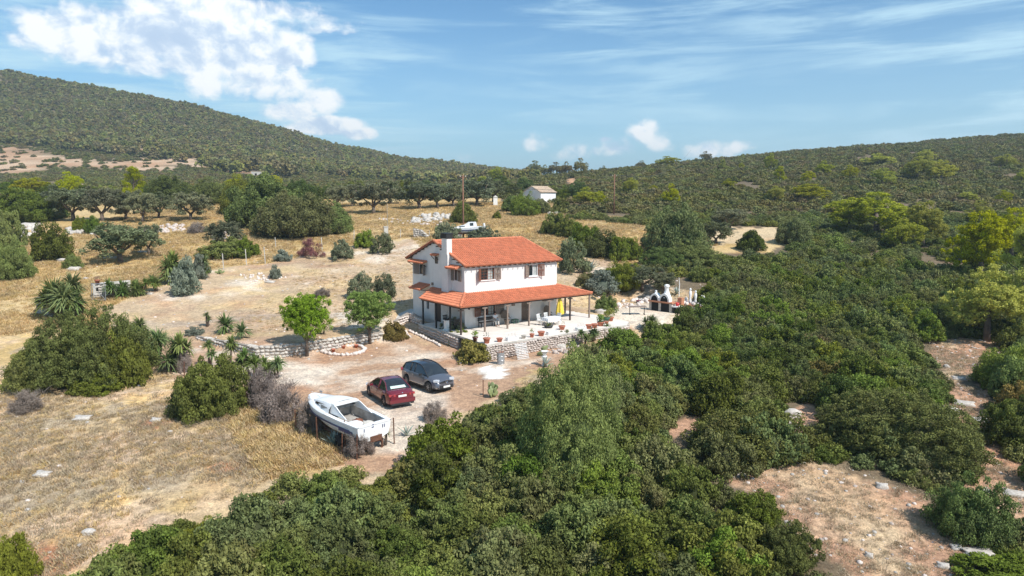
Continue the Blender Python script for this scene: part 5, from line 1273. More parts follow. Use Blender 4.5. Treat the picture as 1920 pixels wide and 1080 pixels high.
# dark red sedan, tail towards the camera
def avgp(*a): return tuple(sum(q[i] for q in a)/len(a) for i in range(3))
rw = G(721, 762); fw = G(685, 735)
dirv = Vector((-1.35, 2.2)).normalized(); ang = math.atan2(dirv.y, dirv.x)
Ls, wb0, wb1 = 4.44, .92, 3.48
right = Vector((dirv.y, -dirv.x)); base = Vector(rw[:2])+right*.80-dirv*wb0     # left rear wheel seen; the centre line lies to its right
zc = float(H(*(base+dirv*2.2)))
top = [(0, .80), (.05, .90), (.35, .99), (.75, .99), (1.2, .93), (3.0, .90), (3.5, .84), (4.05, .72), (4.35, .60), (4.44, .50)]
roofl = [(.55, .99), (1.15, 1.34), (1.5, 1.42), (2.1, 1.44), (2.5, 1.38), (3.35, .90)]
wf = [(0, .80), (.15, .90), (.5, .97), (1.2, 1.0), (3.2, 1.0), (3.9, .95), (4.25, .84), (4.44, .66)]
car, hw = build_car('parked_car', 'dark red sedan parked tail towards the camera between boat and grey car', Ls, 1.76, wb0, wb1, .315, top, roofl, wf, 'redpaint', 'redpaint', .22, (base.x, base.y, zc+.01), ang, 'sedan')
for s in (-1, 1):
    mb = MB(); mb.box((.10, s*.62, .80), (.16, .40, .13), s*-.25); mb.build('tail_light', M['redlamp'], car)
    mb = MB(); mb.box((.035, s*.50, .78), (.05, .14, .05), s*-.12); mb.build('reversing_lamp', M['lamp'], car)
    mb = MB(); mb.box((4.22, s*.60, .60), (.22, .32, .13), s*-.45); mb.build('headlight', M['lamp'], car)
mb = MB(); mb.box((-.005, 0, .735), (.02, .52, .12)); pl = mb.build('number_plate', M['plate'], car)
mb = MB(); mb.prism([(-.06, -.80, .33), (.12, -.86, .33), (.12, .86, .33), (-.06, .80, .33)], (0, 0, .22)); mb.build('rear_bumper', M['redpaint'], car)
mb = MB(); mb.box((.03, 0, .27), (.16, 1.45, .12)); mb.build('bumper_skirt', M['plastic'], car)
mb = MB(); mb.tube([(-.08, -.45, .25), (.2, -.45, .25)], .03, 8); mb.build('exhaust_pipe', M['metal'], car)
mb = MB(); mb.add([(.60, -.50, 1.075), (.60, .50, 1.075), (.80, .47, 1.185), (.80, -.47, 1.185)], [(0, 1, 2, 3)]); mb.build('sun_shade', M['shade'], car)
mb = MB(); mb.tube([(.02, .03, .92), (.02, -.03, .92)], .035, 10); mb.build('badge', M['chrome'], car)
# grey compact crossover, nose towards the camera
fw = G(803, 737); dirv = Vector((1.76, -2.0)).normalized(); ang = math.atan2(dirv.y, dirv.x)
wb0, wb1 = .78, 3.30; right = Vector((dirv.y, -dirv.x)); base = Vector(fw[:2])-right*.84-dirv*wb1
zc = float(H(*(base+dirv*2.1)))
top = [(0, .86), (.1, 1.02), (.5, 1.07), (1.5, 1.04), (2.9, .98), (3.2, .96), (3.6, .88), (3.95, .74), (4.12, .58)]
roofl = [(.16, 1.06), (.42, 1.42), (.8, 1.53), (1.6, 1.58), (2.1, 1.54), (2.45, 1.44), (3.25, .95)]
wf = [(0, .80), (.15, .92), (.5, .98), (1.2, 1.0), (3.1, 1.0), (3.7, .94), (3.98, .82), (4.12, .62)]
car2, hw = build_car('parked_car', 'slate grey compact crossover with black roof parked nose towards the camera', 4.12, 1.80, wb0, wb1, .335, top, roofl, wf, 'greypaint', 'blackroof', .26, (base.x, base.y, zc+.01), ang, 'suv')
for s in (-1, 1):
    mb = MB(); mb.box((3.88, s*.60, .78), (.32, .30, .12), s*-.55); mb.build('headlight', M['lamp'], car2)
    mb = MB(); mb.box((4.00, s*.58, .36), (.10, .34, .05), s*-.35); mb.build('fog_lamp_trim', M['chrome'], car2)
    mb = MB(); mb.box((.1, s*.72, .95), (.18, .22, .2), s*.3); mb.build('tail_light', M['redlamp'], car2)
mb = MB(); mb.prism([(4.05, -.55, .58), (4.10, 0, .66), (4.05, .55, .58), (4.05, .5, .70), (4.09, 0, .78), (4.05, -.5, .70)], (.05, 0, 0)); mb.build('grille', M['plastic'], car2)
mb = MB(); mb.box((4.10, 0, .40), (.10, 1.0, .16)); mb.build('lower_grille', M['plastic'], car2)
mb = MB(); mb.prism([(3.80, -.82, .27), (4.08, -.62, .25), (4.17, 0, .25), (4.08, .62, .25), (3.80, .82, .27)], (0, 0, .14)); mb.build('front_bumper', M['plastic'], car2)
mb = MB(); mb.box((4.185, 0, .40), (.02, .52, .12)); pl = mb.build('number_plate', M['plate'], car2)
dia = [(4.165, 0, .60), (4.165, .075, .72), (4.165, 0, .84), (4.165, -.075, .72)]; mb = MB()
for k in range(4): mb.tube([dia[k], dia[(k+1) % 4]], .017, 5)
mb.build('diamond_badge', M['chrome'], car2)

# ------------------------------------------------------------------ boats
def hull_rows(L, B, D, n=26, bowrise=.35):
    rows = []; rail = []
    for i in range(n+1):
        t = i/n; x = L*t; k = max(0, (t-.42)/.58); b = B/2*(.90+.10*min(1, t/.3))*(1-k**(2.3 if L < 5.7 else 3.0)*(.96 if L < 5.7 else .80)); ch = b*(.86-.35*k); zk = .0+D*.62*max(0, (t-.62)/.38)**2.2; zc = .28*D+.25*D*k*k+.3*D*k**3; zc = max(zc, zk+.03); zg = D+bowrise*k**1.5*(1 if L < 5.7 else .35)
        side = [(b, zg), (b*1.0-.01, zg-.12*D), (b*.97, (zg+zc)/2), (ch, zc), (ch*.55, zc*.5+zk*.5), (0, zk)]
        rows.append([(x, y, z) for y, z in side]+[(x, -y, z) for y, z in side[:-1][::-1]]); rail.append((x, b, zg))
    return rows, rail
def big_boat():
    L, B, D = 5.8, 2.25, .92
    st = G(706, 832); sx = Vector((st[0], st[1])); d = Vector((-4.15, 3.9)).normalized(); ang = math.atan2(d.y, d.x)
    z0 = -.42-D
    o = thing('motorboat', 'white weathered cabin motorboat hull lying in the yard beside the red car', 'boat', (-7.0, 34.55, z0), ang); o.rotation_euler = (0, R(-3.2), ang)
    rows, rail = hull_rows(L, B, D); mb = MB(); mb.grid(rows)
    for f_i in range(len(mb.f)):
        k = f_i % (len(rows[0])-1)
        if k in (3, 4, 5, 6): mb.m[f_i] = 1
    mb.build('hull', [M['gel'], M['hullgreen']], o, smooth=True)
    mb = MB(); mb.add([(0.0, y, z) for _, y, z in rows[0]], [tuple(range(len(rows[0])))]); mb.build('transom', M['gel'], o)
    m2 = MB()
    for y in (-.62, -.5, .62): m2.box((-.012, y, .72), (.02, .04, .16))
    m2.box((-.012, .1, .8), (.02, .13, .04)); m2.box((-.012, .1, .93), (.02, .12, .04)); m2.build('fittings', M['navy'], o)
    m2 = MB(); m2.box((-.02, -.1, .16), (.05, .7, .3)); m2.build('motor_bracket', M['rust'], o)
    # blue stripes
    for s in (-1, 1):
        m2 = MB(); pts = [(x, s*(b*1.0+.004), zg-.27) for x, b, zg in rail if .5 < x < 5.0]
        m2.grid([[(x, y, z), (x, y*.998, z-.09)] for x, y, z in pts]); m2.build('stripe', M['navy'], o)
        m2 = MB(); pts = [(x, s*(b*.985+.005), zg-.42) for x, b, zg in rail if .3 < x < 1.7]
        m2.grid([[(x, y, z+.1), (x, y*.995, z-.06)] for x, y, z in pts]); m2.build('stripe', M['navy'], o)
    # gunwale and foredeck
    xc = 2.75; m2 = MB()
    for s in (-1, 1):
        seg = [(x, b, z) for x, b, z in rail if x <= xc+.3]
        m2.grid([[(x, s*(b+.03), z-.03), (x, s*(b+.03), z+.03), (x, s*(b-.19), z+.035), (x, s*(b-.21), z-.55)] for x, b, z in seg])
    m2.b2((-.02, -.93, D-.02), (.2, .93, D+.045)); m2.build('gunwale', M['gel'], o, smooth=False)
    m2 = MB(); seg = [(x, b, z) for x, b, z in rail if x >= xc]
    m2.grid([[(x, b+.03, z-.03), (x, b+.03, z+.035), (x, b*.5, z+.07), (x, 0, z+.08), (x, -b*.5, z+.07), (x, -b-.03, z+.035), (x, -b-.03, z-.03)] for x, b, z in seg]); m2.build('foredeck', M['gel'], o, smooth=True)
    # cabin trunk
    m2 = MB(); cs = []
    for x in np.linspace(xc-.05, 5.05, 12):
        t = (x-xc)/(5.05-xc); b = np.interp(x, [q[0] for q in rail], [q[1] for q in rail]); zg = np.interp(x, [q[0] for q in rail], [q[2] for q in rail]); hh = .50*(1-max(0, t)**1.7)+.03; wb = (b-.17)*(1-.15*max(t, 0)); wt = wb-.20*hh/.5
        cs.append([(x, wb, zg+.02), (x, wb-.03, zg+hh*.45), (x, wt, zg+hh*.93), (x, wt*.55, zg+hh+.03), (x, 0, zg+hh+.05), (x, -wt*.55, zg+hh+.03), (x, -wt, zg+hh*.93), (x, -wb+.03, zg+hh*.45), (x, -wb, zg+.02)])
    m2.grid(cs); cab = m2.build('cabin', M['gel'], o, smooth=True); md = cab.modifiers.new('e', 'EDGE_SPLIT'); md.split_angle = R(35)
    for s in (-1, 1):
        m3 = MB(); r_ = []
        for i in (3, 4, 5, 6, 7, 8):
            q = cs[i]; a = q[0] if s > 0 else q[8]; b = q[2] if s > 0 else q[6]; f0, f1 = .32, .74
            pa = Vector(a).lerp(Vector(b), f0)+Vector((0, s*.035, .0)); pb = Vector(a).lerp(Vector(b), f1)+Vector((0, s*.03, .0)); r_.append([pa, pb])
        m3.grid(r_); m3.build('cabin_window', M['glass'], cab)
    # side wings sloping from cabin roof down to gunwale + arch
    m2 = MB()
    for s in (-1, 1):
        top_ = cs[0][2]; w_ = top_[1]*s
        pts = [(xc, w_, top_[2]), (xc-.45, w_*1.03, top_[2]-.04), (xc-.85, w_*1.08, D+.28), (xc-1.45, w_*1.10, D+.06), (xc, w_*1.12, D+.03)]
        m2.prism(pts, (0, -s*.05, 0))
    m2.b2((xc-.30, -cs[0][2][1], cs[0][2][2]-.06), (xc+.05, cs[0][2][1], cs[0][2][2]+.03)); m2.build('cockpit_wing', M['gel'], o)
    m2 = MB(); m2.b2((.15, -.82, .34), (xc+.6, .82, .40)); fl = m2.build('cockpit_floor', M['gelin'], o)
    m2 = MB()
    for s in (-1, 1):
        seg = [(x, b, z) for x, b, z in rail if .1 < x <= xc+.9]; m2.grid([[(x, s*(b-.215), z-.01 if x < xc else z+.3), (x, s*(b-.25), .40)] for x, b, z in seg])
    m2.b2((xc+.62, -.8, .4), (xc+.66, -.15, D+.35)); m2.b2((xc+.62, .3, .4), (xc+.66, .8, D+.35)); m2.build('cockpit_lining', M['gelin'], o)
    m2 = MB(); m2.b2((.25, -.75, .40), (.75, .75, .62)); m2.build('stern_bench', M['gel'], o)
    m2 = MB(); m2.box((4.95, 0, 1.42), (.22, .05, .06)); m2.tube([(4.95, 0, 1.3), (4.95, 0, 1.45)], .03, 6); m2.build('cleat', M['metal'], o)
    # sacks and rubbish inside
    for k, (x, y, s_, mk, lab) in enumerate([(1.35, .15, .36, 'white', 'crumpled white sack lying in the boat cockpit'), (1.0, -.35, .28, 'concrete', 'grey crumpled bag in the stern of the boat'), (1.75, -.25, .25, 'wood', 'brown crate-like lump in the middle of the boat cockpit')]):
        V, F = ico(3); V = V*(1+.5*fbm(V[:, 0]*2+k*7, V[:, 1]*2+V[:, 2], k, 3))[:, None]*np.array([1.2, 1, .6])*s_; q = link('sack', npmesh('sack', V, F, M[mk])); P = Matrix.Translation(o.location) @ Matrix.Rotation(ang, 4, 'Z'); q.location = P @ Vector((x, y, .62)); q.rotation_euler = (0, 0, ang+k); tag(q, lab, 'sack')
    # cradle
    c = thing('boat_cradle', 'rusty low frame with a wheel carrying the white motorboat', 'cradle', (-6.95, 34.7, float(H(-6.95-1.8, 34.7+1.8))), ang)
    hz = z0-float(H(-6.95-1.8, 34.7+1.8))+.08
    m2 = MB()
    for s in (-.5, .5): m2.tube([(.1, s, .32), (4.6, s, .34)], .05, 6)
    for x in (.4, 2.4, 4.2): m2.tube([(x, -.75, .3), (x, .75, .3)], .05, 6); m2.b2((x-.12, -.45, .3), (x+.12, .45, max(hz+.1, .4)+(.1 if x > 4 else 0)))
    m2.build('frame', M['rust'], c)
    for s in (-1, 1): m2 = MB(); m2.tube([(1.9, s*.86, .3), (1.9, s*1.02, .3)], .3, 16); m2.build('wheel', M['black'], c)
    m2 = MB(); m2.tube([(.3, -.6, -.1), (.3, -.6, .35)], .06, 6); m2.tube([(.3, .6, -.1), (.3, .6, .35)], .06, 6); m2.build('leg', M['rust'], c)
    return o
big_boat()
def small_boat():
    g = G(872, 452); k = depth(g)/FPX; L = 74*k; zt = g[2]+1.2
    x0, y0 = g[0]+34*k, g[1]
    o = thing('fishing_boat', 'small white cabin boat propped on blocks in the field behind the house roof', 'boat', (x0, y0, zt), R(176)); o.rotation_euler = (0, R(4), R(176))
    rows, rail = hull_rows(L, 1.9, .95, 18, .45); mb = MB(); mb.grid(rows); mb.add(rows[0], [tuple(range(len(rows[0])))])
    for i in range(len(mb.f)):
        if i % (len(rows[0])-1) in (3, 4, 5, 6): mb.m[i] = 1
    mb.build('hull', [M['gel'], M['hullgreen']], o, smooth=True)
    for s in (-1, 1): m2 = MB(); m2.grid([[(x, s*(b+.01), z-.28), (x, s*(b), z-.4)] for x, b, z in rail if x < L*.72]); m2.build('stripe', M['navy'], o)
    m2 = MB(); m2.grid([[(x, b+.02, z), (x, 0, z+.1), (x, -b-.02, z)] for x, b, z in rail]); m2.build('deck', M['gel'], o, smooth=True)
    m2 = MB(); m2.grid([[(x, .6, 1.0), (x, .5, 1.0+h), (x, 0, 1.04+h), (x, -.5, 1.0+h), (x, -.6, 1.0)] for x, h in ((.9, .1), (1.0, .72), (2.1, .75), (2.6, .45), (4.0, .15))]); cb = m2.build('cabin', M['gel'], o)
    for s in (-1, 1): m2 = MB(); m2.box((1.55, s*.585, 1.42), (.5, .02, .42)); m2.build('cabin_window', M['glass'], cb); m2 = MB(); m2.box((3.0, s*.60, 1.22), (.9, .02, .1)); m2.build('cabin_window', M['glass'], cb)
    m2 = MB(); m2.tube([(-.2, 0, 1.45), (-.28, 0, .75), (-.22, 0, .25)], [.17, .14, .06], 8); m2.build('outboard_motor', M['white'], o)
    w = thing('boat_support', 'stone and timber block stack under the raised white fishing boat', 'support', (g[0], g[1], g[2]), .1)
    for x, hh in ((-.75, 1.1), (.7, 1.25)):
        for j in range(4): m2 = MB(); m2.box((x+rnd.gauss(0, .03), 0, -.1+hh*(j+.5)/4), (.6, .8, hh/4-.01)); m2.build('block', M['stone'], w)
    m2 = MB(); m2.b2((-1.3, -.5, 1.18), (1.3, .5, 1.32)); m2.build('beam', M['rust'], w)
    return o
small_boat()

# ------------------------------------------------------------------ poles, wires, fences
def pole(u, v, vt, label, r=.13, m_='polewood', arm=True):
    p = G(u, v); hgt = (v-vt)*depth(p)/FPX/math.cos(PITCH)
    o = thing('utility_pole', label, 'utility pole', p); mb = MB(); mb.tube([(0, 0, -.4), (0, 0, hgt)], [r, r*.75], 10); mb.build('shaft', M[m_], o, smooth=True)
    if arm:
        m2 = MB(); m2.box((0, 0, hgt-.35), (.9, .1, .1)); a = m2.build('crossarm', M[m_], o)
        for x in (-.4, 0, .4): m3 = MB(); m3.lathe([(.03, 0), (.05, .05), (.03, .12), (.045, .15), (0, .18)], (x, 0, hgt-.3), 8); m3.build('insulator', M['white'], a)
    return o, (p[0], p[1], p[2]+hgt)
pA, tA = pole(869, 452, 330, 'tall brown wooden utility pole standing behind the roof ridge'); pB, tB = pole(1151, 402, 328, 'second wooden utility pole on the scrub slope right of the hut')
p = G(727, 440); mb = MB(); mb.tube([(0, 0, 0), (0, 0, 57*depth(p)/FPX)], .03, 6); o = mb.build('pipe_pole', M['metal'], loc=p); tag(o, 'thin pale metal pole rising beside the concrete pillar', 'pole')
def wire(a, b, sag, lab, r=.012):
    a = Vector(a); b = Vector(b); mb = MB(); n = 24; mb.tube([a.lerp(b, t/n)-Vector((0, 0, sag*4*(t/n)*(1-t/n))) for t in range(n+1)], r, 4, cap=False); o = mb.build('power_line', M['dkmetal']); tag(o, lab, 'wire'); return o
wire((tA[0]+.4, tA[1], tA[2]-.1), (tB[0]-.4, tB[1], tB[2]-.15), 1.6, 'upper power line sagging between the two utility poles', .02)
wire((tA[0]+.4, tA[1], tA[2]-.6), (tB[0]-.4, tB[1], tB[2]-.7), 1.9, 'lower power line sagging between the two utility poles', .02)
wire((tB[0]+.4, tB[1], tB[2]-.1), (75, 300, float(H(75, 300))+7.5), 4, 'power line running uphill from the second utility pole', .03)
wire((tA[0]-.4, tA[1], tA[2]-.3), HW(4.8, -.05, 5.1), .8, 'service cable from the brown pole to the house', .012)
def fence(label, posts, m_, rusty=False, wires=3, jt=1.0):
    W_ = []
    for (u, v, vt) in posts:
        p = G(u, v); W_.append((p, max(.7, min(2.2, (v-vt)*depth(p)/FPX))))
    o = thing('wire_fence', label, 'fence', W_[0][0]); ox, oy, oz = o.location
    for p, h_ in W_:
        mb = MB(); mb.box((p[0]-ox, p[1]-oy, p[2]-oz+h_/2-.1), (.055 if rusty else .09, .055 if rusty else .09, h_+.2), rnd.random()*.3, tilt=(rnd.gauss(0, .03), rnd.gauss(0, .03))); mb.build('post', M[m_], o)
    for k in range(wires):
        mb = MB()
        for (p, h1), (q, h2) in zip(W_[:-1], W_[1:]):
            f = (k+.7)/(wires+.2); mb.tube([(p[0]-ox, p[1]-oy, p[2]-oz+h1*f), ((p[0]+q[0])/2-ox, (p[1]+q[1])/2-oy, (p[2]+q[2])/2-oz+(h1+h2)/2*f-.05), (q[0]-ox, q[1]-oy, q[2]-oz+h2*f)], .006, 3, cap=False)
        mb.build('wire', M['dkmetal'], o)
    return o
fence('rusty post and wire fence along the dead hedge and behind the boat', [(346, 705, 677), (464, 762, 730), (514, 792, 760), (555, 807, 765), (595, 829, 780), (642, 852, 812), (670, 862, 812), (739, 832, 782)], 'rust', True)
fence('white concrete post fence closing the top of the bare yard', [(419, 505, 475), (462, 497, 467), (497, 495, 460), (517, 465, 445), (604, 470, 445), (664, 450, 432), (693, 440, 428), (751, 447, 429), (805, 444, 432)], 'concrete')
p = G(906, 744); mb = MB(); mb.box((0, 0, .5), (.05, .05, 1.2)); o = mb.build('fence_post', M['rust'], loc=p); tag(o, 'single rusty post at the edge of the yard left of the cactus', 'post')
p = G(648, 850); mb = MB(); mb.box((0, 0, .8), (.05, .05, 1.9), tilt=(.05, 0)); mb.tube([(0, 0, .1), (.7, -.1, .9)], .02, 5); o = mb.build('fence_post', M['rust'], loc=p); tag(o, 'rusty braced corner post between the agave and the boat', 'post')

# ------------------------------------------------------------------ spiky plants
def blade_mesh(nb, ln, wd, seed, m, droop=.35, low=-.2):
    rs = np.random.RandomState(seed); V = []; F = []; T = []
    for k in range(nb):
        a = rs.random()*6.28; e = math.asin(low+(1-low)*rs.random()**.9); l = ln*(.75+.4*rs.random()); d = np.array([math.cos(a)*math.cos(e), math.sin(a)*math.cos(e), math.sin(e)]); s = np.array([-math.sin(a), math.cos(a), 0])
        pm = d*l*.55+np.array([0, 0, .02]); pe = d*l-np.array([0, 0, droop*l*math.cos(e)*.5]); n = len(V)
        V += [d*.03-s*wd*.35, d*.03+s*wd*.35, pm-s*wd*.5, pm+s*wd*.5, pe-s*wd*.06, pe+s*wd*.06]; F += [(n, n+1, n+3, n+2), (n+2, n+3, n+5, n+4)]; t = .25+.75*rs.random(); T += [t*.7]*4+[t]*2
    return npmesh('leaf_rosette', np.array(V), np.array(F), m, np.array(T))
YH = [blade_mesh(110, .62, .07, 500+i, M['l_yucca'], .45, -.55) for i in range(3)]
def yucca(u, v, w, h, heads, label, bushy=1.0):
    p = G(u, v); k = depth(p)/FPX; Wd, Hh = w*k, h*k; o = thing('yucca', label, 'yucca', (p[0], p[1]+.3*Wd, float(H(p[0], p[1]+.3*Wd)))); r2 = random.Random(int(u*7+v))
    for i in range(heads):
        a = r2.random()*6.28; rr_ = 0 if heads == 1 else Wd*.36*math.sqrt(r2.random()); s = min(Hh, Wd*1.0)*(.62 if heads == 1 else .39)*bushy/ .50*(.85+.3*r2.random()); s = max(s, .5)
        x, y = math.cos(a)*rr_, math.sin(a)*rr_; z = (Hh-.45*s) if i == 0 and heads > 1 else (max(.25*s, (Hh-.5*s)*(.35+.6*r2.random())) if heads > 1 else .45*Hh)
        mb = MB(); mb.tube([(x*.3, y*.3, -.1), (x*.8, y*.8, z*.6), (x, y, z)], [.09, .07, .06], 6); mb.build('stem', M['bark'], o, smooth=True)
        link('leaf_rosette', YH[i % 3], o, (x, y, z), (r2.gauss(0, .2), r2.gauss(0, .2), r2.random()*6), s)
for a in [
 (104, 600, 72, 82, 9, 'large cluster of yuccas over the leaning stone wall at the left'), (140, 575, 36, 42, 3, 'single-stemmed yucca right of the large left cluster'),
 (214, 562, 38, 36, 5, 'reddish green yucca clump in front of the gate wall'), (260, 556, 38, 34, 5, 'yucca clump right of the gate wall'),
 (290, 548, 28, 32, 3, 'narrow yucca clump between gate wall and tall yuccas'), (312, 534, 52, 58, 8, 'tall yucca group behind the silvery bush'), (380, 522, 26, 42, 3, 'yucca at the right side of the silvery bush'),
 (258, 660, 44, 62, 4, 'tall yucca rising at the right shoulder of the huge bush'), (285, 690, 50, 70, 5, 'yucca between huge bush and fence post'), (322, 700, 56, 72, 6, 'bright yucca with many heads by the rusty fence post'),
 (386, 614, 18, 28, 2, 'small stemmed yucca at the end of the curved wall'), (420, 626, 32, 32, 1, 'ball shaped spiky plant in the upper yard, left one'), (452, 636, 28, 28, 1, 'ball shaped spiky plant in the upper yard, right one'),
 (388, 690, 30, 50, 2, 'yucca head peeping over the left end of the dome bush'), (426, 690, 34, 58, 2, 'yucca standing behind the dome bush'), (446, 712, 34, 46, 3, 'yucca behind the dome bush, beside the tallest one'),
 (470, 716, 42, 60, 4, 'pale bright yucca behind the dead hedge'), (495, 712, 36, 40, 3, 'yucca behind the dead hedge, middle of the group'), (516, 712, 32, 42, 3, 'last yucca on the right behind the dead hedge'),
 (604, 628, 24, 18, 2, 'small spiky plant at the foot of the first round pine'),
 (1096, 652, 30, 34, 2, 'bright green spiky plant below the terrace corner'), (1112, 642, 26, 28, 2, 'second spiky plant below the terrace corner'), (1146, 632, 28, 24, 2, 'spiky plant at the foot of the garden wall'), (1221, 625, 32, 34, 2, 'pale green spiky plant beside the paved garden'),
 (720, 838, 26, 36, 2, 'small green yucca with brown stem behind the boat transom'),
]: yucca(*a)
def agave(u, v, w, label, nl=16, spread=1.0, m_='l_agave'):
    p = G(u, v); k = depth(p)/FPX; l = w*k*.56; o = thing('agave', label, 'agave', p); r2 = random.Random(int(u))
    mb = MB(); rows = []
    for t in (0, .25, .5, .75, 1):
        wd = .10*(1-t)**.6*(1+.8*t)+.003; rows.append([(t*l, -wd*l/1.1, .03*l+.02*l*math.sin(t*3)), (t*l, 0, -.02*l+.05*l*math.sin(t*3)), (t*l, wd*l/1.1, .03*l+.02*l*math.sin(t*3))])
    mb.grid(rows); me = mb.mesh('leaf', M[m_], True, fix=False)
    for i in range(nl): link('leaf', me, o, (0, 0, .05), (r2.gauss(0, .2), -R(18+62*(i/nl)), i*2.4), .8+.35*r2.random())
for a in [(626, 836, 48, 'blue grey agave behind the rusty fence left of the boat transom', 20), (1108, 508, 36, 'large blue grey agave right of the house on bare soil', 20), (1022, 688, 36, 'dark agave below the white pedestal', 12), (762, 818, 40, 'half dead curled agave by the parking yard edge', 9), (1268, 552, 26, 'agave beside the white figurines', 14), (205, 1200, 10, 'x', 2)][:5]: agave(*a[:4], a[4])
def prickly(u, v, w, h, label):
    p = G(u, v); k = depth(p)/FPX; o = thing('prickly_pear', label, 'cactus', p); r2 = random.Random(int(u+v)); V, F = ico(2); V = V*np.array([.5, .1, .68]); me = npmesh('pad', V, F, M['l_pad'], smooth=True)
    s0 = h*k*.34
    pts = [(0, 0, s0*.5)]
    for i in range(14):
        b = r2.choice(pts); a = r2.gauss(0, .8); q = (b[0]+math.sin(a)*s0*.75, b[1]+r2.gauss(0, .2)*s0, b[2]+math.cos(a)*s0*.62)
        if abs(q[0]) > w*k*.5 or q[2] > h*k: continue
        pts.append(q); link('pad', me, o, q, (r2.gauss(0, .2), a, r2.gauss(0, .7)), s0)
    link('pad', me, o, pts[0], None, s0)
M['l_pad'] = mat('cactus pad', (.17, .22, .08), .6, col2=(.24, .26, .12), vscale=5)
for a in [(922, 745, 32, 30, 'prickly pear at the yard edge below the white patch'), (1016, 668, 24, 20, 'small cactus beside the terrace rockery'), (1232, 540, 24, 22, 'pale cactus above the barbecue garden'), (412, 514, 24, 12, 'tiny cactus by the first white fence post'), (822, 446, 22, 22, 'cactus peeping out behind the roof near the broken wall')]: prickly(*a)
# ------------------------------------------------------------------ things on and around the terrace
def at(o_s, o_r, z=0.): return HW(o_s, o_r, z)
def potmesh(r, h, m): mb = MB(); mb.lathe([(0, 0), (r*.68, 0), (r*.92, h*.78), (r*1.06, h*.78), (r*1.08, h), (r*.95, h), (r*.90, h*.86), (0, h*.86)], n=16); return mb.mesh('pot', M[m], True)
def leafball(n, seed, m, size=.05, up=.5, r=1.0): rs = np.random.RandomState(seed); V, F, T = leaves(rs, np.array([[0, 0, .5]]), np.array([.5]), n, size, 1, up, 1.0, 2.6, .15); return npmesh('leaves', V*r, F, M[m], T)
def pot(s, r_, rad, h, m, lab, plant_=None, ph=.4, pm='l_mastic', z=0.):
    o = thing('plant_pot', lab, 'plant pot', at(s, r_, z), rnd.random()); link('pot', potmesh(rad, h, m), o)
    mb = MB(); mb.tube([(0, 0, h*.7), (0, 0, h*.88)], rad*.9, 12); mb.build('soil', M['soot_and_unlit' if False else 'bark'], o)
    if plant_:
        link('foliage', leafball(plant_, int(s*100) % 997, pm, .09), o, (0, 0, h*.75), None, (ph*1.2, ph*1.2, ph*1.3))
    return o
pot(-2.05, -6.2, .27, .42, 'terracotta', 'large terracotta pot with thin sapling, first from the left on the terrace edge', 26, .5, 'l_grey')
pot(-.95, -6.35, .24, .30, 'terracotta', 'empty wide terracotta pot, second from the left on the terrace edge')
pot(1.34, -6.42, .20, .28, 'concrete', 'pale grey pot between the concrete trough and the small red pot')
pot(2.15, -6.45, .19, .30, 'terracotta', 'small red pot with a leggy green plant at the terrace edge', 40, .4)
pot(3.10, -6.45, .28, .38, 'terracotta', 'fat terracotta pot in the middle of the terrace edge')
pot(6.28, -5.31, .28, .34, 'terracotta', 'terracotta pot standing in front of the folded yellow parasol', 20, .4, 'l_grey')
pot(8.38, -6.37, .27, .36, 'terracotta', 'terracotta pot right of the pale troughs, left one of a touching pair')
pot(9.05, -6.36, .27, .36, 'terracotta', 'terracotta pot right of the pale troughs, right one of a touching pair')
pot(10.1, -6.0, .30, .36, 'terracotta', 'terracotta bowl overflowing with bright green leaves', 320, .62, 'l_gpine')
pot(11.9, -4.85, .32, .42, 'green', 'dark green pot with a small bush at the garden corner', 200, .55)
pot(12.6, -4.7, .28, .36, 'terracotta', 'terracotta pot with tall flowers beside the dark green pot', 160, .7, 'l_varie')
pot(11.3, -5.5, .20, .22, 'terracotta', 'low terracotta saucer pot in front of the dark green pot')
for s, lab in ((.17, 'pale concrete trough with wire hoops, left one on the terrace edge'), (4.25, 'pale concrete trough, middle one on the terrace edge'), (7.40, 'pale concrete trough with wire hoops, right one beside the pot pair'), (9.3, None)):
    if not lab: continue
    o = thing('trough', lab, 'planter', at(s, -6.42), HYAW); mb = MB()
    mb.b2((-.5, -.17, 0), (.5, .17, .06)); mb.b2((-.5, -.17, .06), (.5, -.13, .26)); mb.b2((-.5, .13, .06), (.5, .17, .26)); mb.b2((-.5, -.13, .06), (-.46, .13, .26)); mb.b2((.46, -.13, .06), (.5, .13, .26)); mb.build('box', M['white'], o)
    mb = MB(); mb.b2((-.455, -.125, .06), (.455, .125, .2)); mb.build('soil', M['mortar'], o)
    if 'hoops' in lab: mb = MB(); [mb.tube([(x, -.1, .2), (x, -.05, .55), (x, .05, .55), (x, .1, .2)], .008, 4) for x in (-.3, 0, .3)]; mb.build('hoop', M['metal'], o)
# parasol
o = thing('parasol', 'folded bright yellow parasol standing on the terrace', 'parasol', at(8.9, -1.95)); mb = MB(); mb.tube([(0, 0, 0), (0, 0, 2.35)], .025, 8); mb.build('pole', M['white'], o)
mb = MB(); n = 20; rows = []
for z, r_ in ((.62, .30), (.75, .33), (1.1, .28), (1.5, .22), (1.9, .14), (2.2, .05), (2.3, .02)):
    rows.append([(r_*(1+.28*math.cos(k*5*2*math.pi/n*1.0))*math.cos(2*math.pi*k/n), r_*(1+.28*math.cos(k*5*2*math.pi/n))*math.sin(2*math.pi*k/n), z) for k in range(n)])
mb.grid(rows, close=True); mb.build('canopy', M['yellow'], o, smooth=True); mb = MB(); mb.lathe([(.0, 0), (.24, 0), (.24, .07), (.05, .1), (.05, .25), (0, .25)], n=14); mb.build('base', M['concrete'], o)
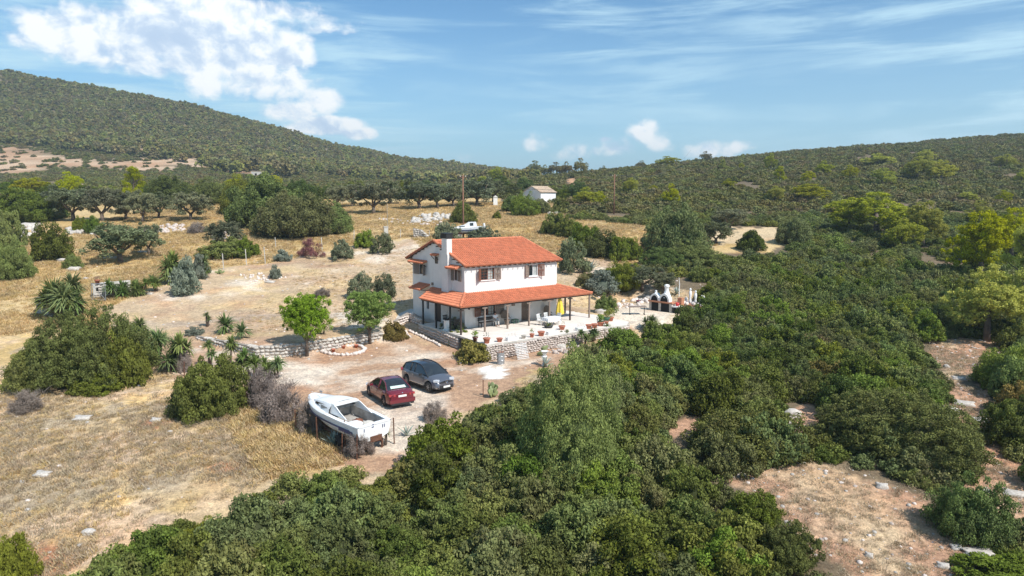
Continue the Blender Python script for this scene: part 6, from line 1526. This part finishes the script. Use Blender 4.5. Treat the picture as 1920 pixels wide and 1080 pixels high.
# table with white cloth, chairs
o = thing('table', 'low table draped with a wrinkled white cloth beside the parasol', 'table', at(6.9, -3.15), HYAW)
for x in (-.55, .55):
    for y in (-.3, .3): mb = MB(); mb.tube([(x, y, 0), (x, y, .7)], .025, 6); mb.build('leg', M['metal'], o)
mb = MB(); mb.b2((-.7, -.42, .68), (.7, .42, .71)); mb.build('table_top', M['white'], o)
rows = []
for i in range(21):
    x = -.86+1.72*i/20; row = []
    for j in range(15):
        y = -.6+1.2*j/14; ex = max(0, abs(x)-.7); ey = max(0, abs(y)-.42); row.append((min(max(x, -.72-.04*math.sin(j*1.9)), .72+.04*math.sin(j*2.1)), min(max(y, -.44-.03*math.sin(i*1.7)), .44+.03*math.sin(i*2.3)), .722-(ex+ey)*1.9+.01*math.sin(i*1.3+j)))
    rows.append(row)
mb = MB(); mb.grid(rows); c = mb.build('tablecloth', M['shirt'], None, True, fix=False); c.location = at(6.9, -3.15); c.rotation_euler = (0, 0, HYAW); tag(c, 'wrinkled white cloth hanging over the terrace table', 'tablecloth')
def chair(s, r_, rz, m, lab, arms=True, name='chair'):
    o = thing(name, lab, 'chair', at(s, r_), HYAW+rz)
    for x, y in ((-.22, -.2), (.22, -.2), (-.22, .2), (.22, .2)): mb = MB(); mb.tube([(x*1.1, y*1.1, 0), (x, y, .42)], .02, 6); mb.build('leg', M[m], o)
    mb = MB(); mb.box((0, 0, .43), (.5, .46, .04)); mb.build('seat', M[m], o); mb = MB()
    for x in (-.2, -.1, 0, .1, .2): mb.box((x, .24, .68), (.05, .025, .48), tilt=(R(-10), 0))
    mb.box((0, .28, .92), (.5, .035, .07)); mb.build('backrest', M[m], o)
    if arms: mb = MB(); [mb.box((x, 0, .64), (.045, .46, .03)) for x in (-.25, .25)]; [mb.box((x, -.2, .53), (.035, .035, .2)) for x in (-.25, .25)]; mb.build('armrest', M[m], o)
    return o
chair(7.7, -3.0, -1.5, 'white', 'white plastic chair at the right end of the cloth covered table'); chair(7.2, -2.35, .1, 'white', 'white plastic chair on the house side of the cloth covered table'); chair(6.2, -2.55, .3, 'white', 'white plastic chair at the left rear of the cloth covered table')
o = thing('potted_fern', 'dark spiky plant in a round black bowl in front of the terrace table', 'potted plant', at(5.9, -4.0)); mb = MB(); mb.lathe([(0, 0), (.3, 0), (.42, .2), (.38, .2), (0, .15)]); mb.build('bowl', M['dkmetal'], o, True); link('leaf_rosette', blade_mesh(40, .5, .04, 77, M['l_mastic'], .4, .1), o, (0, 0, .15))
# round wicker chairs with high rounded backs
def fanchair(s, r_, lab, rz=0):
    o = thing('wicker_chair', lab, 'chair', at(s, r_), HYAW+rz); mb = MB(); mb.lathe([(.24, 0), (.16, .2), (.28, .42), (.29, .46), (0, .46)], n=14); mb.build('seat', M['wicker'], o, True)
    mb = MB(); rows = []
    for i in range(13):
        a = math.pi*i/12; rows.append([(math.cos(a)*.42, .25+.05*math.sin(a), .62+math.sin(a)*.62), (math.cos(a)*.30, .26, .55+math.sin(a)*.42), (0, .22, .5)])
    mb.grid(rows); mb.build('backrest', M['wicker'], o, fix=False)
    mb = MB(); mb.tube([(math.cos(math.pi*i/12)*.42, .25+.05*math.sin(math.pi*i/12), .62+math.sin(math.pi*i/12)*.62) for i in range(13)], .03, 6); mb.tube([(-.42, .25, .62), (-.27, -.15, .6)], .03, 6); mb.tube([(.42, .25, .62), (.27, -.15, .6)], .03, 6); mb.build('rim', M['wicker'], o, True); return o
fanchair(3.98, -.62, 'round-backed wicker chair between the bench and the green crate'); fanchair(8.75, -.62, 'round-backed wicker chair under the blind box near the parasol', .2)
# bench, person
o = thing('bench', 'dark bench against the house wall under the ground floor window', 'bench', at(2.0, -.42), HYAW)
mb = MB(); [mb.b2((-.8, -.2+.14*k, .42), (.8, -.09+.14*k, .45)) for k in range(3)]; mb.build('seat', M['dkwood'], o)
mb = MB(); [mb.b2((-.8, .24, .55+.14*k), (.8, .27, .65+.14*k)) for k in range(2)]; mb.build('backrest', M['dkwood'], o)
for x in (-.7, .7): mb = MB(); mb.b2((x-.03, -.2, 0), (x+.03, -.14, .42)); mb.b2((x-.03, .2, 0), (x+.03, .26, .85)); mb.b2((x-.03, -.14, .36), (x+.03, .2, .42)); mb.build('leg', M['dkmetal'], o)
def skin(name, pts, edges, rads, m, parent, sub=2):
    me = bpy.data.meshes.new(name); me.from_pydata([tuple(p) for p in pts], edges, []); o = link(name, me, parent)
    md = o.modifiers.new('skin', 'SKIN'); md.use_smooth_shade = True
    for v, r_ in zip(me.skin_vertices[0].data, rads): v.radius = r_ if hasattr(r_, '__len__') else (r_, r_)
    me.skin_vertices[0].data[0].use_root = True
    s = o.modifiers.new('sub', 'SUBSURF'); s.levels = s.render_levels = sub; me.materials.append(m); return o
P_o = thing('person', 'person in white shirt and pale trousers sitting bent over a magazine on the bench', 'person', at(2.72, -.48), HYAW)
pts = [(0, 0, .52), (0, -.02, .66), (0, -.05, .84), (0, -.09, .99), (0, -.12, 1.06), (0, -.16, 1.13), (0, -.18, 1.22),
       (.10, -.02, .50), (.13, -.42, .49), (.13, -.46, .10), (.14, -.60, .05), (-.10, -.02, .50), (-.13, -.42, .49), (-.13, -.46, .10), (-.14, -.60, .05),
       (.17, -.09, .97), (.22, -.18, .74), (.12, -.38, .68), (.08, -.44, .67), (-.17, -.09, .97), (-.22, -.18, .74), (-.12, -.38, .68), (-.08, -.44, .67)]
E_ = [(0, 1), (1, 2), (2, 3), (3, 4), (4, 5), (5, 6), (0, 7), (7, 8), (8, 9), (9, 10), (0, 11), (11, 12), (12, 13), (13, 14), (3, 15), (15, 16), (16, 17), (17, 18), (3, 19), (19, 20), (20, 21), (21, 22)]
rr_ = [.15, .13, .15, .12, .055, .085, .085, .10, .065, .045, .035, .10, .065, .045, .035, .06, .042, .032, .03, .06, .042, .032, .03]
fi = len(pts)
for s, wv_ in ((1, 18), (-1, 22)):
    for k in range(4): a = len(pts); bx = pts[wv_]; pts += [(bx[0]-s*.01+s*(k-1.5)*.02, bx[1]-.05, bx[2]), (bx[0]+s*(k-1.5)*.022, bx[1]-.085, bx[2]-.02)]; E_ += [(wv_, a), (a, a+1)]; rr_ += [.0095, .008]
    a = len(pts); bx = pts[wv_]; pts += [(bx[0]-s*.045, bx[1]-.03, bx[2]+.02)]; E_.append((wv_, a)); rr_.append(.01)
body = skin('body', pts, E_, rr_, M['skin'], P_o)
skin('shirt', [(0, -.01, .56), (0, -.03, .68), (0, -.06, .85), (0, -.09, .985), (.17, -.09, .965), (.215, -.165, .78), (-.17, -.09, .965), (-.215, -.165, .78)], [(0, 1), (1, 2), (2, 3), (3, 4), (4, 5), (3, 6), (6, 7)], [.17, .15, .17, .14, .085, .068, .085, .068], M['shirt'], P_o)
skin('trousers', [(0, 0, .52), (.10, -.03, .50), (.13, -.42, .49), (.13, -.46, .16), (-.10, -.03, .50), (-.13, -.42, .49), (-.13, -.46, .16)], [(0, 1), (1, 2), (2, 3), (0, 4), (4, 5), (5, 6)], [.16, .12, .085, .07, .12, .085, .07], M['trouser'], P_o)
V, F = ico(2); V = V*np.array([.098, .105, .10])+np.array([0, -.135, 1.20]); V[:, 2] = np.maximum(V[:, 2], 1.13); link('hair', npmesh('hair', V, F, M['hair'], smooth=True), P_o)
mb = MB(); [mb.box((s*.032, -.262, 1.165), (.018, .01, .012)) for s in (-1, 1)]; mb.build('eyes', M['hair'], P_o); mb = MB(); mb.prism([(-.012, -.25, 1.13), (.012, -.25, 1.13), (0, -.25, 1.165)], (0, -.025, 0)); mb.box((0, -.25, 1.105), (.04, .012, .008)); mb.build('nose', M['skin'], P_o)
mb = MB(); [mb.box((s*.075, -.52, .675), (.15, .21, .008), tilt=(R(22), R(s*-8))) for s in (-1, 1)]; o = mb.build('magazine', M['white'], loc=at(2.72, -.48), rz=HYAW); tag(o, 'open magazine held by the person on the bench', 'magazine')
# stools and crates
o = thing('stool', 'small greenish stool under the wall beside the door', 'stool', at(7.75, -.45), HYAW); mb = MB(); mb.tube([(0, 0, .46), (0, 0, .50)], .22, 14); mb.build('seat', M['green'], o)
for a in range(4): mb = MB(); c_, s_ = math.cos(a*1.571+.78), math.sin(a*1.571+.78); mb.tube([(c_*.2, s_*.2, 0), (c_*.13, s_*.13, .46)], .015, 5); mb.build('leg', M['metal'], o)
o = thing('stool', 'dark green low plastic stool left of the front door', 'stool', at(4.95, -.5), HYAW); mb = MB(); mb.b2((-.27, -.2, .32), (.27, .2, .38)); mb.build('seat', M['green'], o)
for x in (-.22, .22):
    for y in (-.15, .15): mb = MB(); mb.b2((x-.03, y-.03, 0), (x+.03, y+.03, .32)); mb.build('leg', M['green'], o)
o = thing('pedestal', 'white square pedestal under the left side veranda', 'pedestal', at(-1.55, .35), HYAW); mb = MB(); mb.b2((-.25, -.25, 0), (.25, .25, .06)); mb.b2((-.2, -.2, .06), (.2, .2, .78)); mb.b2((-.25, -.25, .78), (.25, .25, .84)); mb.build('block', M['white'], o)
o = thing('driftwood', 'dark bowl holding a twisted pale driftwood branch on the white pedestal', 'ornament', at(-1.55, .35, .84), HYAW); mb = MB(); mb.lathe([(0, 0), (.2, 0), (.36, .14), (.32, .14), (0, .07)]); mb.build('bowl', M['black'], o, True)
mb = MB(); mb.tube([(0, 0, .06), (.12, .02, .35), (.05, .04, .6), (.18, 0, .85), (.12, .05, 1.1)], [.05, .04, .03, .03, .012], 6); mb.tube([(.05, .04, .6), (-.12, .05, .75)], [.025, .01], 5); mb.build('branch', M['concrete'], o, True)
o = thing('table', 'small dark metal garden table behind the pedestal on the side veranda', 'table', at(-.9, 1.0), HYAW); mb = MB(); mb.tube([(0, 0, .7), (0, 0, .73)], .38, 16); mb.build('table_top', M['dkmetal'], o); [(lambda m2: (m2.tube([(c_*.3, s_*.3, 0), (c_*.1, s_*.1, .7)], .018, 5), m2.build('leg', M['dkmetal'], o)))(MB()) for c_, s_ in ((1, 0), (-.5, .86), (-.5, -.86))]
chair(-.9, .1, 3.1, 'dkmetal', 'dark metal chair on the side veranda near the corner'); chair(-.6, 1.9, .1, 'dkmetal', 'dark metal chair on the side veranda behind the small table')
# below the terrace wall
p = G(939, 682); o = thing('barrel', 'rusty edged grey metal barrel standing below the terrace wall', 'barrel', p); mb = MB(); mb.lathe([(0, 0), (.28, 0), (.29, .02), (.28, .04), (.28, .28), (.295, .30), (.28, .32), (.28, .58), (.295, .6), (.28, .62), (.28, .88), (.295, .9), (.27, .9), (.26, .8), (0, .8)], n=18); mb.build('body', M['metal'], o, False)
mb = MB(); [mb.box((rnd.gauss(0, .12), rnd.gauss(0, .12), .84), (.14, .1, .1), rnd.random()*3) for k in range(7)]; q = mb.build('rubble', M['brick'], o); q['kind'] = 'stuff'
p = G(982, 674); o = thing('slatted_panel', 'pale slatted wooden panel leaning on the terrace wall', 'panel', p, HYAW-.1)
for k in range(10): mb = MB(); mb.box((0, .05+.052*k, .06+.115*k), (1.05, .03, .06), tilt=(R(20), 0)); mb.build('slat', M['white'], o)
for x in (-.42, .42): mb = MB(); mb.tube([(x, .09, 0), (x, .62, 1.16)], .02, 4); mb.build('rail', M['woodg'], o)
p = G(1021, 686); o = thing('pedestal', 'weathered white column pedestal with an urn below the terrace wall', 'pedestal', p); mb = MB(); mb.lathe([(0, 0), (.22, 0), (.22, .08), (.15, .14), (.13, .6), (.2, .68), (.2, .75), (0, .75)], n=14); mb.build('shaft', M['white'], o, True); mb = MB(); mb.lathe([(0, .75), (.08, .76), (.10, .82), (.27, 1.1), (.30, 1.12), (.25, 1.12), (0, 1.0)], n=14); mb.build('urn', M['white'], o, True)
# table in the garden
o = thing('table', 'dark rectangular table on thin legs standing alone in the paved garden', 'table', at(17.3, -3.5), HYAW-.62); mb = MB(); mb.b2((-.85, -.45, .72), (.85, .45, .76)); mb.build('table_top', M['woodg'], o); mb.m = mb.m
for x in (-.7, .7): mb = MB(); mb.b2((x-.03, -.03, 0), (x+.03, .03, .72)); mb.b2((x-.03, -.35, 0), (x+.03, .35, .03)); mb.build('leg', M['dkmetal'], o)
# barbecue: opening faces -s
bq = thing('barbecue', 'white double-oven garden barbecue with round chimney on a stone and brick base', 'barbecue', at(21.0, -3.5, -.02), HYAW-math.pi/2+.12)
mb = MB(); [mb.b2((x, -.45, 0), (x+.28, .5, .85)) for x in (-1.35, -.25, 1.0)]; mb.b2((-1.35, .38, 0), (1.3, .52, .85)); mb.build('stone_base', M['stone'], bq)
mb = MB(); mb.b2((-1.42, -.55, .85), (1.38, .55, .98)); mb.build('brick_shelf', M['brick'], bq)
mb = MB(); mb.b2((-1.06, -.43, .0), (-.26, .37, .84)); mb.b2((.04, -.43, 0), (.99, .37, .84)); mb.build('hollow', M['soot_and_unlit'], bq)  # near-black blocks between the legs, painted shade of the recesses
def oven(cx, w, hgt, nm):
    mb = MB(); n = 12; fr = [(cx+math.cos(math.pi*k/n)*w, -.40, .98+math.sin(math.pi*k/n)*hgt) for k in range(n+1)]; md_ = [(p[0], .1, p[2]+.02) for p in fr]; bk = [(cx+(p[0]-cx)*.55, .5, .98+(p[2]-.98)*.6) for p in fr]
    mb.grid([fr, md_, bk]); mb.add(bk, [tuple(range(n+1))])
    inn = [(cx+(p[0]-cx)*.72, -.40, .98+(p[2]-.98)*.74) for p in fr]; mb.grid([fr, inn]); o = mb.build(nm, M['white'], bq, True, fix=False); e = o.modifiers.new('e', 'EDGE_SPLIT'); e.split_angle = R(40)
    m2 = MB(); m2.add([(q[0], -.385, q[2]) for q in inn], [tuple(range(n+1))]); m2.build('oven_mouth', M['soot_and_unlit'], o); return o  # flat sheet across the mouth: soot plus painted unlit depth
oven(-.78, .55, .72, 'oven'); oven(.35, .60, .80, 'oven')
mb = MB(); mb.lathe([(.46, 1.35), (.30, 1.75), (.21, 2.0), (.20, 2.35), (.25, 2.4), (.27, 2.5), (.20, 2.62), (0, 2.68)], (.35, .05, 0), 16); mb.build('chimney', M['white'], bq, True)
mb = MB(); mb.lathe([(.16, 1.6), (.10, 1.85), (.13, 1.92), (0, 1.95)], (-.95, .1, 0), 12); mb.build('small_flue', M['white'], bq, True)
mb = MB(); mb.b2((1.32, -.5, .55), (2.2, .4, .66)); mb.build('side_counter', M['white'], bq); mb = MB(); mb.b2((1.45, -.4, 0), (2.1, .3, .55)); mb.build('counter_base', M['soot_and_unlit'], bq)
mb = MB(); mb.b2((1.35, .42, .0), (1.8, .9, 1.4)); mb.build('brick_side', M['brick'], bq)
o = thing('bucket', 'bright red plastic bucket on the barbecue counter', 'bucket', at(21.15, -5.15, .64), 0); mb = MB(); mb.lathe([(0, 0), (.14, 0), (.19, .32), (.18, .32), (.13, .04), (0, .04)], n=14); mb.build('body', M['redplastic'], o, True); mb = MB(); mb.tube([(-.18, 0, .31), (-.12, 0, .45), (.12, 0, .45), (.18, 0, .31)], .008, 4); mb.build('handle', M['metal'], o)
# brick bed with rocks and figurines
def zt(s, r_): w = HW(s, r_); return float(H(w[0], w[1]))
bd = thing('raised_bed', 'low orange brick raised bed with pale rocks behind the barbecue', 'raised bed', at(24.0, -4.6, zt(24, -4.6)), HYAW-math.pi/2-.2)
mb = MB(); mb.b2((-2.2, -.7, -.3), (2.2, .7, .55)); mb.build('bed', M['brick'], bd)
mb = MB(); [mb.b2((-2.1+k*.42, -.76, -.1), (-1.85+k*.42, -.705, .45)) for k in range(10)]; q = mb.build('paling', M['shade'], bd)
for k in range(16): link('stone', STM[2][k % 7], bd, (-2+k*.26+rnd.gauss(0, .05), rnd.gauss(-.2, .3), .62), (rnd.random(), rnd.random(), rnd.random()*6), .16+.1*rnd.random())
for k, (x, hh, lab) in enumerate([(-1.3, .55, 'small white garden figurine, leftmost on the brick bed'), (-.7, 1.5, 'tall pale stone column figurine with arm on the brick bed'), (.1, 1.35, 'slender white figurine in the middle of the brick bed'), (.9, 1.1, 'bending pale horse-like figurine on the right of the brick bed')]):
    c_, s_ = math.cos(HYAW-math.pi/2-.2), math.sin(HYAW-math.pi/2-.2); b0 = bd.location; o = thing('figurine', lab, 'figurine', (b0.x+c_*x-s_*.35, b0.y+s_*x+c_*.35, b0.z+.55), HYAW-math.pi/2)
    mb = MB(); q = hh/1.5
    if k == 3: mb.tube([(0, 0, 0), (.02, 0, .7*q), (.12, 0, 1.3*q), (.35, 0, 1.25*q), (.6, 0, .8*q), (.75, 0, .3*q)], [.1, .09, .08, .07, .06, .05], 8)
    else: mb.tube([(0, 0, 0), (0, 0, .1*q), (.01, 0, .5*q), (0, 0, .85*q), (0, 0, 1.15*q), (0, 0, 1.25*q), (0, 0, 1.33*q), (0, 0, 1.45*q), (0, 0, 1.5*q)], [.17, .17, .10, .16, .14, .06, .1, .1, .03], 10)
    mb.build('figure', M['white'], o, True)
for (u, v, vt, lab) in ((1273, 556, 520, 'pale stake standing behind the figurines'), (1317, 556, 536, 'pale stake right of the raised bed'), (1377, 548, 527, 'bent pale stake in the scrub right of the raised bed')):
    p = G(u, v); mb = MB(); h_ = (v-vt)*depth(p)/FPX; mb.tube([(0, 0, -.1), (.02, 0, h_*.6), (-.05, 0, h_)], [.05, .045, .02], 6); o = mb.build('stake', M['white'], loc=p); tag(o, lab, 'stake')
# red thing and boulders by the garden
p = G(1197, 568); o = thing('plant_pot', 'dark red bowl on the ground between green bush and barbecue', 'plant pot', p); link('pot', potmesh(.26, .28, 'redpaint'), o)
p = G(882, 628); o = thing('plant_pot', 'dark red flower pot beside the steps', 'plant pot', HW(-2.3, -5.0, 0)); link('pot', potmesh(.22, .34, 'redpaint'), o); link('foliage', leafball(150, 9, 'l_gpine', .09), o, (0, 0, .25), None, .6)
for x, (du, dv) in enumerate(((625, 660), (644, 653), (668, 652))):
    p = G(du, dv); o = thing('plant_pot', ['left', 'middle', 'right'][x]+' one of three small terracotta pots in the whitewashed stone ring', 'plant pot', (p[0], p[1], p[2])); link('pot', potmesh(.16, .26, 'terracotta'), o)
p = G(181, 520); wz = p2[2]+1.5
o = thing('plant_pot', 'terracotta pot with red plant on the end of the gate wall', 'plant pot', (p0[0]+.15, p0[1]+.15, p0[2]+1.5)) if False else None
_p = G(176, 560); o = thing('plant_pot', 'terracotta pot with small plant on the corner of the gate wall', 'plant pot', (_p[0]+.35, _p[1]+.22, _p[2]+1.56)); link('pot', potmesh(.26, .36, 'terracotta'), o); link('foliage', leafball(60, 19, 'l_red', .09), o, (0, 0, .25), None, .5)

# ------------------------------------------------------------------ boulders, one by one
BR = [rock_mesh('boulder', M['stone'], 50+i, 3, .30) for i in range(5)]
for (u, v, w, h, lab) in [
 (75, 893, 32, 12, 'flat pale boulder alone in the lower dry field'), (40, 905, 10, 6, 'small white rock left of the flat boulder in the dry field'), (150, 787, 34, 10, 'flat grey rock slab in the dry field below the huge bush'), (290, 790, 22, 10, 'grey rock near the reddish soil patch in the dry field'), (327, 784, 20, 12, 'pale rock touching the dome shaped bush'), (318, 812, 10, 7, 'small white rock in the dry field below the reddish patch'),
 (163, 1003, 24, 14, 'pale rock at the upper rim of the foreground thicket'), (135, 507, 24, 12, 'white rock pair piece beside the little dark bush'), (113, 490, 20, 8, 'flat white rock at the foot of the lone round bush'), (205, 485, 26, 8, 'flat pale rock under the broad olive tree'), (266, 475, 20, 7, 'pale flat rock right of the broad olive tree'),
 (140, 437, 26, 9, 'white rock pile piece below the bush pair'), (50, 425, 40, 12, 'pale rocky outcrop at the edge of the left thicket'), (174, 441, 12, 6, 'single white rock right of the bush pair'), (417, 482, 24, 8, 'white flat rock behind the first fence post'),
 (1488, 784, 32, 24, 'large pale layered boulder at the edge of the grey scrub mound'), (1478, 800, 30, 20, 'broken pale rock leaning below the large layered boulder'), (1500, 805, 22, 14, 'small rock at the right foot of the layered boulder'), (1655, 916, 24, 16, 'rounded grey boulder on the upper rim of the stony clearing'), (1790, 908, 28, 22, 'cracked grey boulder between the wide mound and isolated bush'), (1805, 893, 22, 14, 'flat grey rock just above the cracked boulder'), (1840, 790, 30, 10, 'pale slab beside the stony path, upper one'), (1782, 775, 46, 16, 'long white ledge crossing the stony path'), (1810, 760, 40, 12, 'white ledge above the long one on the stony path'), (1850, 925, 22, 10, 'pale slab beside the path near the isolated bush'), (1905, 930, 40, 12, 'long flat white slab at the right frame edge'), (1476, 984, 12, 12, 'grey stone standing in the stony clearing left part'), (1515, 1015, 16, 12, 'angular pale stone in the lower stony clearing'), (1630, 1045, 16, 14, 'white stone in the lower middle of the stony clearing'), (1770, 1065, 24, 14, 'pale stone near the bottom of the stony clearing'), (1795, 1030, 24, 12, 'white rock at the foot of the isolated bush'), (1840, 1045, 60, 12, 'wide flat rock ledge under the isolated bush'), (1392, 893, 18, 7, 'flat white rock at the left tip of the stony clearing'), (1776, 690, 12, 11, 'white rock standing at the scrub edge above the path'), (1800, 712, 26, 9, 'flat white rock on the upper stony path'), (1705, 748, 18, 16, 'pale rock sticking out of scrub left of the path'),
 (505, 530, 20, 6, 'white stone on the bare upper yard'), (160, 523, 10, 5, 'small stone in the golden field near the gate'), (1205, 565, 18, 8, 'pale rock below the green leafy bush'), (1218, 560, 16, 7, 'rounded rock right of the pale rock by the garden'), (1128, 588, 24, 14, 'white boulder at the garden corner by the leafy bush'), (1050, 652, 22, 12, 'rockery stone below the terrace wall'), (1075, 645, 20, 12, 'second rockery stone below the terrace wall'), (280, 552, 12, 6, 'pale stone beside the yuccas at the gate'),
]:
    p = G(u, v); k = depth(p)/FPX; r2 = random.Random(u); o = link('boulder', BR[u % 5], None, (p[0], p[1]+.2*w*k, float(H(p[0], p[1]+.2*w*k))+h*k*.12), r2.random()*.8-.4, (w*k*.5, w*k*.36, h*k*.48)); tag(o, lab, 'rock')
# rubble heaps, each one mass of small stones
def rubble(lab, poly, n, s0, s1, kind=0, seed=1):
    r2 = random.Random(seed); us = [q[0] for q in poly]; vs = [q[1] for q in poly]; pts = []; sc = []
    while len(pts) < n:
        u, v = r2.uniform(min(us), max(us)), r2.uniform(min(vs), max(vs))
        if not pip(poly, np.array([u]), np.array([v]))[0]: continue
        p = G(u, v); s = r2.uniform(s0, s1)*r2.random()**.5; pts.append((p[0], p[1], p[2]+s*.3)); sc.append(s)
    o = scatter('rubble', pts, sc, [r2.random()*6 for _ in pts], STM[kind][:5]); return o
rubble('', [(768, 412), (800, 402), (842, 404), (845, 412), (800, 418), (770, 420)], 130, .25, .6, 0, 2)
rubble('', [(700, 408), (780, 414), (840, 418), (830, 424), (720, 420)], 60, .15, .4, 1, 3)
rubble('', [(285, 430), (310, 422), (345, 424), (350, 434), (320, 438), (290, 436)], 90, .2, .45, 1, 4)
rubble('', [(125, 430), (150, 428), (158, 438), (130, 440)], 40, .25, .5, 0, 5)
rubble('', [(30, 420), (60, 415), (70, 430), (50, 455), (40, 450)], 60, .2, .6, 0, 6)
rubble('', [(395, 440), (440, 436), (470, 452), (430, 462), (400, 455)], 50, .15, .4, 1, 7)
rubble('', [(450, 516), (520, 512), (540, 522), (470, 530)], 60, .1, .25, 2, 8)
rubble('', [(1030, 650), (1080, 636), (1092, 648), (1060, 664), (1034, 664)], 50, .12, .3, 1, 9)
rubble('', [(1150, 570), (1215, 552), (1225, 566), (1190, 578), (1160, 580)], 60, .12, .3, 2, 10)
rubble('', [(1020, 395), (1040, 392), (1050, 402), (1030, 405)], 40, .2, .5, 0, 11)

# ------------------------------------------------------------------ loose stones and dry grass
def region(n, x0, x1, y0, y1, seed, test):
    rs = np.random.RandomState(seed); X = rs.uniform(x0, x1, n); Y = y0+(y1-y0)*rs.random(n)**1.0; Z = H(X, Y); u, v = project(np.stack([X, Y, Z], 1)); m = (u > -40) & (u < 1960) & (v < 1110) & test(X, Y, u, v, rs); return X[m], Y[m], Z[m], u[m], v[m], rs
def openfield(X, Y, u, v):
    m = ~pip(SCRUB, u, v)
    for q in (C1, C2, C3, C4, CUP): m |= pip(q, u, v)
    s = (X-HX)*ha[0]+(Y-HY)*ha[1]; r_ = (X-HX)*hb[0]+(Y-HY)*hb[1]
    return m & ~((s > -2.6) & (s < 14.2) & (r_ > -7.3) & (r_ < 9.2))
gardenm = lambda X, Y: (((X-HX)*ha[0]+(Y-HY)*ha[1]) > 12) & (((X-HX)*ha[0]+(Y-HY)*ha[1]) < 23) & (((X-HX)*hb[0]+(Y-HY)*hb[1]) > -8) & (((X-HX)*hb[0]+(Y-HY)*hb[1]) < 3)
SM = [rock_mesh('small_stone', M[k], 80+i, 1) for i, k in enumerate(('stone', 'whitestone', 'pinkstone'))]
X, Y, Z, u, v, rs = region(60000, -60, 45, 20, 110, 61, lambda X, Y, u, v, rs: openfield(X, Y, u, v) & ~gardenm(X, Y) & (rs.random(len(X)) < np.where(pip(C1, u, v) | pip(C2, u, v), .75, np.where(pip(YARD, u, v), .10, .06+.5*np.clip(fbm(X/4, Y/4, 41, 3), 0, 1)))))
scatter('loose_stones', np.stack([X, Y, Z], 1), .018+.075*rs.random(len(X))**3.5*1.6, rs.random(len(X))*6, SM, .5+.4*rs.random(len(X)))
def tuft(m, seed, nb=30, spread=.6, h=.36):
    rs = np.random.RandomState(seed); V = []; T = []
    for k in range(nb):
        bx, by = rs.normal(size=2)*spread*.55; a = rs.random()*6.28; l = h*(.5+.8*rs.random()); lean = rs.random()*1.5; w = .018+.015*rs.random(); dx, dy = math.cos(a)*lean*l, math.sin(a)*lean*l
        V += [(bx-math.sin(a)*w, by+math.cos(a)*w, -.02), (bx+math.sin(a)*w, by-math.cos(a)*w, -.02), (bx+dx*.5+math.sin(a)*w*.7, by+dy*.5-math.cos(a)*w*.7, l*.6), (bx+dx, by+dy, l)]; T += [rs.random()]*4
    V = np.array(V); return npmesh('grass_tuft', V, np.arange(len(V)).reshape(-1, 4), m, np.array(T))
TG = [tuft(M['l_grass'], 700+i) for i in range(3)]; TS = [tuft(M['l_straw'], 710+i) for i in range(3)]
wn = lambda X, Y: np.clip(.5+1.2*fbm(X/5, Y/5, 43, 4), 0.15, 1)
X, Y, Z, u, v, rs = region(150000, -75, 30, 60, 165, 62, lambda X, Y, u, v, rs: openfield(X, Y, u, v) & ~pip(YARD, u, v) & (rs.random(len(X)) < wn(X, Y)*.8) & (v > 372))
scatter('golden_dry_grass', np.stack([X, Y, Z], 1), .35+.5*rs.random(len(X)), rs.random(len(X))*6, TG)
X, Y, Z, u, v, rs = region(110000, -36, 6, 19, 62, 63, lambda X, Y, u, v, rs: openfield(X, Y, u, v) & ~pip(YARD, u, v) & (rs.random(len(X)) < wn(X, Y)*.62))
g_ = pip([(470, 640), (640, 640), (640, 880), (500, 900), (420, 780)], u, v) | (v < 660)
scatter('dry_field_grass', np.stack([X, Y, Z], 1)[~g_], .16+.34*rs.random((~g_).sum()), rs.random((~g_).sum())*6, TS+TG[:1])
scatter('tall_golden_grass', np.stack([X, Y, Z], 1)[g_], .3+.5*rs.random(g_.sum()), rs.random(g_.sum())*6, TG)
X, Y, Z, u, v, rs = region(50000, -25, 30, 30, 100, 64, lambda X, Y, u, v, rs: openfield(X, Y, u, v) & pip(YARD, u, v) & ~gardenm(X, Y) & (rs.random(len(X)) < .5*wn(X, Y)) & (v < 625))
scatter('sparse_yard_grass', np.stack([X, Y, Z], 1), .12+.24*rs.random(len(X)), rs.random(len(X))*6, TS+TG)
X, Y, Z, u, v, rs = region(60000, 5, 42, 20, 75, 65, lambda X, Y, u, v, rs: (pip(C1, u, v) | pip(C2, u, v)) & (rs.random(len(X)) < .75*wn(X, Y)))
scatter('clearing_dry_grass', np.stack([X, Y, Z], 1), .14+.26*rs.random(len(X)), rs.random(len(X))*6, TS)

# ------------------------------------------------------------------ thin summer haze
mb = MB(); mb.b2((-3300, -120, -12), (3300, 4050, 185)); hz = mb.build('haze', bpy.data.materials.new('haze air')); hz['kind'] = 'stuff'
hm = hz.data.materials[0]; hm.use_nodes = True; N = NT(hm.node_tree); N.n.remove(N.n['Principled BSDF'])
pv = N.node('ShaderNodeVolumePrincipled', ins={'Color': (.76, .90, 1, 1), 'Density': .00030, 'Anisotropy': .25}); N.l.new(pv.outputs[0], N.n['Material Output'].inputs['Volume'])
